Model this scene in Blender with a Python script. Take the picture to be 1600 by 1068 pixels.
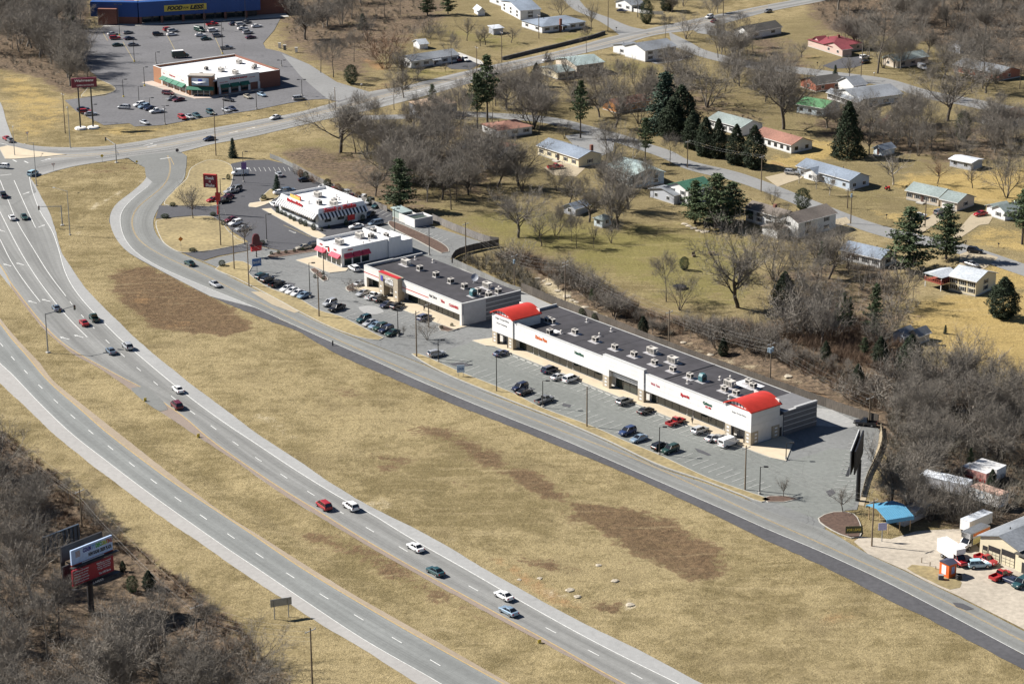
import bpy, bmesh, math, random
import numpy as np
from mathutils import Vector, Matrix, geometry
for o in list(bpy.data.objects): bpy.data.objects.remove(o)
SC = bpy.context.scene
COL = SC.collection
R = math.radians

# ---------------------------------------------------------------- camera
FPX, PITCH, ROLL, CAM_H = 3673.4, 0.3262, -0.0059, 194.5      # focal length in pixels of a 1600 px wide frame
_F = Vector((0, math.cos(PITCH), -math.sin(PITCH)))
_r0 = Vector((1, 0, 0)); _u0 = _r0.cross(_F)
_R = math.cos(ROLL)*_r0 + math.sin(ROLL)*_u0
_U = -math.sin(ROLL)*_r0 + math.cos(ROLL)*_u0
cam = bpy.data.cameras.new('aerial_camera')
cam.sensor_width = 36; cam.sensor_fit = 'HORIZONTAL'; cam.lens = FPX/1600*36
cam.clip_start = 5; cam.clip_end = 12000
co = bpy.data.objects.new('aerial_camera', cam); COL.objects.link(co)
m = Matrix.Identity(4)
for i in range(3):
    m[i][0] = _R[i]; m[i][1] = _U[i]; m[i][2] = -_F[i]
m[2][3] = CAM_H
co.matrix_world = m
SC.camera = co

# ---------------------------------------------------------------- sun, sky, exposure
SUN_AZ, SUN_EL = R(-16), R(40)          # direction the shadows fall (from +X), elevation
sl = bpy.data.lights.new('sun', 'SUN'); sl.energy = 5.0; sl.angle = R(0.55); sl.color = (1.0, 0.955, 0.89)
so = bpy.data.objects.new('sun', sl); COL.objects.link(so)
ldir = Vector((math.cos(SUN_AZ)*math.cos(SUN_EL), math.sin(SUN_AZ)*math.cos(SUN_EL), -math.sin(SUN_EL)))
so.rotation_euler = ldir.to_track_quat('-Z', 'Y').to_euler(); so.location = (0, 600, 400)
W = bpy.data.worlds.new('World'); SC.world = W; W.use_nodes = True
nt = W.node_tree
sky = nt.nodes.new('ShaderNodeTexSky'); sky.sky_type = 'NISHITA'; sky.sun_disc = False
sky.sun_elevation = SUN_EL; sky.sun_rotation = math.atan2(-ldir.x, -ldir.y)
sky.air_density = 0.6; sky.dust_density = 0.1; sky.ozone_density = 1.2
bg = nt.nodes['Background']; bg.inputs['Strength'].default_value = 0.05
nt.links.new(sky.outputs[0], bg.inputs[0])
vs = SC.view_settings; vs.view_transform = 'Standard'; vs.look = 'None'; vs.exposure = 0.76; vs.gamma = 1.0; vs.use_curve_mapping = False
SC.cycles.max_bounces = 4; SC.cycles.diffuse_bounces = 1; SC.cycles.glossy_bounces = 2
SC.cycles.transparent_max_bounces = 4; SC.cycles.caustics_reflective = False; SC.cycles.caustics_refractive = False

# ---------------------------------------------------------------- helpers
rnd = random.Random(7)
def G(u, v, z=0.0):
    """point of the place at height z that lies on the sight line of photograph pixel (u, v)"""
    d = _F*FPX + _R*(u-800) - _U*(v-534)
    t = (z-CAM_H)/d.z
    return Vector((d.x*t, d.y*t, z))
def heading(u, v, du, dv):
    a = G(u, v); n = math.hypot(du, dv); b = G(u+du/n*4, v+dv/n*4)
    return math.atan2(b.y-a.y, b.x-a.x)
def pxm(u, v):
    g = G(u, v); return FPX/(g-Vector((0, 0, CAM_H))).length
def hm(u, v, hpx): return hpx/pxm(u, v)/0.945

class MB:
    """collects shapes, builds ONE mesh object"""
    def __init__(s, xf=None): s.v = []; s.f = []; s.m = []; s.xf = xf; s.uv = None
    def add(s, vs, fs, mi=0):
        b = len(s.v)
        if s.xf is not None: vs = [tuple(s.xf @ Vector(p)) for p in vs]
        s.v += [tuple(p) for p in vs]
        s.f += [tuple(i+b for i in f) for f in fs]; s.m += [mi]*len(fs)
        return s
    def box(s, x0, x1, y0, y1, z0, z1, mi=0):
        return s.add([(x0,y0,z0),(x1,y0,z0),(x1,y1,z0),(x0,y1,z0),(x0,y0,z1),(x1,y0,z1),(x1,y1,z1),(x0,y1,z1)],
              [(0,3,2,1),(4,5,6,7),(0,1,5,4),(1,2,6,5),(2,3,7,6),(3,0,4,7)], mi)
    def poly(s, pts, mi=0): return s.add(pts, [tuple(range(len(pts)))], mi)
    def prism(s, pts, z0, z1, mi=0, bottom=True):
        n = len(pts); vs = [(p[0],p[1],z0) for p in pts]+[(p[0],p[1],z1) for p in pts]
        a = sum(pts[i][0]*pts[(i+1)%n][1]-pts[(i+1)%n][0]*pts[i][1] for i in range(n))
        idx = list(range(n)) if a > 0 else list(range(n))[::-1]
        fs = [tuple(i+n for i in idx)]+([tuple(idx[::-1])] if bottom else [])
        for k in range(n):
            i, j = idx[k], idx[(k+1)%n]; fs.append((i, j, j+n, i+n))
        return s.add(vs, fs, mi)
    def extrude(s, prof, axis, a, b, mi=0):
        """profile of (p,q) pairs extruded along axis 'x' (p=y,q=z) or 'y' (p=x,q=z)"""
        n = len(prof)
        pt = (lambda t, p, q: (t, p, q)) if axis == 'x' else (lambda t, p, q: (p, t, q))
        vs = [pt(a, p, q) for p, q in prof]+[pt(b, p, q) for p, q in prof]
        fs = [tuple(range(n)), tuple(range(2*n-1, n-1, -1))]
        for i in range(n):
            j = (i+1) % n; fs.append((j, i, i+n, j+n))
        return s.add(vs, fs, mi)
    def tube(s, p0, p1, r0, r1=None, n=6, mi=0, caps=True):
        r1 = r0 if r1 is None else r1
        p0, p1 = Vector(p0), Vector(p1); d = (p1-p0)
        if d.length < 1e-6: return s
        d.normalize(); a = d.orthogonal().normalized(); b = d.cross(a)
        vs = []
        for p, r in ((p0, r0), (p1, r1)):
            for k in range(n):
                t = 2*math.pi*k/n; vs.append(tuple(p+a*(math.cos(t)*r)+b*(math.sin(t)*r)))
        fs = [(k, (k+1)%n, n+(k+1)%n, n+k) for k in range(n)]
        if caps: fs += [tuple(range(n-1,-1,-1)), tuple(range(n, 2*n))]
        return s.add(vs, fs, mi)
    def mesh(s, name, mats, smooth=False):
        me = bpy.data.meshes.new(name); me.from_pydata(s.v, [], s.f)
        for mt in (mats if isinstance(mats, (list, tuple)) else [mats]): me.materials.append(mt)
        if any(s.m): me.polygons.foreach_set('material_index', s.m)
        if smooth: me.polygons.foreach_set('use_smooth', [True]*len(s.f))
        me.update(); return me
    def build(s, name, mats, parent=None, smooth=False):
        return obj(name, s.mesh(name, mats, smooth), parent)
def obj(name, me, parent=None):
    o = bpy.data.objects.new(name, me); COL.objects.link(o)
    if parent is not None: o.parent = parent
    return o
def tag(o, label, cat, group=None):
    o['label'] = label; o['category'] = cat
    if group: o['group'] = group
    return o
def thing(name, label, cat, loc=(0,0,0), rz=0.0, group=None):
    o = bpy.data.objects.new(name, None); COL.objects.link(o)
    o.empty_display_size = 0.5
    o.location = loc; o.rotation_euler = (0, 0, rz)
    return tag(o, label, cat, group)
def struct(o, kind='structure'): o['kind'] = kind; return o
def copy_tree(o, parent=None):
    c = o.copy(); COL.objects.link(c)
    if parent is not None: c.parent = parent
    for ch in list(o.children): copy_tree(ch, c)
    return c

# ---------------------------------------------------------------- materials
MATS = {}
def mat(name, col, rough=0.75, var=0.10, scale=1.5, metal=0.0, bump=0.0, coat=0.0, rnd_obj=0.0, spec=0.5, big=0.0, scale3=None):
    """procedural material: base colour mottled by noise in object space, optional fine relief and object-to-object variation"""
    if name in MATS: return MATS[name]
    mt = bpy.data.materials.new(name); mt.use_nodes = True; t = mt.node_tree; N = t.nodes; L = t.links
    p = N['Principled BSDF']; p.inputs['Roughness'].default_value = rough; p.inputs['Metallic'].default_value = metal
    p.inputs['Specular IOR Level'].default_value = spec
    if coat: p.inputs['Coat Weight'].default_value = coat; p.inputs['Coat Roughness'].default_value = 0.06
    tc = N.new('ShaderNodeTexCoord'); nz = N.new('ShaderNodeTexNoise'); nz.inputs['Scale'].default_value = scale; nz.inputs['Detail'].default_value = 4
    vec = tc.outputs['Object']
    if scale3:
        mp = N.new('ShaderNodeMapping'); mp.inputs['Scale'].default_value = scale3; L.new(vec, mp.inputs[0]); vec = mp.outputs[0]
    L.new(vec, nz.inputs['Vector'])
    mr = N.new('ShaderNodeMapRange'); mr.inputs[1].default_value = 0.3; mr.inputs[2].default_value = 0.7
    mr.inputs[3].default_value = 1-var; mr.inputs[4].default_value = 1+var; L.new(nz.outputs[0], mr.inputs[0])
    v = mr.outputs[0]
    if big:
        n2 = N.new('ShaderNodeTexNoise'); n2.inputs['Scale'].default_value = scale*0.08; n2.inputs['Detail'].default_value = 3; L.new(tc.outputs['Object'], n2.inputs['Vector'])
        m2 = N.new('ShaderNodeMapRange'); m2.inputs[1].default_value = 0.3; m2.inputs[2].default_value = 0.7; m2.inputs[3].default_value = 1-big; m2.inputs[4].default_value = 1+big
        L.new(n2.outputs[0], m2.inputs[0]); mu = N.new('ShaderNodeMath'); mu.operation = 'MULTIPLY'; L.new(v, mu.inputs[0]); L.new(m2.outputs[0], mu.inputs[1]); v = mu.outputs[0]
    if rnd_obj:
        oi = N.new('ShaderNodeObjectInfo'); m3 = N.new('ShaderNodeMapRange'); m3.inputs[3].default_value = 1-rnd_obj; m3.inputs[4].default_value = 1+rnd_obj
        L.new(oi.outputs['Random'], m3.inputs[0]); mu = N.new('ShaderNodeMath'); mu.operation = 'MULTIPLY'; L.new(v, mu.inputs[0]); L.new(m3.outputs[0], mu.inputs[1]); v = mu.outputs[0]
    mx = N.new('ShaderNodeVectorMath'); mx.operation = 'SCALE'; mx.inputs[0].default_value = col[:3]; L.new(v, mx.inputs['Scale'])
    L.new(mx.outputs[0], p.inputs['Base Color'])
    if bump:
        bp = N.new('ShaderNodeBump'); bp.inputs['Strength'].default_value = bump; bp.inputs['Distance'].default_value = 0.1
        L.new(nz.outputs[0], bp.inputs['Height']); L.new(bp.outputs[0], p.inputs['Normal'])
    MATS[name] = mt; return mt
def S(r, g, b):
    """sRGB 0-255 to linear"""
    f = lambda c: (c/12.92 if c <= 0.04045 else ((c+0.055)/1.055)**2.4)
    return tuple(f(c/255) for c in (r, g, b))
WHITE = mat('white_paint', (0.78,0.77,0.75), 0.6, 0.05, 1.2, big=0.04, scale3=(1,1,.25))
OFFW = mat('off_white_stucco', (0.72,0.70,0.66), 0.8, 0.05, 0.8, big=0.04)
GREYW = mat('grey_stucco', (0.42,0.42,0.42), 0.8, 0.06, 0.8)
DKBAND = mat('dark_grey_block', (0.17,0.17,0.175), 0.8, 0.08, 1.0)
TANB = mat('tan_block', (0.42,0.36,0.27), 0.85, 0.08, 1.2)
CONC = mat('concrete', (0.46,0.44,0.40), 0.85, 0.08, 0.6, big=0.1)
WALK = mat('tan_concrete', (0.55,0.46,0.33), 0.85, 0.06, 0.5, big=0.08)
KERB = mat('kerb_concrete', (0.42,0.40,0.35), 0.85, 0.12, 0.8)
TAR = mat('dark_roof_membrane', (0.048,0.045,0.050), 0.8, 0.22, 0.35, big=0.25)
WROOF = mat('white_roof_membrane', (0.78,0.78,0.78), 0.55, 0.05, 0.4, big=0.05)
REDR = mat('red_metal_roof', (0.55,0.045,0.028), 0.4, 0.10, 0.6, big=0.08)
RED = mat('red_paint', (0.52,0.03,0.03), 0.45, 0.05)
REDL = mat('red_letters', (0.48,0.02,0.03), 0.4, 0.03)
BLACK = mat('black_paint', (0.012,0.012,0.014), 0.5, 0.1)
DARKM = mat('dark_metal', (0.035,0.034,0.034), 0.5, 0.15)
GREYM = mat('grey_metal', (0.30,0.31,0.32), 0.45, 0.12, metal=0.3)
LGREYM = mat('light_grey_metal', (0.55,0.55,0.53), 0.5, 0.1)
BEIGEM = mat('beige_metal', (0.60,0.56,0.48), 0.5, 0.08)
GLASS = mat('dark_glass', (0.022,0.034,0.034), 0.08, 0.25, 0.5, spec=0.8)
GLASSH = mat('house_window_glass', (0.03,0.035,0.04), 0.12, 0.3, 0.8, spec=0.6)
BRICK = mat('red_brick', (0.23,0.10,0.07), 0.85, 0.2, 3.0, scale3=(1,1,3))
BRICKO = mat('orange_brick', (0.36,0.175,0.095), 0.85, 0.15, 3.0, scale3=(1,1,3))
BLUEF = mat('blue_metal_fascia', (0.018,0.075,0.26), 0.5, 0.05, 0.2)
YEL = mat('yellow_paint', (0.72,0.55,0.08), 0.6, 0.08)
GREENA = mat('green_awning', (0.035,0.16,0.10), 0.7, 0.08)
WOODF = mat('weathered_wood', (0.105,0.09,0.075), 0.9, 0.25, 2.0, rnd_obj=0.22, scale3=(2,2,0.3))
WOODP = mat('pole_wood', (0.19,0.145,0.10), 0.9, 0.2, 2.0, scale3=(3,3,0.4), rnd_obj=0.2)
# ---------------------------------------------------------------- polylines, polygons
def wpts(px, z=0.0): return np.array([G(u, v, z)[:2] for u, v in px])
def smooth(P, step=2.0, closed=False):
    """Catmull-Rom through world points"""
    P = np.asarray(P, float); n = len(P); out = []
    if n < 3:
        k = max(2, int(np.linalg.norm(P[1]-P[0])/step)); return np.array([P[0]+(P[1]-P[0])*t/k for t in range(k+1)])
    rng = range(n if closed else n-1)
    for i in rng:
        p1, p2 = P[i], P[(i+1) % n]
        p0 = P[i-1] if (i > 0 or closed) else 2*p1-p2
        p3 = P[(i+2) % n] if (i+2 < n or closed) else 2*p2-p1
        k = max(1, int(np.linalg.norm(p2-p1)/step))
        for t in range(k):
            s = t/k
            out.append(0.5*((2*p1)+(-p0+p2)*s+(2*p0-5*p1+4*p2-p3)*s*s+(-p0+3*p1-3*p2+p3)*s**3))
    if not closed: out.append(P[-1])
    return np.array(out)
def relax(P, k=3):
    P = P.copy()
    for _ in range(k): P[1:-1] = 0.25*P[:-2]+0.5*P[1:-1]+0.25*P[2:]
    return P
def resample(P, n):
    d = np.r_[0, np.cumsum(np.linalg.norm(np.diff(P, axis=0), axis=1))]
    t = np.linspace(0, d[-1], n)
    return np.c_[np.interp(t, d, P[:,0]), np.interp(t, d, P[:,1])]
PAVED = []       # world polygons that must stay flat
def ribbon(name, lpx, rpx, z, mt, sm=4, flat=True, rough=0.0):
    """surface between two edge polylines, uv.x across, uv.y along (metres)"""
    Lp, Rp = relax(smooth(wpts(lpx)), sm), relax(smooth(wpts(rpx)), sm)
    n = max(len(Lp), len(Rp), 2); Lp, Rp = resample(Lp, n), resample(Rp, n)
    if rough:
        er = np.random.RandomState(len(name))
        for P in (Lp, Rp):
            t = np.gradient(P, axis=0); t /= np.linalg.norm(t, axis=1)[:, None]+1e-9; k = er.normal(0, 1, n); k = .6*k+.8*np.convolve(er.normal(0, 1, n+8), np.ones(5)/2.2, 'same')[:n]; P += np.c_[-t[:,1], t[:,0]]*(k*rough)[:, None]
    along = np.r_[0, np.cumsum(np.linalg.norm(np.diff((Lp+Rp)/2, axis=0), axis=1))]
    K = 6; vs = []; uv = []
    for i in range(n):
        for k in range(K+1):
            p = Lp[i]+(Rp[i]-Lp[i])*k/K; vs.append((p[0], p[1], z)); uv.append((k/K, along[i]))
    fs = []
    for i in range(n-1):
        for k in range(K):
            a = i*(K+1)+k; fs.append((a, a+1, a+K+2, a+K+1))
    me = bpy.data.meshes.new(name); me.from_pydata(vs, [], fs)
    ul = me.uv_layers.new(name='across')
    li = np.empty(len(me.loops), int); me.loops.foreach_get('vertex_index', li)
    ul.data.foreach_set('uv', np.array(uv)[li].ravel())
    me.materials.append(mt); me.update()
    bm = bmesh.new(); bm.from_mesh(me); bmesh.ops.recalc_face_normals(bm, faces=bm.faces)
    if sum(f.normal.z for f in bm.faces) < 0: bmesh.ops.reverse_faces(bm, faces=bm.faces)
    bm.to_mesh(me); bm.free()
    if flat: PAVED.append(np.vstack([Lp[::3], Rp[::-1][::3]]))
    return struct(obj(name, me))
def slab(name, px, z, mt, curve=False, kind='structure', flat=True, h=0.0, kerb=None, world=None):
    """flat polygon sheet, or (h>0) a kerbed slab with a kerb ring"""
    P = world if world is not None else wpts(px)
    if curve: P = smooth(P, 2.0, True)
    bm = bmesh.new(); vv = [bm.verts.new((p[0], p[1], z)) for p in P]
    f = bm.faces.new(vv); f.normal_update()
    if f.normal.z < 0: f.normal_flip()
    if h:
        r = bmesh.ops.extrude_face_region(bm, geom=[f]); tv = [e for e in r['geom'] if isinstance(e, bmesh.types.BMVert)]
        for q in tv: q.co.z += h
        top = [e for e in r['geom'] if isinstance(e, bmesh.types.BMFace)]
        ins = bmesh.ops.inset_region(bm, faces=top, thickness=0.22, depth=0.0)
        for q in bm.faces: q.material_index = 1
        for q in top: q.material_index = 0
    big = [q for q in bm.faces if len(q.verts) > 4]
    bmesh.ops.triangulate(bm, faces=big)
    me = bpy.data.meshes.new(name); bm.to_mesh(me); bm.free()
    me.materials.append(mt)
    if h: me.materials.append(kerb or KERB)
    if flat: PAVED.append(np.asarray(P))
    return struct(obj(name, me), kind)
def strip_quads(mb, P, w, z, dash=None, gap=0, off=0.0):
    """painted line of width w along world polyline P, optionally dashed"""
    P = np.asarray(P); d = np.r_[0, np.cumsum(np.linalg.norm(np.diff(P, axis=0), axis=1))]
    def at(t): return np.array([np.interp(t, d, P[:,0]), np.interp(t, d, P[:,1])])
    segs = [(0, d[-1])] if not dash else [(s, min(s+dash, d[-1])) for s in np.arange(off, d[-1], dash+gap)]
    for a, b in segs:
        k = max(1, int((b-a)/4)); ts = np.linspace(a, b, k+1)
        vs = []
        for t in ts:
            p = at(t); q = at(min(t+.5, d[-1]))-at(max(t-.5, 0)); q /= max(1e-6, np.linalg.norm(q)); nrm = np.array([-q[1], q[0]])*w/2
            vs += [(p[0]+nrm[0], p[1]+nrm[1], z), (p[0]-nrm[0], p[1]-nrm[1], z)]
        mb.add(vs, [(2*i, 2*i+1, 2*i+3, 2*i+2) for i in range(k)])
def line(mb, px, w=0.2, z=0.07, dash=None, gap=0, off=0.0, shift=0.0):
    P = relax(smooth(wpts(px)), 4)
    if shift:
        t = np.gradient(P, axis=0); t /= np.linalg.norm(t, axis=1)[:, None]; P = P+np.c_[-t[:,1], t[:,0]]*shift
    strip_quads(mb, P, w, z, dash, gap, off)
def arrow(mb, u, v, du, dv, z=0.075, L=3.6, turn=0):
    c = G(u, v); a = heading(u, v, du, dv); M = Matrix.Translation((c.x, c.y, z)) @ Matrix.Rotation(a, 4, 'Z')
    pts = [(-L/2,-.16),(L/2-1.1,-.16),(L/2-1.1,-.55),(L/2,0),(L/2-1.1,.55),(L/2-1.1,.16),(-L/2,.16)]
    if turn: pts = [(-L/2,-.16),(L/2-.4,-.16),(L/2-.4,.16)] + [(L/2-.4,.16),(-L/2,.16)]; pts = pts[:3]+[(-L/2,.16)]
    mb.add([M @ Vector((x, y, 0)) for x, y in pts], [tuple(range(len(pts)))])
    if turn:
        s = turn
        q = [(L/2-.5,.1*s),(L/2-.1,.1*s),(L/2-.1,.9*s),(L/2+.3,.9*s),(L/2-.3,1.9*s),(L/2-.9,.9*s),(L/2-.5,.9*s)]
        mb.add([M @ Vector((x, y, 0.004)) for x, y in q], [tuple(range(len(q)))])

# ---------------------------------------------------------------- road materials
def road_mat(name, col, lanes=0, wear=0.08, rough=0.85, crack=0.5, var=0.07, tint=None):
    mt = bpy.data.materials.new(name); mt.use_nodes = True; t = mt.node_tree; N = t.nodes; L = t.links
    p = N['Principled BSDF']; p.inputs['Roughness'].default_value = rough; p.inputs['Specular IOR Level'].default_value = 0.25
    geo = N.new('ShaderNodeNewGeometry')
    def noise(scale, detail, vec=geo.outputs['Position']):
        n = N.new('ShaderNodeTexNoise'); n.inputs['Scale'].default_value = scale; n.inputs['Detail'].default_value = detail; L.new(vec, n.inputs['Vector']); return n.outputs[0]
    def rng(x, a, b, lo=0.3, hi=0.7):
        m = N.new('ShaderNodeMapRange'); m.inputs[1].default_value = lo; m.inputs[2].default_value = hi; m.inputs[3].default_value = a; m.inputs[4].default_value = b; L.new(x, m.inputs[0]); return m.outputs[0]
    def mul(a, b):
        m = N.new('ShaderNodeMath'); m.operation = 'MULTIPLY'; L.new(a, m.inputs[0]); L.new(b, m.inputs[1]); return m.outputs[0]
    v = mul(rng(noise(0.05, 4), 1-var, 1+var), rng(noise(0.9, 6), 1-var, 1+var))
    v = mul(v, rng(noise(6, 3), 0.93, 1.07))
    if crack:
        vo = N.new('ShaderNodeTexVoronoi'); vo.feature = 'DISTANCE_TO_EDGE'; vo.inputs['Scale'].default_value = 0.11
        nd = N.new('ShaderNodeTexNoise'); nd.inputs['Scale'].default_value = 0.4; nd.inputs['Detail'].default_value = 4; L.new(geo.outputs['Position'], nd.inputs['Vector'])
        av = N.new('ShaderNodeVectorMath'); av.operation = 'MULTIPLY_ADD'; L.new(nd.outputs['Color'], av.inputs[0]); av.inputs[1].default_value = (5,5,0); L.new(geo.outputs['Position'], av.inputs[2])
        L.new(av.outputs[0], vo.inputs['Vector'])
        v = mul(v, rng(vo.outputs['Distance'], 1-0.35*crack, 1.0, 0.0, 0.015))
    if lanes:
        uvn = N.new('ShaderNodeUVMap'); uvn.uv_map = 'across'; sx = N.new('ShaderNodeSeparateXYZ'); L.new(uvn.outputs[0], sx.inputs[0])
        # tyre polish: one lane-wide darker band per lane with streaks along the road
        c1 = N.new('ShaderNodeMath'); c1.operation = 'MULTIPLY'; c1.inputs[1].default_value = 2*math.pi*lanes; L.new(sx.outputs[0], c1.inputs[0])
        c2 = N.new('ShaderNodeMath'); c2.operation = 'COSINE'; L.new(c1.outputs[0], c2.inputs[0])
        st = N.new('ShaderNodeCombineXYZ'); a1 = N.new('ShaderNodeMath'); a1.operation = 'MULTIPLY'; a1.inputs[1].default_value = 14*lanes; L.new(sx.outputs[0], a1.inputs[0])
        a2 = N.new('ShaderNodeMath'); a2.operation = 'MULTIPLY'; a2.inputs[1].default_value = 0.02; L.new(sx.outputs[1], a2.inputs[0])
        L.new(a1.outputs[0], st.inputs[0]); L.new(a2.outputs[0], st.inputs[1])
        jn = N.new('ShaderNodeMath'); jn.operation = 'PINGPONG'; jn.inputs[1].default_value = 4.6; L.new(sx.outputs[1], jn.inputs[0]); v = mul(v, rng(jn.outputs[0], 0.86, 1.0, 0.0, 0.09))
        ce = N.new('ShaderNodeMath'); ce.operation = 'PINGPONG'; ce.inputs[1].default_value = 0.5; L.new(sx.outputs[0], ce.inputs[0]); v = mul(v, rng(ce.outputs[0], 1.0, 0.88, 0.485, 0.5))
        v = mul(v, rng(c2.outputs[0], 1-wear, 1+wear*0.8, -1, 1)); v = mul(v, rng(noise(1.0, 3, st.outputs[0]), 1-wear, 1+wear))
    mx = N.new('ShaderNodeVectorMath'); mx.operation = 'SCALE'; mx.inputs[0].default_value = col; L.new(v, mx.inputs['Scale'])
    L.new(mx.outputs[0], p.inputs['Base Color'])
    bp = N.new('ShaderNodeBump'); bp.inputs['Strength'].default_value = 0.25; bp.inputs['Distance'].default_value = 0.05; L.new(noise(8, 3), bp.inputs['Height']); L.new(bp.outputs[0], p.inputs['Normal'])
    return mt
R_HWY = road_mat('highway_concrete', (0.222,0.222,0.212), 2, 0.13, crack=0.15)
R_HWYN = road_mat('highway_asphalt', (0.215,0.222,0.214), 2, 0.10, crack=0.15)
R_SHO = road_mat('pale_shoulder', (0.325,0.325,0.316), 0, crack=0.3)
R_SHOB = road_mat('bright_shoulder', (0.36,0.348,0.33), 0, crack=0.2)
R_INN = road_mat('tan_inner_shoulder', (0.26,0.21,0.175), 0, crack=0.2)
R_FRO = road_mat('frontage_asphalt', (0.205,0.208,0.198), 2, 0.10, crack=0.3)
R_DARK = road_mat('dark_shoulder', (0.088,0.087,0.092), 0, crack=0.3, var=0.14)
R_CROSS = road_mat('cross_road_surface', (0.25,0.247,0.237), 2, 0.2, crack=0.25)
R_LOTN = road_mat('new_lot_asphalt', (0.088,0.088,0.095), 0, crack=0.4, var=0.08)
R_LOT = road_mat('lot_asphalt', (0.188,0.192,0.188), 0, crack=0.8, var=0.11)
R_LOT2 = road_mat('strip_lot_asphalt', (0.188,0.197,0.184), 0, crack=0.55, var=0.10)
R_FAR = road_mat('far_lot_asphalt', (0.15,0.148,0.153), 0, crack=0.6, var=0.11)
R_ST = road_mat('street_asphalt', (0.24,0.24,0.235), 0, crack=0.5)
R_GRAV = road_mat('gravel_yard', (0.42,0.37,0.30), 0, crack=0.0, var=0.16)
R_DRV = road_mat('pale_driveway', (0.40,0.335,0.235), 0, crack=0.4)
P_WHITE = mat('white_road_paint', (0.66,0.66,0.63), 0.7, 0.18, 1.2)
P_YEL = mat('yellow_road_paint', (0.43,0.31,0.14), 0.7, 0.18, 1.2)
P_FADE = mat('faded_stall_paint', (0.40,0.40,0.38), 0.8, 0.25, 0.8)
P_FYEL = mat('faded_yellow_paint', (0.38,0.31,0.15), 0.8, 0.25, 0.8)
# ---------------------------------------------------------------- near carriageway (lower left)
A_out = [(-190,420),(-90,505),(0,598),(38,633.7),(88.5,681.7),(141.6,724.7),(189.6,760),(239,798),(316,850),(400,908.5),(435,930.7),(501,975),(562,1010),(653,1068),(760,1132),(860,1190)]
A_wht = [(-180,415),(-85,480),(0,568),(15,580.6),(63,631),(111,676.7),(164,718),(217.5,758.8),(273,799),(354,856),(400,886.5),(476,938),(567,998),(653,1047),(694.6,1071),(800,1135),(895,1190)]
A_yel = [(-165,300),(-70,415),(0,505),(19,530),(40.5,554),(76,596),(126.4,640),(162,671.6),(217.5,714.6),(273,755),(339,798),(400,838.5),(468,885),(541.6,929.5),(615,972.5),(691,1015.5),(787,1068),(900,1128),(1010,1190)]
A_inn = [(-160,292),(-65,410),(0,497),(27,530),(63,568),(83.4,595),(139,640),(192,681.7),(253,729.8),(346.4,800),(400,833),(476,881.4),(551.7,928),(627.6,971),(703.4,1014),(794.4,1066),(906,1126),(1018,1190)]
ribbon('highway_shoulder', A_out, A_inn, 0.02, R_SHOB, rough=.06)
ribbon('inner_edge_strip', [(u+.3, v+.6) for u, v in A_yel], A_inn, 0.055, road_mat('pale_tan_edge', (.33,.27,.20), 0, crack=.2), flat=False)
ribbon('highway', A_wht, A_yel, 0.045, R_HWYN, flat=False)
INNER_A = [(u-2, v-2) for u, v in A_inn]
mbw, mby = MB(), MB()
line(mby, A_yel, 0.3); line(mbw, A_wht, 0.16)
A_dash = [(2.5,538.8),(20.2,559.8),(40.5,581),(63.2,604),(87.2,626.8),(113.8,650.6),(142,674.9),(172.7,699.4),(206,725.4),(240.2,751.7),(278.1,779.8),(317.8,807.6),(360.8,837.2),(405.6,867.5),(453.6,898.6),(506.2,931.3),(560.6,964.1),(620,999.5),(680,1034.9)]
for i, (u, v) in enumerate(A_dash):
    a = A_dash[max(0, i-1)]; b = A_dash[min(len(A_dash)-1, i+1)]
    t = np.array(G(*b)[:2])-np.array(G(*a)[:2]); t /= np.linalg.norm(t); c = np.array(G(u, v)[:2])
    strip_quads(mbw, [c-t*1.6, c, c+t*1.6], 0.19, 0.07)
# ---------------------------------------------------------------- far carriageway with turn lanes
B_out = [(18,225),(34,262),(48,280),(52,283),(63,305.5),(78,333),(88.5,366),(96,394),(111,417),(131.5,447),(162,480),(192,508),(213,530),(253,563),(298,599.5),(354,641),(400,675.5),(463,717),(526.4,760),(594.7,799),(653,827),(728.7,871),(800,912.5),(863,947),(926.4,980),(1015,1023),(1098,1068),(1215,1125),(1330,1180)]
B_wht = [(46,276),(50,297),(63,331),(81,360),(92,391),(100,420),(111,444),(131.5,472),(162,504),(188,530),(211,550),(253,585.6),(303.4,626),(354,662.7),(400,693),(463,735),(541.6,783),(574.5,799),(640,839.7),(728.7,889.6),(800,931),(901,987.6),(977,1027),(1060.4,1068),(1180,1128),(1290,1180)]
B_yel = [(-150,200),(-75,310),(0,414),(15,439.5),(38,470),(63,501.5),(90.5,530),(121,551.5),(164,575.5),(202,595.7),(227.6,608.4),(253,627),(291,654),(328.7,686.8),(400,737),(450.6,770),(498.6,799),(551.7,832),(627.6,876.4),(703.4,918),(800,971),(863,1005),(926.4,1041),(974.5,1067),(1080,1123),(1190,1180)]
B_inn = [(-152,205),(-80,318),(-3,424),(17.7,449.6),(40,480),(68,513),(86,530),(113.8,552.8),(151.7,573),(202,607),(227.6,627),(258,648),(303.4,678),(354,711),(400,742.4),(450.6,778),(487,799),(551.7,839),(627.6,883),(703.4,925),(800,978),(876,1018),(962,1066),(1070,1123),(1182,1180)]
ribbon('northbound_shoulder', B_out, B_inn, 0.02, R_SHO, rough=.05)
B_road_l = [(-20,160),(15,232)]+B_wht
ribbon('northbound_lanes', B_wht, B_yel, 0.045, R_HWY, flat=False)
ribbon('inner_shoulder_strip', [(u+.4, v+1) for u, v in B_yel[3:]], B_inn[3:], 0.06, R_INN, flat=False)
line(mby, B_yel, 0.3, 0.08); line(mbw, B_wht, 0.2, 0.08)
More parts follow.
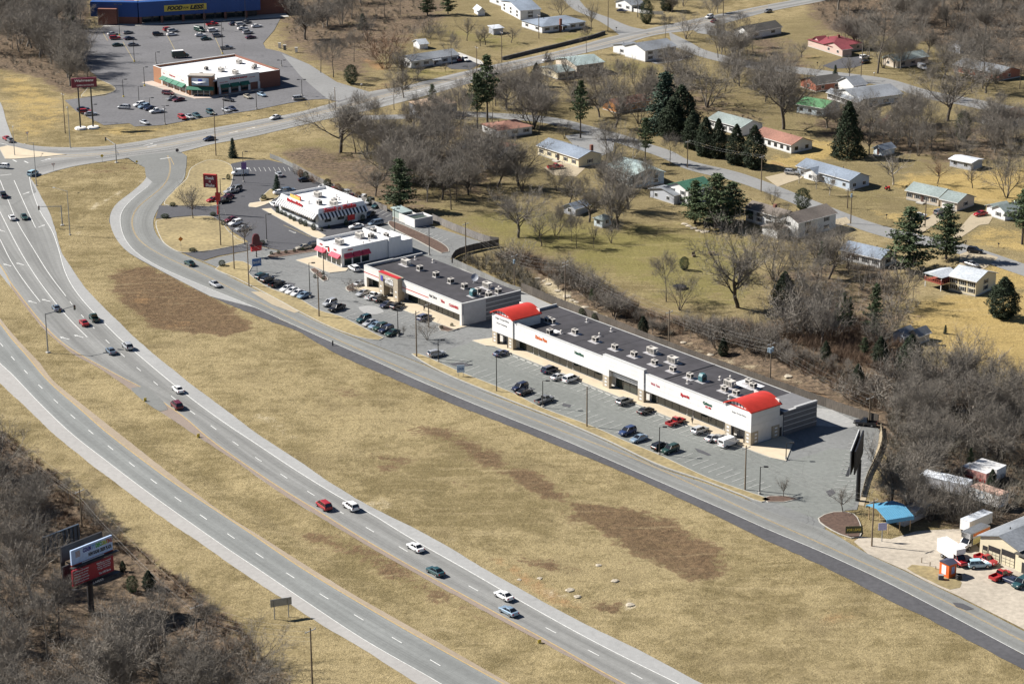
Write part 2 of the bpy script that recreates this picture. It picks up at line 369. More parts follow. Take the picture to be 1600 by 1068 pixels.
dB = [(191.7,554.8),(216.7,576.8),(243.2,598.8),(271.3,621.8),(300.9,644.5),(333.8,668.1),(367.9,692.6),(403.8,717.6),(443.5,743.7),(486,770.7),(531,799),(578,827.3),(630,857.5),(684,888),(739.6,918.9),(799,952),(860.7,984.3),(927.2,1019.5),(994.7,1055.4)]
for i, (u, v) in enumerate([(145,511),(168.1,533.8)]+dB):
    a, b = G(u-6, v-5), G(u+6, v+5)
    l2 = [(145,511),(168.1,533.8)]+dB; a = l2[max(0, i-1)]; b = l2[min(len(l2)-1, i+1)]
    t = np.array(G(*b)[:2])-np.array(G(*a)[:2]); t /= np.linalg.norm(t); c = np.array(G(u, v)[:2])
    strip_quads(mbw, [c-t*1.6, c, c+t*1.6], 0.19, 0.08)
line(mbw, [(0,281.5),(12.6,313),(27.8,348.5),(50.6,386.4),(75.9,426.9),(103,463)], 0.2, 0.08)
line(mbw, [(109,471),(113,476)], 0.2, 0.08); line(mbw, [(127,492),(131,496.5)], 0.2, 0.08)
line(mbw, [(0,331),(25.3,381),(50.6,424),(81,466),(108.7,499),(136.5,527)], 0.2, 0.08)
line(mbw, [(0,374),(17.7,409),(40.5,443),(63,472)], 0.2, 0.08)
line(mbw, [(22,282),(38,318),(55.6,356)], 0.2, 0.08)
line(mbw, [(0,274.5),(18,272.5)], 0.35, 0.08)
for u, v in ((41,302),(65,353.5)): arrow(mbw, u, v, 8, -3, 0.08, 3.4)
for u, v in ((2,360.5),(11.4,414.3),(31.6,412.7),(50.6,472),(72,469.5),(101,528.5),(123,525.5)): arrow(mbw, u, v, -8, -2.2, 0.08, 3.6)
# ---------------------------------------------------------------- frontage road
F_l = [(212,243),(225,258),(231,270),(225,283),(202,303),(182,318),(172,336),(173,353.5),(182,374),(200,394),(235,414),(278,437),(328.7,463),(390,489),(421,502),(465,516),(491.6,534),(526.4,552.8),(577,575.5),(627.6,597),(703.4,629),(800,666.5),(876,698),(951.7,728),(1027.6,762.6),(1098,795.5),(1200,845),(1288.5,885),(1377,932),(1453,967),(1528.7,1008),(1600,1045),(1700,1095)]
F_w = [(236,248),(244,262),(242,278),(232,291),(210,308),(193,326),(187.5,343),(194,371),(215,396.5),(253,419),(303.4,441),(354,462),(400,481),(437,498),(483.8,519),(521,535.5),(577,560),(652.8,594),(728.7,626),(800,655),(876,685),(977,729),(1053,762),(1136,798),(1200,827),(1276,858.5),(1377,905),(1453,944),(1528.7,984),(1600,1022),(1700,1072)]
F_y = [(262,243),(266,258),(264,275),(253,293),(228,313),(212,328),(206,346),(210,364),(222.5,380),(253,399),(303.4,422),(354,447),(400,470),(476,507),(528,531),(602,564),(678,596),(800,642),(901,682),(977,710.5),(1053,743),(1169,798),(1200,812),(1276,846),(1377,891.6),(1478,939.6),(1600,1002),(1700,1052)]
F_r = [(276,240),(288,255),(290,270),(286,283),(273,295.4),(253,318),(242,336),(239,351),(247,371),(265.5,386.4),(291,399.5),(339,420),(354,430),(400,453),(441,474),(465,487.5),(515,512),(585,540),(668,572.5),(728.7,601),(800,630),(876,659),(951.7,692),(1027.6,729.7),(1103,755),(1161.6,778),(1220,802),(1286,824),(1356.8,866),(1415,892),(1453,912),(1496,932),(1589,980),(1650,1012),(1700,1038)]
ribbon('frontage_shoulder', F_l, F_w, 0.03, R_DARK, rough=.11)
ribbon('frontage_road', F_w, F_r, 0.05, R_FRO)
ribbon('pale_bend_shoulder', F_l[1:13], F_w[1:13], 0.055, R_SHO, flat=False)
line(mby, F_y, 0.12, 0.075, shift=0.14); line(mby, F_y, 0.12, 0.075, shift=-0.14); line(mbw, F_w[3:], 0.14, 0.075)
# ---------------------------------------------------------------- cross road and junction
C_bot = [(-120,300),(0,281),(47,279),(87,267),(126.4,258),(162,253),(200,247),(273,240),(328.7,226),(400,212.6),(475.9,194.7),(526.4,183),(582,171),(653,153),(703,139.5),(800,111),(876,92),(972,69.5),(1027.6,54.4),(1103,44),(1200,19),(1296,0),(1420,-26)]
C_top = [(-120,218),(0,213),(20,220),(35,225),(76,230),(151.7,229.5),(215,221.5),(278,210),(400,188),(483.4,171.5),(577,143.5),(627.6,135.5),(728.7,111),(800,95.5),(876,79),(951.7,58.5),(1015,45),(1078,31.6),(1200,7.6),(1250,-2),(1380,-30)]
ribbon('cross_road', C_top, C_bot, 0.06, R_CROSS, rough=.05)
slab('junction_apron', [(-40,232),(40,232),(80,240),(60,258),(47,280),(56,300),(20,320),(-60,320)], 0.075, R_HWY)
ribbon('northwest_road', [(-90,60),(-30,120),(0,159),(10,190),(22,222),(30,240)], [(-170,120),(-110,180),(-60,240),(-50,260),(-45,275),(-40,290)], 0.04, R_SHO)
slab('frontage_mouth', [(196,246),(215,243),(280,236),(292,244),(291,262),(284,280),(240,286),(228,276),(226,262)], 0.066, R_FRO)
line(mbw, [(0,224),(12,226.5)], 0.3, 0.09)
line(mby, [(70,244),(150,240.5),(215,232),(278,222.5),(400,197.5),(520,170.5),(600,149),(728,118),(876,82.5),(1000,55),(1100,33.5),(1200,10)], 0.3, 0.09)
line(mby, [(70,246.5),(150,243),(215,234.5),(278,225),(400,200),(520,173),(600,151.5),(728,120.5),(876,85),(1000,57.5),(1100,36),(1200,12)], 0.3, 0.09)
line(mbw, [(150,247),(215,240),(278,231),(400,206.5),(520,179),(600,158),(728,127),(876,89)], 0.18, 0.09)
line(mbw, [(90,234),(150,234),(215,226.5),(278,215.5),(400,192.5),(480,175)], 0.18, 0.09)
for a, b in (((20,250),(26,253)),((38,252),(44,255))): line(mbw, [a, b], 0.5, 0.09)
for u, v in ((72,250),(238,228.5),(365,207),(392,201),(627,149),(652,143),(232,226)): arrow(mbw, u, v, 8, -2, 0.092, 4.5)
line(mbw, [(250,249),(266,246.5)], 0.5, 0.09)
line(mby, [(266,246),(272,258)], 0.2, 0.09)
slab('tan_traffic_island', [(-2,231),(12,228),(24,230),(50,236),(85,240),(104,242),(70,245.5),(22,249),(8,249)], 0.06, WALK, h=0.14)
# ---------------------------------------------------------------- far lots
slab('supermarket_lot', [(101,157),(119,174),(142,186),(162,196),(202,193),(210,198),(253,196),(316,184.6),(400,172),(450.6,161.5),(486,156),(511,155),(530,160),(560,149),(577,144),(562,139.5),(526,128.5),(483,101),(438,81),(415,76),(411,68),(428,48),(440.5,25),(461,0),(470,-40),(440,-70),(330,-40),(250,-30),(150,20),(164,42),(121,50),(104,66),(125,88),(141,112),(152,120),(147,123),(177,134),(181,142),(164,149.5),(126,153.5)], 0.085, R_FAR)
slab('far_approach_street', [(483,101),(526,128.5),(562,139.5),(577,144),(530,158),(511,155),(470,120),(440,84)], 0.105, R_ST, flat=False)
# ---------------------------------------------------------------- neighbourhood streets
ribbon('neighbourhood_street', [(560,181),(655,178),(700,174),(800,178),(868,184),(930,199),(985,214),(1018,226),(1050,236),(1075,250),(1110,259),(1150,268),(1200,285),(1276,315),(1352,344),(1395,357),(1453,370),(1503,380),(1600,412),(1700,446)],
       [(560,188),(655,185),(700,181),(800,187),(860,194),(925,210),(978,228),(1005,236),(1040,249),(1065,262),(1100,272),(1140,281),(1190,298),(1266,329),(1342,358),(1385,371),(1443,384),(1493,395),(1590,428),(1690,462)], 0.03, R_ST)
ribbon('back_street', [(1045,50),(1078,66),(1103,79),(1159,93),(1200,101),(1240,104),(1310,113),(1352,118),(1392,124),(1453,142),(1503,151),(1600,170),(1700,190)],
       [(1050,72),(1066,78),(1095,89),(1153,103),(1195,111),(1236,114),(1305,123),(1345,129),(1386,135),(1446,154),(1495,163),(1595,184),(1695,204)], 0.03, R_ST)
ribbon('upper_side_street', [(905,0),(920,16),(952,28),(985,42),(1012,47)], [(880,0),(898,16),(930,30),(955,45),(970,57)], 0.03, R_ST)
slab('parking_pad', [(690,100),(700,93),(722,90),(752,99),(735,109),(705,108)], 0.03, R_LOTN)
slab('pale_path', [(712,82),(718,82),(752,95),(757,101),(750,101),(718,88)], 0.035, CONC)
for nm, px, mt in (('pale_driveway', [(1195,277),(1225,270),(1262,268),(1252,279),(1228,287),(1215,292)], R_DRV),
    ('pale_driveway', [(1295,345),(1322,339),(1331,348),(1310,354),(1296,356)], R_DRV),
    ('pale_driveway', [(1472,326),(1495,331),(1462,350),(1436,367),(1424,363),(1445,342)], R_DRV),
    ('pale_driveway', [(1518,335),(1552,338),(1545,350),(1530,352),(1500,372),(1488,372),(1505,350)], R_DRV),
    ('pale_driveway', [(1500,397),(1520,390),(1560,402),(1545,415),(1530,425),(1498,418)], R_DRV),
    ('dark_driveway', [(1285,103),(1318,90),(1345,88),(1355,99),(1335,106),(1300,108)], R_LOTN),
    ('pale_driveway', [(1080,45),(1110,42),(1140,50),(1150,56),(1130,58),(1090,52)], R_ST),
    ('dark_driveway', [(882,212),(930,206),(960,220),(958,236),(935,246),(905,236)], R_ST),
    ('pale_driveway', [(1003,93),(1018,83),(1060,82),(1082,88),(1060,96),(1025,100)], R_ST),
    ('pale_driveway', [(850,262),(885,250),(915,262),(900,276),(865,274)], R_DRV)):
    slab(nm, px, 0.05, mt, flat=True)
# ---------------------------------------------------------------- restaurant and shop lots
slab('restaurant_lot', [(361,256),(389.4,250),(419,250),(458,259),(501,285),(551.7,308),(597,321),(616,332),(612,345),(585,356),(560,366),(495,376),(470,392),(440,392),(405,384),(385,392),(340,400),(318,407),(300,401),(285.7,395),(318.6,394),(345,389),(388,378),(379,372),(361.6,361),(349,346),(329,338.5),(300,337),(243,342),(249,321),(290,323),(326,323),(336,318),(354,295),(361.6,285)], 0.075, R_LOTN)
slab('shop_lot', [(285,395.5),(320,408.5),(340,402),(385,393),(405,385),(440,393),(470,393),(495,377),(560,367),(612,346),(620,333),(675.6,353.5),(761.6,381),(703,404),(713.5,412),(760,432),(800,452),(870,484),(960,520),(1060,556),(1180,600),(1262,624),(1308.7,636),(1362,659),(1374.5,672),(1372,694),(1356.8,740),(1344,778),(1339,796),(1300,799),(1278,808),(1290,826),(1240,812),(1200,797),(1160,775),(1100,752),(1028,729),(952,691),(876,658),(800,628),(724,600),(668,571),(600,545),(560,529),(520,512.5),(465,486),(420,462),(392,446),(376,428),(345,420)], 0.062, R_LOT)
slab('strip_front_lot', [(668,558),(740,533),(800,549),(1175,699),(1230,722),(1300,700),(1345,705),(1335,790),(1285,815),(1189,776),(1103,746),(1028,709.5),(977,689),(926,666.5),(848,637.5),(800,614),(724,583)], 0.08, R_LOT2, flat=False)
slab('rear_alley', [(704,405),(712,408),(830,462),(960,520),(1262,636),(1300,640),(1345,663),(1330,668),(1255,664),(1200,640),(960,545),(800,478),(740,440)], 0.09, R_SHO, flat=False)
# grass islands with kerbs on the lots
GRASS_I = mat('mown_dry_grass', (0.29,0.23,0.115), 0.95, 0.25, 0.9, big=0.2, bump=0.5)
MULCH = mat('brown_mulch', (0.10,0.062,0.045), 0.95, 0.3, 1.5, bump=0.5)
for nm, px, mt in (('grass_strip', [(336,322),(352,303),(363,285),(361,259),(330,250),(300,262),(291,280),(272,298),(257,320),(300,322)], GRASS_I),
    ('grass_island', [(244,346),(270,342),(325,338),(345,347),(358,362),(372,374),(384,380),(340,390),(318,393),(284,395),(262,385),(250,371)], GRASS_I),
    ('grass_strip', [(336,421),(342,416),(368,408),(380,409),(394,417),(389,426),(400,437),(418,448.4),(441.6,458),(468,467),(499,485),(530.6,494),(554,505),(593,525),(600,528),(592,532),(560,527),(515,511),(465,486),(440,472),(402,452),(370,436)], GRASS_I),
    ('grass_strip', [(643,553),(655,553),(668,558),(683,565),(724,583),(800,613.5),(848,637.5),(926.4,666.5),(977,689),(1027.6,709.5),(1103,745),(1159,765),(1189,775),(1204,781),(1190,785),(1160,774),(1100,751),(1028,726),(952,690),(876,657),(800,627),(728,598),(700,586),(668,570)], GRASS_I),
    ('planted_island', [(417,401),(425,396),(455,391),(486,389),(497,393),(470,397),(440,402),(420,405)], MULCH),
    ('planted_island', [(484,421),(492,419),(508,430),(513,438),(506,440),(494,431)], MULCH),
    ('grass_island', [(405,312),(422,296),(430,297),(437,306),(428,312),(408,316)], GRASS_I),
    ('planted_island', [(540,449),(556,442),(566,446),(562,454),(545,456)], MULCH),
    ('planted_island', [(684,510),(706,505),(718,512),(700,519),(688,517)], MULCH),
    ('planted_island', [(1190,780),(1202,775),(1228,775),(1247,780),(1225,785),(1200,785)], MULCH),
    ('planted_island', [(1278,810),(1302,800),(1334,803),(1346,824),(1344,839),(1330,841),(1312,835),(1288,822)], MULCH),
    ('planted_island', [(608,346),(630,352),(690,380),(702,394),(690,396),(655,378),(612,356)], MULCH),
    ('kerbed_median', [(389,324),(390,318),(404,316),(428,310),(420,318),(400,325)], WALK),
    ('grass_island', [(147,123),(158,126),(177,135),(180,142),(164,148),(128,152),(135,140)], GRASS_I)):
    slab(nm, px, 0.06, mt, curve=True, h=0.15)
slab('restaurant_walk', [(409,327),(424,326),(432,333),(495,360),(510,369),(500,374),(488,370)], 0.07, WALK, h=0.14)
slab('corner_restaurant_walk', [(462,407),(494,400),(534,419),(545,419),(541,424),(515,427)], 0.07, WALK, h=0.14)
slab('gravel_verge', [(392,456),(408,456),(440,470),(468,487),(460,489),(425,476)], 0.09, R_DRV, flat=False)
# shop frontage walks are laid out in the buildings' own frames further down
slab('gravel_yard', [(1334,846),(1345,838),(1392,842),(1430,830),(1452,828),(1500,826),(1532,858),(1600,885),(1700,920),(1700,1035),(1650,1010),(1589,977),(1496,930),(1453,911),(1415,891),(1356,865)], 0.07, R_GRAV)
slab('yard_grass_island', [(1417,888),(1425,882),(1455,885),(1490,898),(1503,910),(1500,918),(1484,921),(1455,908),(1430,896)], 0.09, GRASS_I, curve=True, flat=False)
slab('tan_lot_slab', [(1330,786),(1370,690),(1376,672),(1384,675),(1376,700),(1350,790)], 0.04, R_DRV)
for nm, px, mt in (('pale_patch', [(205,606),(225,604),(250,622),(262,640),(250,643),(232,632),(214,618)], R_FRO), ('dark_patch', [(1488,941),(1505,943),(1522,951),(1510,953),(1494,948)], R_LOTN), ('dark_patch', [(880,630),(893,633),(890,637),(878,634)], R_LOTN),
    ('dark_patch', [(560,390),(573,389),(575,392),(561,394)], R_LOTN), ('pale_patch', [(1290,768),(1300,764),(1306,770),(1296,776)], R_DARK), ('dark_patch', [(1085,700),(1098,704),(1112,711),(1106,712),(1090,706)], R_LOTN), ('dark_patch', [(700,568),(722,566),(738,571),(720,574)], R_LOTN), ('dark_patch', [(445,441),(462,443),(458,447),(443,445)], R_LOTN), ('pale_patch', [(560,480),(585,478),(600,488),(575,492)], R_SHO)):
    slab(nm, px, 0.105, mt, curve=True, flat=False)
# ---------------------------------------------------------------- stall lines
mbs = MB()
def stalls(u0, v0, u1, v1, du, dv, n, length=5.3, z=0.1, w=0.17):
    for i in range(n+1):
        t = i/n; c = G(u0+(u1-u0)*t, v0+(v1-v0)*t); a = heading(c.x*0+u0+(u1-u0)*t, v0+(v1-v0)*t, du, dv)
        e = np.array([math.cos(a), math.sin(a)]); p = np.array(c[:2]); strip_quads(mbs, [p, p+e*length], w, z)
stalls(690,565,1180,768, 96,-35, 40); stalls(806,556,1150,694, -96,35, 32); stalls(420,445,590,521, 96,-35, 19)
stalls(585,470,700,521, -96,35, 11); stalls(1330,690,1322,776, 60,-14, 11, z=0.1); stalls(1364,690,1340,770, -70,-6, 14)
stalls(1275,641,1338,668, 40,-12, 7); stalls(590,322,615,333, -30,16, 4)
stalls(366,262,458,262, 8,14, 12); stalls(620,345,700,373, -30,16, 10)
for (u, v) in ((457,362.5),): arrow(mbs, u, v, 10, 4, 0.1, 4)
mbs2 = MB()
for a, b in (((443,352),(486,371)),((160,50),(168,64)),((192,66),(210,97)),((262,57),(276,84)),((330,45),(347,84))): line(mbs2, [a, b], 0.2, 0.12)
stalls(1094,702,1094,702,1,1,1,0.1)
mbs.build('stall_markings', P_FADE)['kind'] = 'structure'; mbs2.build('faded_lot_lines', P_FYEL)['kind'] = 'structure'
mby.build('yellow_lane_lines', P_YEL)['kind'] = 'structure'; mbw.build('white_lane_lines', P_WHITE)['kind'] = 'structure'

# ---------------------------------------------------------------- ground
def inside_dist(P, poly):
    """signed distance (negative inside) of points P to a polygon"""
    x, y = P[:,0], P[:,1]; ins = np.zeros(len(P), bool); d2 = np.full(len(P), 1e18); n = len(poly)
    for i in range(n):
        a, b = poly[i], poly[(i+1) % n]; e = b-a; L2 = e@e
        if L2 < 1e-9: continue
        t = np.clip(((x-a[0])*e[0]+(y-a[1])*e[1])/L2, 0, 1)
        d2 = np.minimum(d2, (x-a[0]-t*e[0])**2+(y-a[1]-t*e[1])**2)
        if abs(e[1]) > 1e-9:
            c = ((a[1] > y) != (b[1] > y)) & (x < e[0]*(y-a[1])/e[1]+a[0]); ins ^= c
    d = np.sqrt(d2); return np.where(ins, -d, d)
def soft(P, px, w=6.0): return np.clip(0.5-inside_dist(P, wpts(px))/(2*w), 0, 1)
gx = np.r_[-4200,-3000,-2000,-1400,-1000,-700,-500,-400,-340, np.arange(-300, 301, 2.5), 340,400,500,700,1000,1400,2000,3000,4200]
gy = np.r_[-1500,-800,-300,0,150,230,280,310, np.arange(330, 1190, 2.5), 1205,1230,1270,1330,1420,1600,1900,2400,3200,4500,6500]
NX, NY = len(gx), len(gy)
XX, YY = np.meshgrid(gx, gy); GP = np.c_[XX.ravel(), YY.ravel()]
dp = np.full(len(GP), 1e9)
for poly in PAVED:
    lo, hi = poly.min(0)-14, poly.max(0)+14
    k = np.where((GP[:,0] > lo[0]) & (GP[:,0] < hi[0]) & (GP[:,1] > lo[1]) & (GP[:,1] < hi[1]))[0]
    if len(k): dp[k] = np.minimum(dp[k], inside_dist(GP[k], poly))
nr = np.random.RandomState(3)
def wob(P, wl, n=7):
    s = np.zeros(len(P))
    for _ in range(n):
        a = nr.uniform(0, 2*math.pi); k = 2*math.pi/(wl*nr.uniform(0.6, 1.5)); s += np.sin(k*(P[:,0]*math.cos(a)+P[:,1]*math.sin(a))+nr.uniform(0, 6.28))
    return s/math.sqrt(n)
mask = np.clip((dp-3.5)/6, 0, 1)
MEDIAN = [(90,540),(150,580),(230,635),(300,685),(400,748),(487,805),(627,892),(800,990),(960,1075),(790,1060),(703,1008),(551,922),(400,828),(346,794),(253,724),(139,634),(63,562),(20,510),(0,480),(0,440),(40,488)]
md = inside_dist(GP, wpts(MEDIAN))
gz = mask*(0.16*wob(GP, 40)+0.10*wob(GP, 14)+0.05*wob(GP, 7)-0.12) - np.clip((-md-2.0)*0.16, 0, 0.9)
gz = gz-0.03
# creek cut behind the fence and low bank by the near wood
CREEK = [(800,447),(850,455),(905,490),(960,512),(1010,533),(1080,560),(1160,582),(1250,612),(1330,640),(1390,665),(1390,640),(1330,610),(1240,575),(1150,545),(1050,508),(960,478),(900,455),(840,425)]
gz -= np.clip(-inside_dist(GP, wpts(CREEK))*0.25, 0, 1.0)*mask
def Z(u, v): 
    return 0.0
Zc = {}
# colour zones
def zone(items):
    z = np.zeros(len(GP))
    for px, w, amt in items: z = np.maximum(z, soft(GP, px, w)*amt)
    return z
dirt = zone([([(s_[0],s_[1]),(s_[0]+d_[0],s_[1]+d_[1]),(s_[0]+d_[0]+2,s_[1]+d_[1]+3),(s_[0]+2,s_[1]+3)], 2.5, .6) for s_, d_ in (((700,742),(150,75)),((720,728),(170,80)),((1010,820),(90,42)),((960,870),(100,50)),((240,470),(60,25)),((200,440),(110,20)))]+[([(168,430),(190,418),(235,416),(280,440),(330,462),(370,490),(400,512),(350,525),(290,518),(240,515),(215,490),(185,465)], 4, 1.0),
    ([(885,783),(960,785),(1050,812),(1132,860),(1130,886),(1105,912),(1050,887),(990,860),(930,828)], 5, 1.0), ([(775,725),(830,732),(892,775),(870,786),(815,760)], 5, .95), ([(640,668),(690,664),(775,708),(800,740),(750,728)], 5, .85),
    ([(570,710),(610,700),(640,718),(625,735),(580,733)], 5, 0.62), ([(450,660),(490,660),(500,680),(465,682)], 6, 0.5),
    ([(500,600),(560,600),(620,625),(600,640),(520,620)], 6, 0.5), ([(660,690),(720,690),(740,720),(690,720)], 6, 0.5),
    ([(865,795),(900,800),(960,830),(920,835)], 4, 0.7), ([(790,862),(850,868),(915,890),(870,896),(800,880)], 3, 0.62), ([(905,940),(960,930),(1000,950),(985,965),(930,960)], 3, 0.6),
    ([(1270,985),(1340,985),(1350,1000),(1290,1005)], 6, 0.45), ([(1355,1035),(1378,1040),(1372,1050),(1358,1047)], 2, 0.7),
    ([(450,820),(560,850),(700,930),(800,985),(760,975),(640,915),(520,855)], 5, 0.85), ([(75,700),(130,760),(200,820),(160,800),(100,750)], 5, 0.4),
    ([(110,262),(200,250),(225,262),(160,275)], 4, 0.5), ([(160,325),(182,316),(172,336),(174,356),(160,350)], 2, 0.5),
    ([(1278,805),(1336,800),(1370,840),(1350,850),(1300,830)], 2, 0.6), ([(560,130),(640,120),(700,140),(640,160),(570,160)], 8, 0.45)])
orange = zone([([(210,455),(230,450),(240,470),(225,478),(212,470)], 5, .6), ([(245,505),(300,500),(310,510),(260,516)], 5, .55), ([(186,440),(200,438),(205,450),(192,452)], 4, .5),
    ([(775,870),(800,882),(850,912),(905,945),(910,957),(870,940),(810,905)], 3.2, 1.0), ([(1290,948),(1340,945),(1360,965),(1300,978),(1270,965)], 4, 0.55), ([(1310,905),(1370,930),(1390,945),(1340,930)], 3, 0.5),
    ([(1205,248),(1240,262),(1230,268),(1200,258)], 2, 0.6), ([(660,262),(690,262),(690,280),(665,280)], 3, 0.8), ([(560,90),(600,95),(620,110),(580,110)], 4, 0.7),
    ([(840,450),(880,458),(920,485),(960,505),(1000,525),(990,532),(930,510),(870,480),(840,465)], 2.5, 0.8), ([(1040,530),(1120,555),(1200,580),(1290,612),(1370,650),(1370,660),(1280,625),(1180,590),(1060,545)], 2.5, 0.6)])
pale = zone([([(132,330),(150,318),(190,296),(226,276),(228,280),(192,301),(152,323),(134,336)], 1.6, .75), ([(120,372),(122,350),(132,332),(137,334),(126,354),(125,374),(138,405),(150,424),(146,424),(132,405)], 1.6, .65), ([(640,800),(700,838),(760,868),(758,874),(698,845),(638,808)], 2.5, .5), ([(300,620),(340,655),(390,690),(386,695),(335,660),(298,626)], 2, .45), ([(400,645),(430,655),(470,695),(480,700),(440,680),(405,655)], 3, 0.8), ([(560,775),(600,780),(640,800),(600,795)], 3, 0.7), ([(820,905),(850,915),(905,935),(905,945),(860,930)], 1.5, 0.9),
    ([(972,938),(995,936),(996,950),(976,950)], 1, 1.0), ([(380,870),(560,925),(640,975),(560,950),(450,900)], 6, 0.5), ([(1180,790),(1300,850),(1400,905),(1330,880),(1230,830)], 5, 0.35),
    ([(275,358),(300,352),(322,358),(320,372),(290,372),(276,368)], 2, 0.9), ([(838,428),(870,440),(905,470),(950,500),(1000,520),(1010,530),(960,512),(900,490),(850,455)], 2, 0.9),
    ([(1070,530),(1160,560),(1260,590),(1255,597),(1160,570),(1070,540)], 2.5, 0.6), ([(1052,470),(1100,475),(1160,490),(1120,492)], 5, 0.4)])
green = zone([([(610,330),(700,340),(780,385),(860,400),(960,440),(1050,475),(1160,480),(1210,440),(1180,370),(1050,350),(950,350),(850,320),(740,330)], 14, 0.75),
    ([(640,100),(690,110),(740,110),(700,118),(630,125)], 6, 0.7), ([(660,40),(800,50),(830,75),(780,80),(700,60)], 10, 0.55), ([(850,60),(930,45),(950,55),(860,75)], 6, 0.6), ([(930,90),(1000,95),(1040,110),(980,120),(930,110)], 8, 0.6),
    ([(1280,270),(1350,290),(1400,310),(1380,330),(1320,310)], 8, 0.5), ([(1380,240),(1440,235),(1480,260),(1420,265)], 8, 0.35), ([(960,125),(1100,120),(1140,150),(1050,165)], 10, 0.35), ([(400,225),(520,215),(560,235),(470,245)], 8, 0.4), ([(1420,480),(1480,470),(1560,480),(1500,500),(1430,500)], 6, 0.25), ([(1180,150),(1330,170),(1420,190),(1300,220)], 12, 0.35)])
gold = zone([([(1420,500),(1440,470),(1500,462),(1570,465),(1660,420),(1660,560),(1600,585),(1500,560),(1430,530)], 6, 1.0), ([(1400,290),(1420,270),(1500,268),(1620,262),(1620,330),(1530,320),(1450,300)], 8, 0.9),
    ([(1350,330),(1410,330),(1470,325),(1500,345),(1480,370),(1380,352)], 8, 0.6), ([(1260,215),(1320,225),(1310,250),(1230,250),(1230,240)], 5, 0.8), ([(1480,375),(1540,350),(1620,360),(1620,400),(1540,385)], 6, 0.6), ([(1550,395),(1620,425),(1620,460),(1570,450),(1530,430)], 6, 0.9),
    ([(0,112),(50,122),(95,150),(110,185),(60,220),(20,210),(0,150)], 6, 0.55), ([(100,200),(300,195),(470,165),(400,180),(200,215)], 5, 0.5), ([(1210,240),(1270,255),(1250,270),(1190,255)], 5, 0.8), ([(1370,150),(1440,170),(1420,200),(1380,190)], 8, 0.4), ([(1320,85),(1260,95),(1210,98),(1230,85)], 4, 0.4)])
woods = zone([([(-80,640),(0,672),(40,700),(90,745),(150,800),(215,850),(260,890),(330,940),(380,985),(420,1040),(470,1100),(300,1250),(-300,1250),(-300,640)], 5, 1.0),
    ([(-60,-80),(130,-80),(140,30),(118,60),(150,115),(120,150),(95,142),(50,118),(0,108),(-60,100)], 5, 1.0), ([(1230,-80),(1700,-80),(1700,130),(1560,110),(1480,70),(1360,55),(1280,45)], 8, 1.0),
    ([(1285,640),(1200,600),(1060,552),(960,515),(900,480),(830,440),(780,400),(770,385),(850,400),(960,455),(1080,500),(1200,500),(1300,470),(1400,520),(1430,560),(1560,600),(1700,600),(1700,900),(1600,870),(1500,825),(1430,815),(1360,800),(1375,690)], 7, 0.9),
    ([(420,240),(480,225),(560,240),(640,270),(680,330),(620,330),(540,295),(470,268)], 6, 0.7), ([(430,-60),(720,-60),(700,30),(620,80),(560,130),(490,100),(430,70)], 9, 0.75), ([(640,190),(800,190),(840,260),(760,320),(690,310),(640,260)], 10, 0.55),
    ([(1150,60),(1230,50),(1280,100),(1250,150),(1190,140)], 10, 0.6), ([(1250,180),(1450,190),(1600,200),(1600,250),(1480,260),(1400,240),(1270,215)], 8, 0.65), ([(980,130),(1100,120),(1200,180),(1150,240),(1040,220)], 10, 0.5), ([(1180,420),(1420,400),(1440,520),(1300,520),(1200,480)], 8, 0.6), ([(800,60),(1000,110),(960,180),(800,160)], 14, 0.35)])
mid = zone([(MEDIAN, 4, 1.0)])
hood = zone([([(420,235),(560,190),(700,150),(860,105),(1000,70),(1240,20),(1700,-60),(1700,420),(1480,380),(1390,370),(1250,330),(1150,300),(1040,330),(960,460),(800,430),(640,340),(500,290)], 12, 0.8), ([(430,0),(760,-60),(1250,-60),(1000,40),(700,105),(560,140),(450,80)], 10, 0.7), ([(1160,330),(1330,360),(1440,440),(1430,540),(1200,560),(960,500),(1000,440)], 10, 0.5)])  # neighbourhood lawns: browner grass, with shade also put into the colour
for k, i in enumerate(range(len(GP))): break
vv = np.c_[GP, gz]
fi = (np.arange(NY-1)[:,None]*NX+np.arange(NX-1)[None,:]).ravel()
fs = np.c_[fi, fi+1, fi+NX+1, fi+NX]
me = bpy.data.meshes.new('ground'); me.vertices.add(len(vv)); me.vertices.foreach_set('co', vv.ravel())
me.loops.add(len(fs)*4); me.loops.foreach_set('vertex_index', fs.ravel()); me.polygons.add(len(fs)); me.polygons.foreach_set('loop_start', np.arange(len(fs))*4)
me.polygons.foreach_set('use_smooth', np.ones(len(fs), bool)); me.update(calc_edges=True)
for nm, chans in (('zone_a', (dirt, green, gold)), ('zone_b', (woods, orange, pale)), ('zone_c', (mid, hood, mid*0))):
    at = me.color_attributes.new(nm, 'FLOAT_COLOR', 'POINT'); at.data.foreach_set('color', np.c_[chans[0], chans[1], chans[2], np.ones(len(GP))].ravel())
gm = bpy.data.materials.new('dry_grass_ground'); gm.use_nodes = True; t = gm.node_tree; N = t.nodes; L = t.links
p = N['Principled BSDF']; p.inputs['Roughness'].default_value = 0.95; p.inputs['Specular IOR Level'].default_value = 0.1
geo = N.new('ShaderNodeNewGeometry')
def gnoise(scale, det=5, rough=0.6, vec=None):
    n = N.new('ShaderNodeTexNoise'); n.inputs['Scale'].default_value = scale; n.inputs['Detail'].default_value = det; n.inputs['Roughness'].default_value = rough; L.new(vec or geo.outputs['Position'], n.inputs['Vector']); return n.outputs[0]
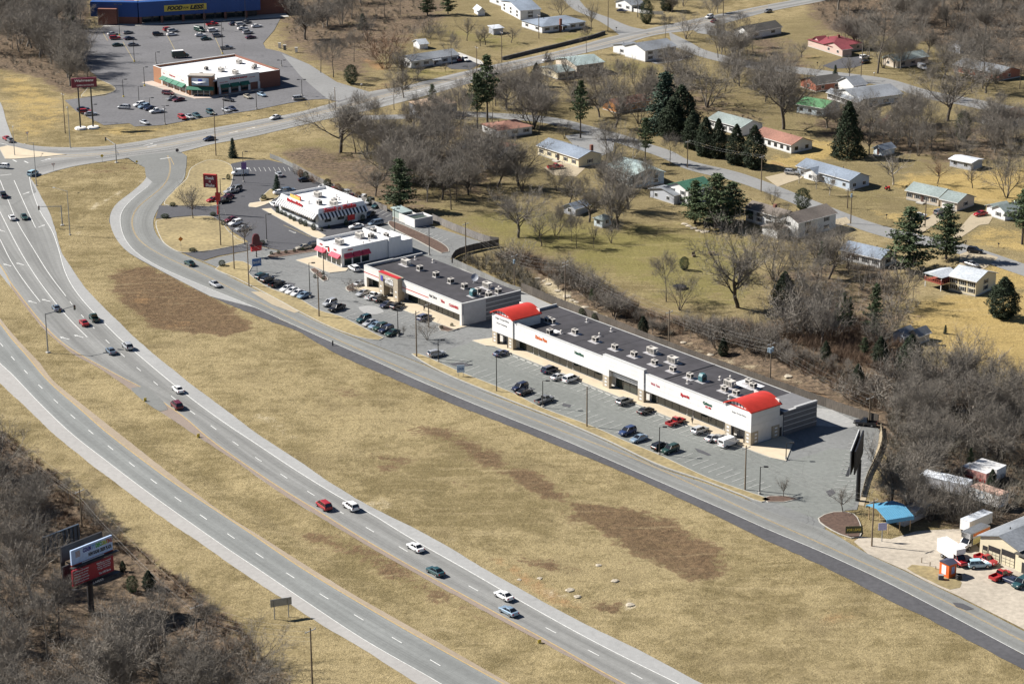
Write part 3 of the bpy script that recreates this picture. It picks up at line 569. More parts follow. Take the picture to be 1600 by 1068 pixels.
def gm_(op, a, b=None, c=None):
    m_ = N.new('ShaderNodeMath'); m_.operation = op
    for k, q in enumerate((a, b, c)):
        if q is None: continue
        if isinstance(q, (int, float)): m_.inputs[k].default_value = q
        else: L.new(q, m_.inputs[k])
    return m_.outputs[0]
def sstep(x, lo, hi, a=0.0, b=1.0):
    m_ = N.new('ShaderNodeMapRange'); m_.interpolation_type = 'SMOOTHSTEP'; m_.inputs[1].default_value = lo; m_.inputs[2].default_value = hi; m_.inputs[3].default_value = a; m_.inputs[4].default_value = b; L.new(x, m_.inputs[0]); return m_.outputs[0]
def cmix(f, a, b):
    m_ = N.new('ShaderNodeMix'); m_.data_type = 'RGBA'
    if isinstance(f, float): m_.inputs[0].default_value = f
    else: L.new(f, m_.inputs[0])
    for k, q in ((6, a), (7, b)):
        if isinstance(q, tuple): m_.inputs[k].default_value = (*q, 1)
        else: L.new(q, m_.inputs[k])
    return m_.outputs[2]
mp = N.new('ShaderNodeMapping'); mp.inputs['Rotation'].default_value = (0,0,R(52)); mp.inputs['Scale'].default_value = (0.9,1.15,1); L.new(geo.outputs['Position'], mp.inputs[0])
nA, nB, nC, nD, nE = gnoise(0.018, 4), gnoise(0.11, 6, 0.65), gnoise(0.7, 6, 0.7), gnoise(3.2, 5, 0.7), gnoise(0.35, 6, 0.7, mp.outputs[0])
blot = gm_('ADD', gm_('MULTIPLY', nA, 0.35), gm_('ADD', gm_('MULTIPLY', nB, 0.4), gm_('MULTIPLY', nE, 0.3)))
c = cmix(sstep(blot, 0.43, 0.60), (0.192,0.152,0.074), (0.340,0.272,0.146))
zc_ = N.new('ShaderNodeVertexColor'); zc_.layer_name = 'zone_c'; sc2 = N.new('ShaderNodeSeparateColor'); L.new(zc_.outputs[0], sc2.inputs[0])
c = cmix(gm_('MULTIPLY', sstep(gm_('ADD', sc2.outputs[1], gm_('MULTIPLY', gm_('SUBTRACT', nB, 0.5), 1.2)), 0.25, 0.85, 0, 0.9), sstep(sc2.outputs[1], .02, .25)), c, cmix(nB, (0.125,0.103,0.05), (0.275,0.222,0.115)))
c = cmix(sstep(nC, 0.50, 0.70, 0, 0.45), c, (0.165,0.128,0.064))
c = cmix(sstep(nD, 0.56, 0.70, 0, 0.32), c, (0.46,0.385,0.24))
c = cmix(sstep(gnoise(0.05, 7, 0.62), 0.54, 0.68, 0, 0.5), c, (0.185,0.145,0.078))
za = N.new('ShaderNodeVertexColor'); za.layer_name = 'zone_a'; sa = N.new('ShaderNodeSeparateColor'); L.new(za.outputs[0], sa.inputs[0])
zb = N.new('ShaderNodeVertexColor'); zb.layer_name = 'zone_b'; sb = N.new('ShaderNodeSeparateColor'); L.new(zb.outputs[0], sb.inputs[0])
jit = gm_('ADD', gm_('MULTIPLY', gm_('SUBTRACT', nB, 0.5), 1.5), gm_('ADD', gm_('MULTIPLY', gm_('SUBTRACT', nC, 0.5), 0.9), gm_('MULTIPLY', gm_('SUBTRACT', nD, 0.5), 0.5)))
def zf(ch, lo=0.3, hi=0.75, top=1.0):
    on = sstep(ch, 0.02, 0.25); return gm_('MULTIPLY', sstep(gm_('ADD', ch, jit), lo, hi, 0, top), on)
c = cmix(zf(sa.outputs[1], 0.25, 0.8, 0.9), c, cmix(nC, (0.13,0.125,0.04), (0.265,0.225,0.085)))
c = cmix(zf(sa.outputs[2], 0.3, 0.7), c, cmix(nB, (0.32,0.23,0.085), (0.45,0.335,0.145)))
c = cmix(zf(sb.outputs[0], 0.3, 0.7), c, cmix(sstep(nC, 0.35, 0.65), (0.078,0.060,0.044), (0.225,0.165,0.112)))
c = cmix(zf(sa.outputs[0], 0.38, 0.62, 0.85), c, cmix(sstep(nC, 0.35, 0.7), (0.085,0.052,0.033), (0.195,0.125,0.072)))
c = cmix(gm_('MULTIPLY', sstep(gm_('ADD', sb.outputs[1], gm_('MULTIPLY', jit, 0.6)), 0.3, 0.75, 0, 0.8), sstep(sb.outputs[1], .05, .3)), c, cmix(nC, (0.24,0.125,0.055), (0.42,0.26,0.125)))
c = cmix(zf(sb.outputs[2], 0.35, 0.75, 0.9), c, cmix(nC, (0.36,0.30,0.18), (0.56,0.48,0.34)))
mp2 = N.new('ShaderNodeMapping'); mp2.inputs['Rotation'].default_value = (0,0,R(56)); mp2.inputs['Scale'].default_value = (0.05,0.55,1); L.new(geo.outputs['Position'], mp2.inputs[0])
nM = gnoise(1.0, 5, 0.65, mp2.outputs[0])
tr_ = sstep(nM, 0.54, 0.70, 0, 0.35)
c = cmix(gm_('MULTIPLY', tr_, gm_('SUBTRACT', 1.0, sb.outputs[0])), c, (0.43,0.345,0.20))
c = cmix(gm_('MULTIPLY', sstep(nM, 0.46, 0.34, 0, 0.45), sstep(nC, 0.4, 0.6)), c, (0.135,0.10,0.05))
c = cmix(gm_('MULTIPLY', sstep(gnoise(0.42, 4, 0.6), 0.60, 0.70, 0, 0.6), sstep(nD, 0.42, 0.58)), c, (0.125,0.098,0.048))
gr = gm_('MULTIPLY', sstep(nD, 0.3, 0.7, 0.85, 1.14), sstep(gnoise(1.6, 5, 0.7), 0.35, 0.65, 0.88, 1.11))
sc_ = N.new('ShaderNodeVectorMath'); sc_.operation = 'SCALE'; L.new(c, sc_.inputs[0]); L.new(gr, sc_.inputs['Scale'])
L.new(sc_.outputs[0], p.inputs['Base Color'])
bp = N.new('ShaderNodeBump'); bp.inputs['Strength'].default_value = 0.8; bp.inputs['Distance'].default_value = 0.5
L.new(gm_('ADD', gm_('MULTIPLY', nD, 0.5), nC), bp.inputs['Height']); L.new(bp.outputs[0], p.inputs['Normal'])
me.materials.append(gm)
struct(obj('ground', me))
def ground_z(x, y):
    """height of the ground sheet at a world point (bilinear)"""
    i = int(np.clip(np.searchsorted(gx, x)-1, 0, NX-2)); j = int(np.clip(np.searchsorted(gy, y)-1, 0, NY-2))
    a = (x-gx[i])/(gx[i+1]-gx[i]); b = (y-gy[j])/(gy[j+1]-gy[j]); q = gz.reshape(NY, NX)
    return float(q[j,i]*(1-a)*(1-b)+q[j,i+1]*a*(1-b)+q[j+1,i]*(1-a)*b+q[j+1,i+1]*a*b)
def base(u, v):
    g = G(u, v); return Vector((g.x, g.y, ground_z(g.x, g.y)))
# ---------------------------------------------------------------- lettering, windows, roof units
TXT = {}
def letters(parent, text, width, height, mt, loc, face='-y', depth=0.06, shear=0.0, bold=0.02, name='lettering', spacing=1.0, tilt=None, label=None):
    """raised letters centred at loc; face is the direction they look in the parent's frame"""
    key = (text, shear, bold, spacing)
    if key not in TXT:
        cu = bpy.data.curves.new(name, 'FONT'); cu.body = text; cu.align_x = 'CENTER'; cu.align_y = 'CENTER'; cu.shear = shear; cu.offset = bold; cu.space_character = spacing; cu.extrude = 0.05; cu.resolution_u = 2
        to = bpy.data.objects.new('letters_tmp', cu); COL.objects.link(to); bpy.context.view_layer.update()
        dg = bpy.context.evaluated_depsgraph_get(); me = bpy.data.meshes.new_from_object(to.evaluated_get(dg)); bpy.data.objects.remove(to); bpy.data.curves.remove(cu)
        n = len(me.vertices); a = np.empty(n*3); me.vertices.foreach_get('co', a); a = a.reshape(n, 3)
        fs = [tuple(p.vertices) for p in me.polygons]; bpy.data.meshes.remove(me)
        a[:,0] -= (a[:,0].max()+a[:,0].min())/2; a[:,1] -= (a[:,1].max()+a[:,1].min())/2
        TXT[key] = (a/[np.ptp(a[:,0]), np.ptp(a[:,1]), 0.1], fs)
    a, fs = TXT[key]; x, y, z = a[:,0]*width, a[:,1]*height, a[:,2]*depth
    if face == '-y': P = np.c_[x, -z, y]
    elif face == '+x': P = np.c_[z, x, y]
    elif face == '-x': P = np.c_[-z, -x, y]
    elif face == '+y': P = np.c_[-x, z, y]
    else: P = np.c_[x, y, z]
    me = bpy.data.meshes.new(name); me.from_pydata((P+np.array(loc)).tolist(), [], fs); me.materials.append(mt)
    o = obj(name, me, parent)
    if label: o['label'] = label
    return o
def bx(parent, name, x0, x1, y0, y1, z0, z1, mt): return MB().box(x0, x1, y0, y1, z0, z1).build(name, mt, parent)
def pane(parent, x0, x1, z0, z1, y, mt=None, frame=None, fw=0.07, axis='y', name='window', sub='pane'):
    """window: frame with a recessed glass pane as its sub-part, facing -axis at depth y"""
    fr = MB(); q = frame or DARKM
    def B(mb, a0, a1, b0, b1, c0, c1):
        if axis == 'y': mb.box(a0, a1, b0, b1, c0, c1)
        else: mb.box(b0, b1, a0, a1, c0, c1)
    for a0, a1, c0, c1 in ((x0, x0+fw, z0, z1), (x1-fw, x1, z0, z1), (x0+fw, x1-fw, z0, z0+fw), (x0+fw, x1-fw, z1-fw, z1)): B(fr, a0, a1, y-0.05, y+0.1, c0, c1)
    f = fr.build(name, q, parent); g = MB(); B(g, x0+fw, x1-fw, y, y+0.06, z0+fw, z1-fw); g.build(sub, mt or GLASS, f); return f
UNITS = {}
def roof_unit(parent, x, y, z, kind='small', rz=0.0):
    """air-conditioning unit on its pale roof pad"""
    if kind not in UNITS:
        b, d, p_ = MB(), MB(), MB()
        if kind == 'small':
            b.box(-.95,.95,-.6,.6,.3,1.45); b.box(-1.0,1.0,-.65,.65,1.45,1.52); d.box(-.7,.7,-.62,-.61,.5,1.25); d.box(.955,.965,-.45,.45,.5,1.3); d.box(-.5,.4,-.4,.4,1.523,1.56); p_.box(-1.9,1.9,-1.5,1.5,0,.05)
        elif kind == 'cube':
            b.box(-.8,.8,-.8,.8,.15,1.6); b.box(-.85,.85,-.85,.85,1.6,1.68); d.box(.81,.82,-.65,.65,.4,1.4); d.box(-.65,.65,-.82,-.81,.4,1.4); d.box(-.45,.45,-.45,.45,1.683,1.73); p_.box(-1,1,-1,1,0,.14)
        elif kind == 'big':
            b.box(-1.6,1.6,-.9,.9,.35,1.8); b.box(-1.65,1.65,-.95,.95,1.8,1.88); b.box(1.65,2.3,-.35,.35,.7,1.5)
            for k in range(5): d.box(-1.4+.6*k,-1.0+.6*k,-.92,-.91,.5,1.6)
            d.box(-1.2,-.2,-.5,.5,1.883,1.94); p_.box(-2.4,2.4,-1.7,1.7,0,.05)
        elif kind == 'teal':
            b.box(-.8,.8,-1.0,1.0,.3,1.7); b.extrude([(-1.0,1.7),(1.0,1.7),(.5,2.4),(-.5,2.4)],'x',-.7,.7); d.box(.81,.82,-.7,.7,.5,1.5); p_.box(-1.7,1.7,-1.6,1.6,0,.05)
        else:   # slender vent
            b.tube((0,0,0),(0,0,.9),.22,.22,8); b.tube((0,0,.9),(0,0,1.15),.42,.2,8); d.tube((0,0,.84),(0,0,.9),.35,.35,8); p_.box(-.5,.5,-.5,.5,0,.05)
        UNITS[kind] = (b.mesh('rooftop_unit', mat('teal_metal',(.06,.16,.18),.5) if kind == 'teal' else mat('unit_metal',(.62,.58,.52),.5,.08)), d.mesh('grille', DARKM), p_.mesh('roof_pad', mat('pale_roof_pad',(.42,.41,.42),.85,.12)))
    a, g, pd = UNITS[kind]
    o = obj('rooftop_unit', a, parent); o.location = (x, y, z); o.rotation_euler = (0, 0, rz); o.scale = (.84,.84,.84)
    obj('grille', g, o); obj('roof_pad', pd, o); return o
def flat_building(root, x0, x1, y0, y1, h, par, wallm, roofm, t=0.3, cap=None):
    """walls with a parapet and a roof sheet below its top"""
    w = MB()
    w.box(x0, x1, y0, y0+t, 0, h+par); w.box(x0, x1, y1-t, y1, 0, h+par); w.box(x0, x0+t, y0+t, y1-t, 0, h+par); w.box(x1-t, x1, y0+t, y1-t, 0, h+par)
    w.build('wall', wallm, root); bx(root, 'roof', x0+t, x1-t, y0+t, y1-t, h-.3, h, roofm)
    if cap:
        c_ = MB(); e = .05; z = h+par
        c_.box(x0-e, x1+e, y0-e, y0+t+e, z, z+.1); c_.box(x0-e, x1+e, y1-t-e, y1+e, z, z+.1); c_.box(x0-e, x0+t+e, y0+t+e, y1-t-e, z, z+.1); c_.box(x1-t-e, x1+e, y0+t+e, y1-t-e, z, z+.1)
        c_.build('parapet_cap', cap, root)

# ---------------------------------------------------------------- long white strip of shops
AZ = R(-51.6)
g0 = G(770.7, 534.8)
S1 = thing('shopping_strip', 'long white strip of shops with an arched red roof at each end', 'shops', (g0.x, g0.y, 0.1), AZ)
Lx = 95.4
bx(S1, 'wall', 0.3, Lx-.3, 1.9, 20.9, 0, 5.2, OFFW); bx(S1, 'roof', 0.1, Lx-.1, .62, 21, 5.2, 5.5, TAR)
for x0, x1 in ((8.3,43.7),(58.7,86.9)):           # white fascia in stacked panels with open joints
    bx(S1, 'fascia_core', x0, x1, .12, .6, 3.15, 7.4, GREYW)
    n = 5 if x1-x0 > 30 else 4
    for k in range(n):
        a, b = x0+(x1-x0)*k/n, x0+(x1-x0)*(k+1)/n
        for z0, z1 in ((3.15,4.55),(4.58,6.0),(6.03,7.4)): bx(S1, 'wall_panel', a+.012, b-.012, 0, .12, z0, z1, WHITE)
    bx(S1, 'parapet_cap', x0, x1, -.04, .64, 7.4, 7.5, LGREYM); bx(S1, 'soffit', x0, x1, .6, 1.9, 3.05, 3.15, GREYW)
bx(S1, 'fascia_core', 43.7, 58.7, -.18, .6, 5.0, 8.3, GREYW)
for k in range(2):
    for z0, z1 in ((5.0,6.1),(6.13,7.2),(7.23,8.3)): bx(S1, 'wall_panel', 43.7+7.5*k+.012, 51.2+7.5*k-.012, -.3, -.18, z0, z1, WHITE)
bx(S1, 'parapet_cap', 43.65, 58.75, -.34, .64, 8.3, 8.4, LGREYM)
for x0, x1 in ((43.7,46.0),(56.6,58.7)): bx(S1, 'wall_panel', x0, x1, -.3, .6, 3.2, 4.99, WHITE)
bx(S1, 'portal_beam', 46, 56.6, -.2, .3, 4.72, 5.0, DARKM); bx(S1, 'portal_beam', 46, 56.6, .8, 1.2, 3.2, 4.7, WHITE)
def pier(x0, x1, y0=-.3, y1=.6, z=3.2, face=True):
    p_ = bx(S1, 'pier', x0, x1, y0, y1, 0, z, TANB)
    for k in range(3): bx(p_, 'pale_tile', (x0+x1)/2-.38, (x0+x1)/2+.38, y0-.03, y0-.002, .6+.85*k, 1.0+.85*k, WHITE)
pier(43.7,46.0); pier(56.6,58.7)
for x0 in (0.0, 86.9):                            # end towers
    x1 = x0+8.5; bk = 8.8
    for a, b in ((x0, x0+2.0), (x1-2.0, x1)): pier(a, b, -.3, .7, 3.2)
    for yy in (bk-2.2,):
        s_ = x1 if x0 > 50 else x0
        p_ = bx(S1, 'pier', s_-1.0 if x0 > 50 else s_, s_+.06 if x0 > 50 else s_+1.0, yy, bk, 0, 3.2, TANB)
        for k in range(3): bx(p_, 'pale_tile', x1+.061, x1+.09, yy+.7, yy+1.5, .6+.85*k, 1.0+.85*k, WHITE)
    if x0 > 50:
        p_ = bx(S1, 'pier', x1-1.0, x1+.06, .7, 2.0, 0, 3.2, TANB)
        for k in range(3): bx(p_, 'pale_tile', x1+.061, x1+.09, .9, 1.6, .6+.85*k, 1.0+.85*k, WHITE)
    bx(S1, 'tower_core', x0+.14, x1-.14, -.16, bk, 3.2, 8.2, GREYW)
    for z0, z1 in ((3.2,4.83),(4.86,6.5),(6.53,8.2)):
        bx(S1, 'wall_panel', x0, x1, -.3, -.16, z0, z1, WHITE)
        bx(S1, 'wall_panel', x1-.14, x1, -.158, bk, z0, z1, OFFW); bx(S1, 'wall_panel', x0, x0+.14, -.158, bk, z0, z1, OFFW)
    arch = [(x0-.35+(x1-x0+.7)*k/14, 8.25+2.0*math.sin(math.pi*(k/14*.86+.07))-.43) for k in range(15)]
    zc = arch[0][1]
    rf = MB(); rf.extrude(arch+[(p_[0], p_[1]-.28) for p_ in arch[::-1]], 'y', -.75, bk+.3); rf.build('arched_roof', REDR, S1)
    gl = MB(); gl.extrude([(p_[0], p_[1]-.3) for p_ in arch[1:-1]], 'y', -.05, .05); gl.build('gable_glazing', mat('gable_glass',(.10,.08,.14),.15), S1)
    for k in range(7):
        xx = x0+1.1+k*1.03; zt = 8.25+2.0*math.sin(math.pi*((xx-x0+.35)/(x1-x0+.7)*.86+.07))-.43-.33
        bx(S1, 'louvre_panel', xx-.36, xx+.36, -.14, -.06, 8.32, max(8.5, zt-.12), WHITE)
    bx(S1, 'eave_band', x0-.3, x1+.3, -.4, -.1, 8.2, 8.36, REDR); bx(S1, 'back_gable', x0+.14, x1-.14, bk-.2, bk, 8.2, 9.2, OFFW)
    pane(S1, x0+2.4, x1-2.4, 0.1, 3.1, 1.9); bx(S1, 'portal_frame', x0+2.0, x0+2.3, -.35, .2, 0, 3.2, DARKM); bx(S1, 'portal_frame', x1-2.3, x1-2.0, -.35, .2, 0, 3.2, DARKM); bx(S1, 'portal_frame', x0+2.3, x1-2.3, -.35, .2, 2.95, 3.2, DARKM)
k = 0
for a, b in ((8.6,43.5),(46.2,56.4),(58.9,86.7)):  # shop windows with doors between
    n = max(3, int((b-a)/2.5)); w = (b-a)/n
    for i in range(n):
        k += 1
        if k % 5 == 3:
            d = MB().box(a+w*i+.1, a+w*(i+1)-.1, 1.8, 1.95, 0, 2.9).build('door', mat('pale_door_frame',(.5,.5,.48),.5), S1)
            bx(d, 'pane', a+w*i+.35, a+w*(i+1)-.35, 1.76, 1.8, .15, 2.7, GLASS); bx(d, 'handle', a+w*(i+1)-.3, a+w*(i+1)-.25, 1.7, 1.79, 1.0, 1.3, GREYM)
        else: pane(S1, a+w*i, a+w*(i+1), .25, 2.95, 1.85, frame=DARKM)
# shaded end of the strip: grey tower flank, dark block with pale courses
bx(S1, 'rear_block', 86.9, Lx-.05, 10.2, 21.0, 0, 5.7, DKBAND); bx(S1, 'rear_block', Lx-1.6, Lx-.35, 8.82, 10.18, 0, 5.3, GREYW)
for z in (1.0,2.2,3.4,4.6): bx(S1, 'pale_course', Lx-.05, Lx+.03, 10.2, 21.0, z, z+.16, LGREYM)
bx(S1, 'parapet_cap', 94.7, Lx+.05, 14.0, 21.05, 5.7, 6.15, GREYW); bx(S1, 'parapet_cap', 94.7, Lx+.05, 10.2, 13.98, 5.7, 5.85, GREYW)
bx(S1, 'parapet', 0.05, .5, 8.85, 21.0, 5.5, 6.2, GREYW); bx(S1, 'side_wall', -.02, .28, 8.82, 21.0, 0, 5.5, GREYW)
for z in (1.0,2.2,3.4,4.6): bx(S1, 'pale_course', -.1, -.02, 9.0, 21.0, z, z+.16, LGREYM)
d = bx(S1, 'door', Lx-.36, Lx-.28, 9.0, 9.9, 0, 2.2, DARKM)
bx(S1, 'rear_edge', .1, 86.8, 20.95, 21.1, 5.0, 5.62, LGREYM)
for xs in range(8, 95, 9):
    bx(S1, 'roof_seam', xs-.04, xs+.04, .65, 20.9, 5.5, 5.52, BLACK)
for xs in range(6, 44, 8):
    bx(S2, 'roof_seam', xs-.04, xs+.04, .55, 19.7, 5.4, 5.42, BLACK) if False else None
bx(S1, 'roof_seam', 60.6, 60.9, .65, 20.9, 5.5, 5.6, BLACK)
for x, y, kd in ((10.6,11,'small'),(20.9,10,'small'),(28.8,10,'small'),(36.4,9.9,'small'),(43.5,10,'small'),(44.6,15,'big'),(51.3,9.8,'small'),(53.1,14.2,'big'),(57.8,9.9,'small'),(64,9.8,'small'),(67.5,10.6,'teal'),(75.9,9.9,'small'),(74.2,13.2,'big'),(79.6,10.1,'small'),(9.4,10.6,'cube'),(17.2,4.8,'cube'),(18.4,7.5,'vent'),(26.2,13.6,'vent'),(25.2,18.4,'vent'),(69.4,14.5,'vent'),(66.4,6.8,'vent'),(88.6,12.4,'cube'),(90.4,13.2,'vent'),(15.5,18.5,'vent'),(70.6,16.8,'vent'),(80.5,7.0,'vent')):
    roof_unit(S1, x, y, 5.5, kd)
bx(S1, 'white_roof_patch', 73.0, 79.5, 15.2, 19.6, 5.5, 5.54, WROOF); roof_unit(S1, 76, 17.6, 5.54, 'small'); roof_unit(S1, 78.6, 16.6, 5.54, 'small')
bx(S1, 'skylight', 15.2, 17.6, 6.6, 8.2, 5.5, 5.62, WROOF)
ORL = mat('orange_letters', (.72,.16,.03), .5); GRL = mat('dark_green_letters', (.03,.11,.07), .5); DKL = mat('dark_letters', (.05,.05,.06), .5)
letters(S1, 'Kitchen Pizza', 4.6, .95, ORL, (19.6,0,6.0), depth=.14, bold=.03); letters(S1, 'Nutrition', 3.4, .85, GRL, (34.4,0,5.95), depth=.14, bold=.03)
letters(S1, 'Web Tans', 3.2, .6, mat('rose_letters',(.5,.10,.13),.5), (62.5,0,5.6), depth=.1); letters(S1, 'Sports', 3.0, 1.0, REDL, (72.9,0,5.7), depth=.18, bold=.04)
letters(S1, 'Quiznos', 3.0, .85, GRL, (80.6,0,5.9), depth=.18, bold=.04); letters(S1, 'SUB', 2.0, .45, REDL, (80.9,0,5.15), depth=.14, bold=.03)
letters(S1, 'Sugar Creek Plaza', 5.6, .55, DKL, (4.2,-.3,7.1), depth=.06); letters(S1, 'Now Leasing', 4.2, .5, DKL, (4.0,-.3,5.8), depth=.06); letters(S1, 'Sugar Creek Plaza', 4.6, .4, DKL, (91.4,-.3,6.6), depth=.05)
M1 = S1.matrix_world if False else Matrix.Translation(S1.location) @ Matrix.Rotation(AZ, 4, 'Z')
def lw(M, pts): return np.array([tuple((M @ Vector((x, y, 0)))[:2]) for x, y in pts])
slab('shop_front_walk', None, 0.1, WALK, h=.14, world=lw(M1, [(-4.4,-3.6),(1.2,-3.4),(3.2,-2.0),(95.4,-2.3),(103.5,-2.0),(107.2,-.6),(99.5,9.5),(95.5,9.8),(95.5,1.8),(0,1.8),(0,3),(-2.5,2.5)]))
for k in range(26):                                # wheel stops in the front row
    pass
STOPM = MB().box(-.95,.95,-.09,.09,0,.13).mesh('wheel_stop', mat('pale_wheel_stop',(.55,.54,.50),.85,.1))
for k in range(31):
    q = M1 @ Vector((7.5+2.75*k, -2.95, 0)); o = obj('wheel_stop', STOPM); o.location = (q.x, q.y, .1); o.rotation_euler = (0,0,AZ); tag(o, 'pale concrete wheel stop in front of the long white shops', 'wheel stop', 'wheel stops along the long white shops')

# ---------------------------------------------------------------- shorter shop block with the tan portal
g0 = G(569.5, 447.5); AZ2 = R(-52.3)
S2 = thing('shop_building', 'white shop block with a dark flat roof and tan entrance portal', 'shops', (g0.x, g0.y, 0.1), AZ2)
M2 = Matrix.Translation(S2.location) @ Matrix.Rotation(AZ2, 4, 'Z'); L2 = 45.3
bx(S2, 'wall', .3, L2-.3, 2.0, 19.8, 0, 5.1, OFFW); bx(S2, 'roof', .1, L2-.1, .5, 19.8, 5.1, 5.4, TAR)
for x0, x1 in ((0,9.2),(18.2,L2)):
    bx(S2, 'fascia_core', x0+.02, x1-.02, .1, .5, 3.0, 6.1, GREYW)
    for z0, z1 in ((3.0,4.05),(4.3,5.2),(5.22,6.1)): bx(S2, 'wall_panel', x0, x1, 0, .1, z0, z1, OFFW)
    bx(S2, 'red_stripe', x0, min(x1, 30.5), -.01, .1, 4.06, 4.29, RED)
    if x1 > 40: bx(S2, 'wall_panel', 30.52, x1, 0, .1, 4.06, 4.29, OFFW)
    bx(S2, 'parapet_cap', x0, x1, -.04, .54, 6.1, 6.2, LGREYM); bx(S2, 'soffit', x0, x1, .5, 2.0, 2.9, 3.0, GREYW)
for x0, x1 in ((0,1.2),(L2-.9,L2)): bx(S2, 'pier', x0, x1, -.01, .6, 0, 2.95, OFFW)
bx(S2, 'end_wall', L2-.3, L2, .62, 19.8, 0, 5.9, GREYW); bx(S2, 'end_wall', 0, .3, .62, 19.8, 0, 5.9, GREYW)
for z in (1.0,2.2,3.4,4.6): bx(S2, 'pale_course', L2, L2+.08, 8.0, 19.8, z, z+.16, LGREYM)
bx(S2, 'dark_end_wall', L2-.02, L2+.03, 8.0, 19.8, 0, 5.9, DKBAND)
bx(S2, 'parapet_cap', L2-.4, L2+.1, .6, 11.5, 5.9, 6.2, LGREYM); bx(S2, 'parapet_cap', L2-.4, L2+.1, 11.52, 19.8, 5.9, 6.05, GREYW); bx(S2, 'parapet_cap', -.1, .4, .6, 9.9, 5.9, 6.2, LGREYM); bx(S2, 'parapet_cap', -.1, .4, 9.92, 19.8, 5.9, 6.05, GREYW)
pt = MB().box(9.2,11.4,-1.4,.7,0,5.2).box(16.0,18.2,-1.4,.7,0,5.2).box(9.2,18.2,-1.4,.7,5.2,6.7); pt.build('portal', TANB, S2)
bx(S2, 'red_cap', 9.1, 18.3, -1.5, -.1, 6.7, 6.85, RED); bx(S2, 'portal_lintel', 11.4, 16.0, -1.2, .5, 3.4, 5.19, mat('dark_tan',(.2,.17,.13),.8))
letters(S2, 'CAPITAL', 3.8, .8, WHITE, (14.2,-1.42,5.6), depth=.14, bold=.04); letters(S2, 'FITNESS', 3.8, .8, WHITE, (14.2,-1.42,4.6), depth=.14, bold=.04)
bx(S2, 'blue_logo', 10.2, 11.2, -1.52, -1.42, 4.5, 6.0, mat('violet_blue',(.10,.09,.38),.5))
for x, z in ((9.9,2.6),(17.0,2.6),(9.9,1.2),(17.0,1.2)): bx(S2, 'pale_tile', x-.15, x+.65, -1.43, -1.402, z, z+.4, WHITE)
letters(S2, 'Nail Salon', 3.6, .8, DKL, (32.5,0,5.0), depth=.06, shear=.3); letters(S2, 'Vino', 1.8, .9, REDL, (36.9,0,4.8), depth=.1); letters(S2, 'CLEANERS', 4.2, .75, REDL, (41.8,0,4.6), depth=.12, bold=.03)
for a, b in ((1.3,9.0),(11.5,15.9),(18.4,L2-1.0)):
    n = max(2, int((b-a)/2.4)); w = (b-a)/n
    for i in range(n): pane(S2, a+w*i, a+w*(i+1), .2, 2.85, 1.95, frame=DARKM)
pane(S2, 1.2, 7.2, .3, 2.8, L2-.02, axis='x', frame=DARKM) if False else None
for x, y, kd in ((5.2,10.6,'big'),(12,10.5,'cube'),(19.7,10.4,'cube'),(26.9,10.1,'cube'),(33,10.2,'cube'),(38.5,10.6,'cube'),(36.4,15.3,'big'),(42.2,14.6,'cube'),(43.2,10.6,'cube'),(39.9,7.9,'teal'),(40.6,12.2,'vent'),(41.6,8.8,'vent'),(2.6,15.6,'vent'),(8.0,17.8,'vent'),(39.4,16.9,'vent')): roof_unit(S2, x, y, 5.4, kd)
ds = MB(); ds.tube((0,0,0),(0,0,1.3),.12,.1,6)
for k in range(3): ds.tube((0,0,.9),(1.2*math.cos(2.1*k),1.2*math.sin(2.1*k),0),.06,.06,4)
dsh = thing('satellite_dish', 'large grey satellite dish on the dark shop roof', 'satellite dish', tuple(M2 @ Vector((30.6,15.4,5.42))), R(-10)); dsh.scale = (.72,.72,.8)
ds.build('mount', GREYM, dsh)
bm_ = MB(); rings = []
for i in range(5):
    r = 1.35*i/4; rings.append([(r*math.cos(t*math.pi/8), -.35*(r/1.35)**2*0-.0+0.0, 0) for t in range(16)])
vs_, fs_ = [(0,0.35,0)], []
for i in range(1,6):
    r = 1.4*i/5; vs_ += [(r*math.cos(t*math.pi/8), .35-.35*(r/1.4)**2, r*math.sin(t*math.pi/8)) for t in range(16)]
for t in range(16): fs_.append((0, 1+t, 1+(t+1)%16))
for i in range(4):
    for t in range(16): a = 1+i*16+t; b = 1+i*16+(t+1)%16; fs_.append((a, a+16, b+16, b))
MB(Matrix.Translation((0,0,1.9)) @ Matrix.Rotation(R(-35), 4, 'X')).add(vs_, fs_).build('dish', mat('dish_grey',(.30,.32,.36),.5), dsh, True)
MB().tube((0,-.1,1.9),(0,-1.2,2.6),.05,.05,4).build('feed_arm', GREYM, dsh)
slab('shop_walk', None, 0.1, WALK, h=.14, world=lw(M2, [(-.5,-3.5),(8,-4.2),(28,-4.2),(46.5,-3.4),(46.5,1.9),(0,1.9)]))
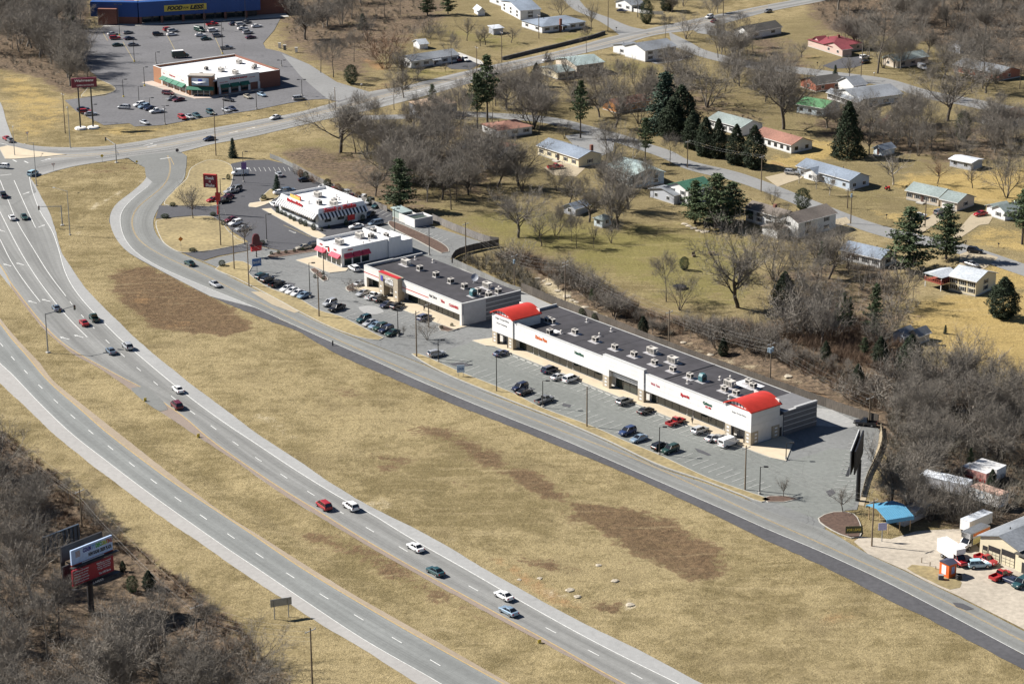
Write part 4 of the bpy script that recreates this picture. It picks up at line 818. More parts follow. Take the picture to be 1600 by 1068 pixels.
# ---------------------------------------------------------------- corner restaurant with red awnings
g0 = G(495.5, 402); AZ3 = R(-52.5)
S3 = thing('fast_food_restaurant', 'white flat roofed restaurant with pink red awnings over its windows', 'restaurant', (g0.x, g0.y, 0.1), AZ3)
L3, D3 = 12.9, 22.0
flat_building(S3, 0, L3, 0, 16.0, 4.5, .95, WHITE, WROOF, .25); flat_building(S3, .02, L3+.6, 16.02, 20.3, 4.9, 1.0, WHITE, WROOF, .25); flat_building(S3, 2, L3+.3, 20.32, 24.5, 3.9, .3, WHITE, WROOF, .25)
AWN = mat('rose_red_awning', (.56,.05,.09), .7, .08)
def awning(root, a0, a1, z0, z1, out, y, axis='y', mt=AWN, sgn=-1):
    pr = [(0,z1),(sgn*out,z0+.15),(sgn*out,z0),(0,z0)]
    m_ = MB(Matrix.Translation((0,y,0)) if axis == 'y' else Matrix.Translation((y,0,0)))
    m_.extrude(pr, 'x' if axis == 'y' else 'y', a0, a1); return m_.build('awning', mt, root)
for k in range(5):
    a = .5+k*2.45; pane(S3, a, a+1.95, .25, 2.7, -.02, frame=DARKM)
    if k != 2: awning(S3, a-.25, a+2.15, 2.5, 3.6, 1.1, 0)
for k in range(3):
    a = .9+3.0*k; f = MB(); f.box(L3-.08, L3+.03, a, a+2.5, .25, 2.8); w_ = f.build('window', DARKM, S3); bx(w_, 'pane', L3+.031, L3+.05, a+.1, a+2.4, .35, 2.7, GLASS)
    awning(S3, a-.1, a+2.6, 2.6, 3.8, 1.1, L3, 'x', sgn=1)
letters(S3, "Arby's", 1.5, .7, REDL, (2.4,0,4.4), bold=.04, depth=.12); letters(S3, "Arby's", 1.5, .7, REDL, (9.6,0,4.4), bold=.04, depth=.12); letters(S3, "Arby's", 1.8, .7, REDL, (L3,3.0,4.6), '+x', bold=.04, depth=.12)
hat = [(-.35,3.1),(.35,3.1),(.4,4.0),(.3,4.5),(0,4.65),(-.3,4.5),(-.4,4.0)]
MB(Matrix.Translation((6.3,0,0))).extrude(hat, 'y', -.12, -.003).build('wall_emblem', RED, S3)
for x, y, kd in ((6.0,4.0,'big'),(4.2,12.2,'big'),(6.4,14.6,'cube'),(9.6,17.8,'small'),(8.6,12.5,'vent'),(10.6,9.0,'vent'),(3.6,17.5,'cube')): roof_unit(S3, x, y, 4.52 if y < 16 else 4.92, kd)
# ---------------------------------------------------------------- diner with striped awnings
g0 = G(430, 330); AZ4 = R(-54.6)
S4 = thing('diner', 'white diner with black and white striped awnings and a flat white roof', 'restaurant', (g0.x, g0.y, 0.1), AZ4)
L4, D4 = 25.2, 19.0
bx(S4, 'wall', .9, L4-.9, .9, D4-.9, 0, 4.4, mat('pale_tile_wall',(.62,.64,.64),.5,.06)); bx(S4, 'roof', 1.7, L4-1.7, 1.7, D4-1.7, 4.4, 4.75, WROOF)
PAR = mat('white_porcelain', (.80,.80,.79), .35, .03)
ms = MB()                                           # sloped mansard parapet on four sides
o0, o1, zb, zt = 0.15, 1.45, 4.15, 5.65
cs = lambda d, z: [(d,d,z),(L4-d,d,z),(L4-d,D4-d,z),(d,D4-d,z)]
v0, v1, v2 = cs(o0+.9,zb), cs(o1,zt), cs(o1+.25,zt)
v3 = cs(o1+.25,4.7)
for i in range(4):
    j = (i+1)%4
    ms.add([v0[i],v0[j],v1[j],v1[i]], [(0,1,2,3)]); ms.add([v1[i],v1[j],v2[j],v2[i]], [(0,1,2,3)]); ms.add([v2[i],v2[j],v3[j],v3[i]], [(0,1,2,3)])
ms.build('parapet', PAR, S4)
STW, STB = mat('white_stripe_cloth',(.78,.77,.75),.7,.03), mat('black_stripe_cloth',(.02,.022,.035),.7,.1)
def stripes(n, along, a0, a1, face):
    for k in range(n):
        p0 = a0+(a1-a0)*k/n; p1 = a0+(a1-a0)*(k+1)/n
        up = (.98,4.3); dn = (-.45,2.9); q = MB()
        if face == 'front': vs = [(p0,up[0],up[1]),(p1,up[0],up[1]),(p1,dn[0],dn[1]),(p0,dn[0],dn[1]),(p0,dn[0],dn[1]-.3),(p1,dn[0],dn[1]-.3)]
        else: vs = [(L4-up[0],p0,up[1]),(L4-up[0],p1,up[1]),(L4-dn[0],p1,dn[1]),(L4-dn[0],p0,dn[1]),(L4-dn[0],p0,dn[1]-.3),(L4-dn[0],p1,dn[1]-.3)]
        bk = [(x, y+(.06 if face == 'front' else 0), z-.06) for x, y, z in vs[:4]]
        q.add(vs, [(3,2,1,0),(4,5,2,3)]); q.add(bk, [(0,1,2,3)]); q.build('awning_stripe', STB if (k % 2) else STW, S4)
stripes(40, 'x', .9, L4-.9, 'front'); stripes(27, 'y', .9, D4-1.0, 'side')
for k in range(7): pane(S4, 2.2+k*3.0, 5.0+k*3.0, 1.15, 2.8, .88, frame=LGREYM)
for k in range(3):
    f = bx(S4, 'window', L4-.9, L4-.84, 3+k*4.6, 5.6+k*4.6, 1.2, 2.7, LGREYM); bx(f, 'pane', L4-.84, L4-.82, 3.15+k*4.6, 5.45+k*4.6, 1.3, 2.6, GLASS)
letters(S4, 'Steak n Shake', 9.2, 1.05, REDL, (10.5,.92,5.0), shear=.15, bold=.04, depth=.2); letters(S4, 'Steak n Shake', 11.5, 1.35, REDL, (L4-.92,8.8,4.95), '+x', shear=.15, bold=.04, depth=.2)
bx(S4, 'yellow_banner', 6.8, 12.6, 1.6, 1.75, 5.7, 6.75, mat('banner_yellow',(.75,.52,.14),.6)); bx(S4, 'canopy_sign', 6.9, 10.0, 3.4, 3.6, 4.75, 6.1, RED)
for x, y, kd in ((8.6,10.4,'big'),(16.8,6.0,'cube'),(17.6,10.8,'cube'),(15.8,13.6,'vent'),(20.6,8.8,'big'),(12.5,14.8,'vent'),(21.0,13.4,'vent'),(14,4,'vent')): roof_unit(S4, x, y, 4.76, kd)
bx(S4, 'drive_through_window', L4-.88, L4-.2, 12.5, 14.6, 0, 2.6, mat('dull_white',(.6,.6,.6),.6))  # window bay in one even greyish white
# ---------------------------------------------------------------- drugstore with the corner tower
g0 = G(239.3, 103, 6.3); AZ5 = R(-54.6)
S5 = thing('drugstore', 'white roofed drugstore with green awnings and a chamfered corner tower', 'store', (g0.x, g0.y, 0.1), AZ5)
L5, D5 = 35.2, 35.6
bx(S5, 'roof', .3, L5-.3, .3, D5-.3, 5.2, 5.5, WROOF)
bx(S5, 'brick_wall', 0, 6.4, 0, .3, 0, 6.3, BRICKO); bx(S5, 'side_wall', 0, .3, .31, D5, 0, 6.3, BRICKO); bx(S5, 'rear_wall', .31, L5, D5-.3, D5, 0, 6.3, BRICK)
bx(S5, 'wall', 6.41, 29.3, 0, .3, 3.0, 6.0, OFFW); bx(S5, 'lower_wall', 6.41, 29.3, .08, .3, 0, 3.0, BRICKO)
bx(S5, 'wall', L5-.3, L5, 8.6, 26.5, 2.9, 6.4, OFFW); bx(S5, 'lower_wall', L5-.3, L5-.06, 8.6, 26.5, 0, 2.9, BRICK); bx(S5, 'brick_wall', L5-.3, L5-.02, 26.52, D5-.31, 0, 6.1, BRICK)
for k in range(5): bx(S5, 'pilaster', 6.5+k*4.8, 7.3+k*4.8, -.12, .07, 0, 3.0, OFFW)
for k in range(5): bx(S5, 'pilaster', L5-.05, L5+.12, 9.0+k*4.2, 9.9+k*4.2, 0, 2.9, OFFW)
for k in range(4):
    a = 7.5+4.8*k; awning(S5, a-.2, a+4.2, 2.5, 3.7, 1.7, 0, mt=GREENA); pane(S5, a+.4, a+3.6, .6, 2.5, .02, frame=DARKM)
for k in range(3):
    a = 10.0+4.2*k; awning(S5, a-.2, a+3.4, 2.6, 3.8, 1.5, L5, 'x', mt=GREENA, sgn=1); f = bx(S5, 'window', L5-.08, L5-.03, a+.2, a+3.1, .6, 2.5, DARKM); bx(f, 'pane', L5-.03, L5-.01, a+.3, a+3.0, .7, 2.4, GLASS)
c5 = [(29.3,.3),(L5-.3,6.2)]; ang5 = math.atan2(c5[1][1]-c5[0][1], c5[1][0]-c5[0][0])
tw = Matrix.Translation((32.3,3.1,0)) @ Matrix.Rotation(ang5, 4, 'Z')
def tpart(n, m_, *b): return MB(tw).box(*b).build(n, m_, S5)
tpart('corner_tower', BRICKO, -4.6, 4.6, -.6, 3.5, 0, 7.2); tpart('tower_cornice', mat('stone_cornice',(.4,.36,.31),.8), -4.8, 4.8, -.8, 3.7, 7.2, 7.7)
tpart('sign_panel', mat('blue_white_panel',(.55,.62,.72),.5), -3.3, 3.3, -.72, -.6, 3.9, 6.8); MB(tw).extrude([(-.6,3.6),(-2.3,2.6),(-2.3,2.4),(-.6,2.4)], 'x', -5.2, 5.2).build('entrance_canopy', GREENA, S5)
tpart('emblem', mat('emblem_blue',(.03,.07,.45),.4), -.8, .8, -.8, -.72, 4.5, 6.3); f = tpart('entrance', LGREYM, -3.6, 3.6, -.66, -.6, 0, 2.35)
for k in range(3): MB(tw).box(-3.3+2.3*k,-1.3+2.3*k,-.7,-.66,.15,2.2).build('pane', GLASS, f)
letters(S5, 'Walgreens', 4.8, .8, REDL, (15.5,0,4.9), shear=.2, bold=.03, depth=.1); letters(S5, 'Walgreens', 7.6, 1.15, REDL, (L5,17.6,5.3), '+x', shear=.2, bold=.03, depth=.12)
letters(S5, 'Pharmacy', 2.2, .4, REDL, (23.6,0,4.6), bold=.03); letters(S5, 'Photo', 1.4, .4, REDL, (8.6,0,4.8), bold=.03); letters(S5, 'One Hour Photo', 3.6, .4, REDL, (L5,11.2,4.5), '+x', bold=.03); letters(S5, 'Pharmacy', 2.4, .4, REDL, (L5,23.6,4.9), '+x', bold=.03)
cp = MB(); cp.box(-.05,6.4,-.05,.35,6.3,6.42).box(6.42,29.3,-.05,.35,6.0,6.1).box(L5-.35,L5+.05,8.6,26.5,6.4,6.5).box(L5-.35,L5+.03,26.52,D5,6.1,6.2).box(-.05,.35,.36,D5,6.3,6.42); cp.build('parapet_cap', WHITE, S5)
for x, y, kd in ((24.5,7.5,'cube'),(16.2,14.2,'cube'),(29.2,19.6,'big'),(22.0,17.5,'big'),(13.2,30.2,'big'),(25.6,29.5,'small'),(18.2,21.5,'vent'),(23.6,31.2,'cube')): roof_unit(S5, x, y, 5.5, kd)
M5 = Matrix.Translation(S5.location) @ Matrix.Rotation(AZ5, 4, 'Z')
slab('drugstore_walk', None, 0.09, mat('pinkish_concrete',(.52,.42,.35),.85,.08), h=.14, world=lw(M5, [(-1.5,-4.5),(28,-2.6),(36,-1.5),(39.5,5.5),(37.6,8),(37.6,27),(L5,27),(L5,8),(29,0),(-1.5,0)]))
cz = thing('drive_through_canopy', 'small green roofed canopy behind the white roofed drugstore', 'canopy', tuple(M5 @ Vector((20,D5+3.2,0))), AZ5)
MB().box(-4,4,-2.8,2.8,3.6,3.9).extrude([(-2.8,3.9),(2.8,3.9),(0,5.0)], 'x', -4, 4).build('canopy_roof', GREENA, cz)
for x in (-3.6,3.4): MB().box(x,x+.3,2.2,2.5,0,3.6).build('post', OFFW, cz)
# ---------------------------------------------------------------- blue supermarket at the top edge
gA, gB = G(217.5, 38.5), G(386, 28.5); AZ6 = math.atan2(gB.y-gA.y, gB.x-gA.x)
S6 = thing('supermarket', 'big blue fronted supermarket with a yellow sign and brick wall ends', 'supermarket', (gA.x, gA.y, .1), AZ6)
L6 = (gB-gA).length+6
bx(S6, 'blue_fascia', 0, L6, -.6, 4, 3.2, 9.6, BLUEF); bx(S6, 'wall', -.5, L6+14, 5, 45, 0, 8.6, BRICK); bx(S6, 'roof', -.3, L6+13.5, 5.2, 44.5, 8.6, 8.8, mat('tan_roof',(.5,.42,.33),.8)); bx(S6, 'fascia_back', .02, L6-.02, 4.0, 5, 4.2, 9.2, mat('grey_back',(.35,.34,.33),.8))
bx(S6, 'shopfront', .5, L6-1, 3.4, 4.9, 0, 3.2, mat('dark_shopfront',(.05,.045,.045),.4))
for k in range(6): bx(S6, 'column', .2+k*9.2, 1.2+k*9.2, -.3, .7, 0, 3.2, BRICK)
for k in range(10): pane(S6, 2+k*4.6, 5.6+k*4.6, .3, 2.9, 3.35, frame=DARKM)
sw = MB(Matrix.Rotation(R(-22), 4, 'Z')); sw.box(-21,-.2,-.5,3.5,3.2,9.6); sw.build('angled_fascia', BLUEF, S6)
MB(Matrix.Rotation(R(-22), 4, 'Z')).box(-16,-.6,-.1,3,0,3.2).build('brick_wall', BRICK, S6); MB(Matrix.Rotation(R(-22), 4, 'Z')).box(-17.2,-9,-3.0,-.6,0,7.0).build('brick_wing', BRICK, S6)
bx(S6, 'yellow_sign', 11.0, 29.4, -.78, -.6, 4.9, 7.6, YEL)
letters(S6, 'FOOD', 6.8, 1.9, BLACK, (15.6,-.78,6.25), shear=.3, bold=.06, depth=.1); letters(S6, 'FOR', 2.4, .9, BLACK, (20.4,-.78,6.15), shear=.3, bold=.03, depth=.1); letters(S6, 'LESS', 6.2, 1.9, BLACK, (25.2,-.78,6.25), shear=.3, bold=.06, depth=.1)
M6 = Matrix.Translation(S6.location) @ Matrix.Rotation(AZ6, 4, 'Z')
slab('supermarket_walk', None, 0.1, CONC, h=.12, world=lw(M6, [(-16,-1),(0,-3.5),(L6+12,-3.5),(L6+12,4.8),(0,4.8),(-14,5)]))
# ---------------------------------------------------------------- houses, sheds, garage
WC = {k: mat('siding_'+k, c, 0.75, 0.05, 0.8, scale3=(0.4,0.4,7)) for k, c in dict(white=(.74,.74,.73), cream=(.70,.62,.44), tan=(.58,.50,.40), grey=(.42,.44,.48), blue=(.45,.52,.60), brick=(.36,.13,.08), orange=(.58,.24,.055), paleblue=(.58,.66,.70), pinkbrick=(.56,.42,.36), greenish=(.36,.42,.38)).items()}
RC = {k: mat('shingles_'+k, c, 0.9, 0.18, 1.8, big=.22, bump=.3) for k, c in dict(grey=(.20,.215,.235), dark=(.075,.07,.062), brown=(.16,.135,.115), red=(.26,.13,.095), maroon=(.20,.04,.05), green=(.045,.15,.095), teal=(.30,.37,.36), pale=(.42,.45,.48), tan=(.46,.33,.23), lightgreen=(.10,.24,.11), greygreen=(.22,.26,.25), redbrown=(.24,.115,.08), bluegrey=(.19,.225,.275), metal=(.55,.58,.62), brownred=(.24,.12,.075)).items()}
SHUT = mat('dark_shutter', (.03,.03,.035), .6)
def frame_of(Lp, Cp, Rp, z=0.0):
    A, B, D = G(*Lp), G(*Cp), G(*Rp); x = (D-B); y = (A-B); x.z = y.z = 0
    ref = x.normalized(); alt = Vector((y.y, -y.x, 0)).normalized()     # y rotated by -90 degrees
    d = (ref*x.length+alt*y.length).normalized()
    a = max(1.5, y.dot(Vector((-d.y, d.x, 0)))); b = max(1.5, x.dot(d))
    return B, math.atan2(d.y, d.x), a, b
def volume(root, M, b, a, h, rh, ridge, kind, wall, roof, wl=2, wr=2, door=None, ov=.45, frame=None, z0=0.0, found=True, garage=None, big=1.0, chimney=None):
    """one gabled, hipped or lean-to block: x 0..b (right wall), y 0..a (left wall)"""
    Wm, Rm = WC[wall], RC[roof]; w = MB(M); t = .18
    if kind == 'gable':
        if ridge == 'x': w.extrude([(0,z0),(a,z0),(a,h),(a/2,h+rh),(0,h)], 'x', 0, b)
        else: w.extrude([(0,z0),(b,z0),(b,h),(b/2,h+rh),(0,h)], 'y', 0, a)
    else: w.box(0, b, 0, a, z0, h)
    w.build('wall', Wm, root)
    if found and z0 == 0: MB(M).box(-.03, b+.03, -.03, a+.03, 0, .4).build('foundation', CONC, root)
    r = MB(M); e = ov
    if kind == 'gable':
        W2 = (a if ridge == 'x' else b); s = rh/(W2/2); lo = h-s*e+.03
        for sg in (0, 1):
            p0 = (-e if sg == 0 else W2+e); pr = [(p0, lo),(W2/2, h+rh+.03),(W2/2, h+rh+.03+t),(p0, lo+t)]
            (r.extrude(pr, 'x', -e, b+e) if ridge == 'x' else r.extrude(pr, 'y', -e, a+e))
    elif kind == 'hip':
        lo = h; k = min(a, b)/2
        if b >= a: q = [(k, a/2), (b-k, a/2)]
        else: q = [(b/2, k), (b/2, a-k)]
        if q[0] == q[1]: q[1] = (q[1][0]+.01, q[1][1])
        vs = [(-e,-e,lo),(b+e,-e,lo),(b+e,a+e,lo),(-e,a+e,lo),(q[0][0],q[0][1],h+rh),(q[1][0],q[1][1],h+rh)]
        fs = [(0,1,5,4),(1,2,5),(2,3,4,5),(3,0,4),(3,2,1,0)] if b >= a else [(0,1,4),(1,2,5,4),(2,3,5),(3,0,4,5),(3,2,1,0)]
        r.add(vs, fs)
    else:
        hi, lo = h+rh, h
        r.add([(-e,-e,lo),(b+e,-e,lo),(b+e,a+e,hi),(-e,a+e,hi),(-e,-e,lo+t),(b+e,-e,lo+t),(b+e,a+e,hi+t),(-e,a+e,hi+t)], [(0,3,2,1),(4,5,6,7),(0,1,5,4),(1,2,6,5),(2,3,7,6),(3,0,4,7)])
    ro = r.build('roof', Rm, root)
    if kind in ('gable', 'hip') and a*b > 60:
        v_ = MB(M); cx_, cy_ = (b*.3, a/2+1.0) if ridge == 'x' else (b/2+1.0, a*.35); v_.tube((cx_,cy_,h+rh*.4),(cx_,cy_,h+rh+.35),.13,.13,6); v_.build('vent_pipe', DARKM, ro)
    if chimney:
        x, y = chimney; cm = MB(M).box(x-.5, x+.5, y-.4, y+.4, z0, h+rh+.9); ch = cm.build('chimney', BRICK, root)
    if kind == 'gable':                      # white barge boards and gutters
        g = MB(M)
        if ridge == 'x':
            for yy in (-e-.08, a+e): g.box(-e, b+e, yy, yy+.08, lo-.02, lo+.16)
        else:
            for xx in (-e-.08, b+e): g.box(xx, xx+.08, -e, a+e, lo-.02, lo+.16)
        g.build('gutter', WHITE, ro)
    fr = frame or WHITE
    def win(side, c, z, ww, hh):
        fw = MB(M); pn = MB(M); sh = MB(M)
        if side == 'R':
            fw.box(c-ww/2, c+ww/2, -.05, .02, z, z+hh); pn.box(c-ww/2+.1, c-.04, -.07, -.051, z+.1, z+hh-.1).box(c+.04, c+ww/2-.1, -.07, -.051, z+.1, z+hh-.1)
        elif side == 'L':
            fw.box(-.05, .02, c-ww/2, c+ww/2, z, z+hh); pn.box(-.07, -.051, c-ww/2+.1, c-.04, z+.1, z+hh-.1).box(-.07, -.051, c+.04, c+ww/2-.1, z+.1, z+hh-.1)
        elif side == 'B':
            fw.box(c-ww/2, c+ww/2, a-.02, a+.05, z, z+hh); pn.box(c-ww/2+.1, c+ww/2-.1, a+.051, a+.07, z+.1, z+hh-.1)
        f = fw.build('window', fr, root); pn.build('pane', GLASSH, f)
        if wall in ('white', 'cream', 'tan') and side != 'B' and fr is WHITE and a*b > 50:
            for q in (c-ww/2-.38, c+ww/2+.03): MB(M).box(*((q, q+.35, -.06, .02) if side == 'R' else (-.06, .02, q, q+.35)), z, z+hh).build('shutter', SHUT, f)
    zs = [z0+1.0] if h-z0 < 4 else [.9, h-1.75]
    for z in zs:
        for k in range(wr): win('R', b*(k+.5)/wr+(.35 if door == 'R' else 0), z, 1.5*big, 1.25)
        for k in range(wl): win('L', a*(k+.5)/wl+(.35 if door == 'L' else 0), z, 1.5*big, 1.25)
        if wr: win('B', b*.4, z, 1.5, 1.2)
    if door:
        d = MB(M)
        if door == 'R': d.box(b*.5-.5, b*.5+.5, -.06, .02, .3, 2.4)
        else: d.box(-.06, .02, a*.5-.5, a*.5+.5, .3, 2.4)
        d = d.build('door', mat('door_paint', (.10,.05,.04), .5), root)
        if door == 'R' and b > 9:
            MB(M).box(b*.5-1.8, b*.5+1.8, -2.0, -.06, 0, .35).build('porch_step', CONC, root); MB(M).extrude([(-2.3,2.45),(-.05,2.75),(-.05,2.85),(-2.3,2.55)], 'x', b*.5-2.0, b*.5+2.0).build('porch_roof', Rm, root)
            for xx in (b*.5-1.9, b*.5+1.8): MB(M).box(xx, xx+.12, -2.1, -1.98, .35, 2.48).build('porch_post', WHITE, root)
        elif door == 'L': MB(M).box(-1.6, -.08, a*.5-1.3, a*.5+1.3, 0, .35).build('porch_step', CONC, root)
    if garage:
        side, c, ww = garage; d = MB(M); pl = MB(M)
        if side == 'L':
            d.box(-.05, .02, c-ww/2, c+ww/2, .05, 2.5)
            for q in range(4): pl.box(-.07, -.051, c-ww/2+.1, c+ww/2-.1, .15+.58*q, .66+.58*q)
        else:
            d.box(c-ww/2, c+ww/2, -.05, .02, .05, 2.5)
            for q in range(4): pl.box(c-ww/2+.1, c+ww/2-.1, -.07, -.051, .15+.58*q, .66+.58*q)
        d = d.build('garage_door', fr, root); pl.build('door_panel', WHITE, d)
HOUSES = []
def house(name, label, cat, Lp, Cp, Rp, h, rh, ridge='y', kind='gable', wall='white', roof='grey', group=None, wings=(), **kw):
    B, rz, a, b = frame_of(Lp, Cp, Rp); t = thing(name, label, cat, (B.x, B.y, ground_z(B.x, B.y)-.05), rz, group)
    volume(t, Matrix.Identity(4), b, a, h, rh, ridge, kind, wall, roof, **kw)
    Mi = (Matrix.Translation((B.x, B.y, 0)) @ Matrix.Rotation(rz, 4, 'Z')).inverted()
    for (l, c, r, k) in wings:
        B2, rz2, a2, b2 = frame_of(l, c, r); rz2 = rz if abs((rz2-rz+math.pi) % (2*math.pi)-math.pi) < .5 else rz2
        k = dict(k); hh = k.pop('h'); r2 = k.pop('rh'); rg = k.pop('ridge', ridge); kd = k.pop('kind', 'gable')
        volume(t, Mi @ Matrix.Translation((B2.x, B2.y, 0)) @ Matrix.Rotation(rz2, 4, 'Z'), b2, a2, hh, r2, rg, kd, k.pop('wall', wall), k.pop('roof', roof), **k)
    HOUSES.append(t); return t
house('ranch_house','long white ranch house with grey and pale roof beside the parking pad','house',(630,100),(643,107),(712,95),3.0,1.5,'x',wall='white',roof='grey',wl=2,wr=5,door='R')
house('shed','little white barn shed behind the long white ranch house','shed',(650,72),(656,77),(667,75),2.2,1.3,'x',wall='white',roof='pale',wl=0,wr=0)
house('shed','small white shed at the end of a long tree shadow','shed',(743,19),(748,24),(757,23),2.3,1.3,'y',wall='white',roof='pale',wl=0,wr=0)
house('two_storey_house','white house with grey roof and a wooden rear deck at the top','house',(787,15),(813,31),(843,28),4.2,1.8,'x',wall='white',roof='bluegrey',wl=3,wr=1)
house('house','grey hip roofed ranch house with a stone chimney above the road wall','house',(824,41),(847,52),(909,42),2.9,1.6,'x','hip',wall='white',roof='bluegrey',wl=2,wr=5,door='R',chimney=(9,-.3))
house('house','white gabled house with grey roof beside a long white fence','house',(963,12),(987,18),(1006,15),3.0,1.8,'x',wall='white',roof='grey',wl=2,wr=2)
house('split_level_house','split level house with a pale green roof below the road','house',(884,107),(901,120),(933,111),4.3,1.6,'x',wall='tan',roof='teal',wl=0,wr=3,wings=[((853,115),(872,125),(893,120),dict(h=2.7,rh=.9,ridge='x',wall='cream',roof='greygreen',wl=1,wr=2))])
house('house','white two level house with grey roof at the street corner','house',(993,86),(1008,97),(1043,86),4.6,1.9,'x',wall='white',roof='grey',wl=0,wr=3,wings=[((974,80),(985,89),(1000,85),dict(h=3.2,rh=1.2,ridge='x',wl=1,wr=1))])
house('house','orange house with a brown red roof half hidden by bare trees','house',(941,171),(963,177),(1016,168),2.9,1.5,'x',wall='orange',roof='redbrown',wl=1,wr=3)
house('house','cream ranch house with a weathered blue grey roof above a red vehicle','house',(853,239),(904,262),(930,252),3.2,1.7,'y',wall='cream',roof='bluegrey',wl=5,wr=1,door='L',chimney=(8.5,4))
house('house','pale house with a light teal roof below the cream ranch house','house',(966,274),(988,294),(1028,283),4.0,1.8,'y',wall='paleblue',roof='teal',wl=2,wr=2)
house('house','house with a grey green roof and white front behind the dark cedars','house',(1112,197),(1158,212),(1186,204),3.2,1.7,'y',wall='white',roof='greygreen',wl=5,wr=1)
house('ranch_house','white ranch house with a plain red brown roof behind the dark cedars','house',(1184,221),(1236,239),(1263,231),3.1,1.8,'y',wall='white',roof='red',wl=6,wr=2,frame=SHUT)
house('house','tan brick house with a maroon roof and two white front gables','house',(1267,72),(1300,84),(1345,77),2.9,2.0,'x','hip',wall='pinkbrick',roof='maroon',wl=0,wr=3,chimney=(8,7),wings=[((1264,74),(1281,77),(1293,75),dict(h=2.9,rh=1.7,ridge='x',wl=1,wr=0,roof='maroon',wall='pinkbrick')),((1290,80),(1316,89),(1326,86),dict(h=2.9,rh=1.9,ridge='x',wl=2,wr=0,roof='maroon',wall='pinkbrick'))])
house('house','low house with a dark brown roof next to the back street','house',(1261,134),(1275,143),(1310,135),2.8,1.8,'x',wall='brick',roof='dark',wl=1,wr=2)
house('house','large white house with a patchy grey roof and tall white gable','house',(1316,152),(1341,168),(1398,155),3.4,2.0,'x',wall='white',roof='grey',wl=0,wr=4,wings=[((1296,153),(1341.5,170),(1350,167),dict(h=2.8,rh=1.1,ridge='y',wl=7,wr=0)),((1310,140),(1333,148),(1348,144),dict(h=4.0,rh=2.2,ridge='x',wl=0,wr=0))])
house('outbuilding','pale outbuilding with a mossy green roof left of the big white house','outbuilding',(1245,176),(1286,183),(1311,174),3.2,1.6,'y',wall='paleblue',roof='lightgreen',wl=3,wr=0)
house('house','tan house with a grey green roof behind a bare tree','house',(1386,99),(1402,106),(1444,97),3.0,1.7,'x',wall='tan',roof='greygreen',wl=1,wr=3,wings=[((1384,100),(1396,105),(1404,103),dict(h=2.8,rh=1.4,ridge='x',wl=1,wr=0))])
house('house','small grey house with white trim at the edge of the upper right wood','house',(1486,80),(1500,85),(1520,79),3.2,1.6,'x',wall='grey',roof='grey',wl=1,wr=2)
house('ranch_house','long red brick ranch house with a grey roof and white corner','house',(1494,111),(1560,127),(1588,119),2.9,1.7,'y',wall='brick',roof='grey',wl=6,wr=1,door='L')
house('house','grey house with a white gable and a dark red brown roof','house',(1538,192),(1567,201),(1598,192),3.2,2.0,'x',wall='white',roof='brownred',wl=1,wr=2)
house('shed','pale blue garden shed with a grey roof beside the pointed cedar','shed',(1369,239),(1379,243.5),(1393,238),2.3,1.2,'x',wall='paleblue',roof='bluegrey',wl=0,wr=0,door='L')
house('shed','grey wooden shed with a light metal roof on the yellow lawn','shed',(1488,259),(1517,267),(1528,260),2.6,.5,'y',wall='grey',roof='metal',wl=2,wr=0)
house('house','long pale blue house with a grey roof beside the street driveway','house',(1253,271),(1327,296),(1350,287),3.4,1.7,'y',wall='blue',roof='bluegrey',wl=5,wr=2,wings=[((1262,277),(1276,284),(1290,279),dict(h=3.0,rh=1.3,ridge='x',wl=1,wr=0,wall='white'))])
house('house','pale pink house with a grey green roof and an attached white garage','house',(1419,310),(1466,322),(1486,313),3.0,1.7,'y',wall='tan',roof='greygreen',wl=4,wr=1,door='L',wings=[((1474,323),(1495,330),(1522,321),dict(h=2.9,rh=1.7,ridge='y',wl=0,wr=1,garage=('L',3.2,4.6)))])
house('house','small white house with an open carport at the right edge','house',(1556,337),(1570,345),(1600,335),2.9,1.4,'x',wall='white',roof='greygreen',wl=1,wr=2,wings=[((1543,333),(1553,337),(1572,331),dict(h=2.7,rh=.6,ridge='x',wl=0,wr=0))])
house('two_storey_house','big white two level house with brown grey roof and lower porch','house',(1222,361),(1247,373),(1296,355),5.0,1.8,'x',wall='white',roof='brown',wl=1,wr=2,wings=[((1178,342),(1222,361),(1240,354),dict(h=4.2,rh=1.5,ridge='y',wl=4,wr=0,chimney=(3,6))),((1195,365),(1214,373),(1226,367),dict(h=2.6,rh=.7,ridge='x',wl=0,wr=0))])
house('house','white house with a blue grey roof behind a wood pile','house',(1315,404),(1375,419),(1398,409),3.0,1.7,'y',wall='white',roof='bluegrey',wl=4,wr=1)
h_ = house('two_storey_house','cream house with a pale grey roof and a red back deck','house',(1484,451),(1524,461),(1553,447),4.4,1.7,'y',wall='cream',roof='pale',wl=3,wr=1)
B, rz, a, b = frame_of((1449,446),(1470,455),(1490,446)); pc = MB(); Mh = h_.matrix_basis.inverted() @ (Matrix.Translation((B.x,B.y,0)) @ Matrix.Rotation(rz, 4, 'Z'))
MB(Mh).extrude([(-.4,3.9),(a+.4,3.9),(a/2,4.9)], 'x', -.4, b+.2).build('porch_roof', RC['pale'], h_)
dk = MB(Mh).box(-.2,b,-.2,a,1.9,2.1).build('deck', mat('red_deck',(.30,.07,.045),.8), h_); rl = MB(Mh)
for k in range(9): rl.box(-.2+k*b/8-.06,-.2+k*b/8+.06,-.2,-.1,2.1,3.0); rl.box(-.2,-.1,k*a/8-.06,k*a/8+.06,2.1,3.0)
rl.box(-.2,b,-.22,-.08,3.0,3.08).box(-.22,-.08,-.2,a,3.0,3.08); rl.build('railing', MATS['red_deck'], dk)
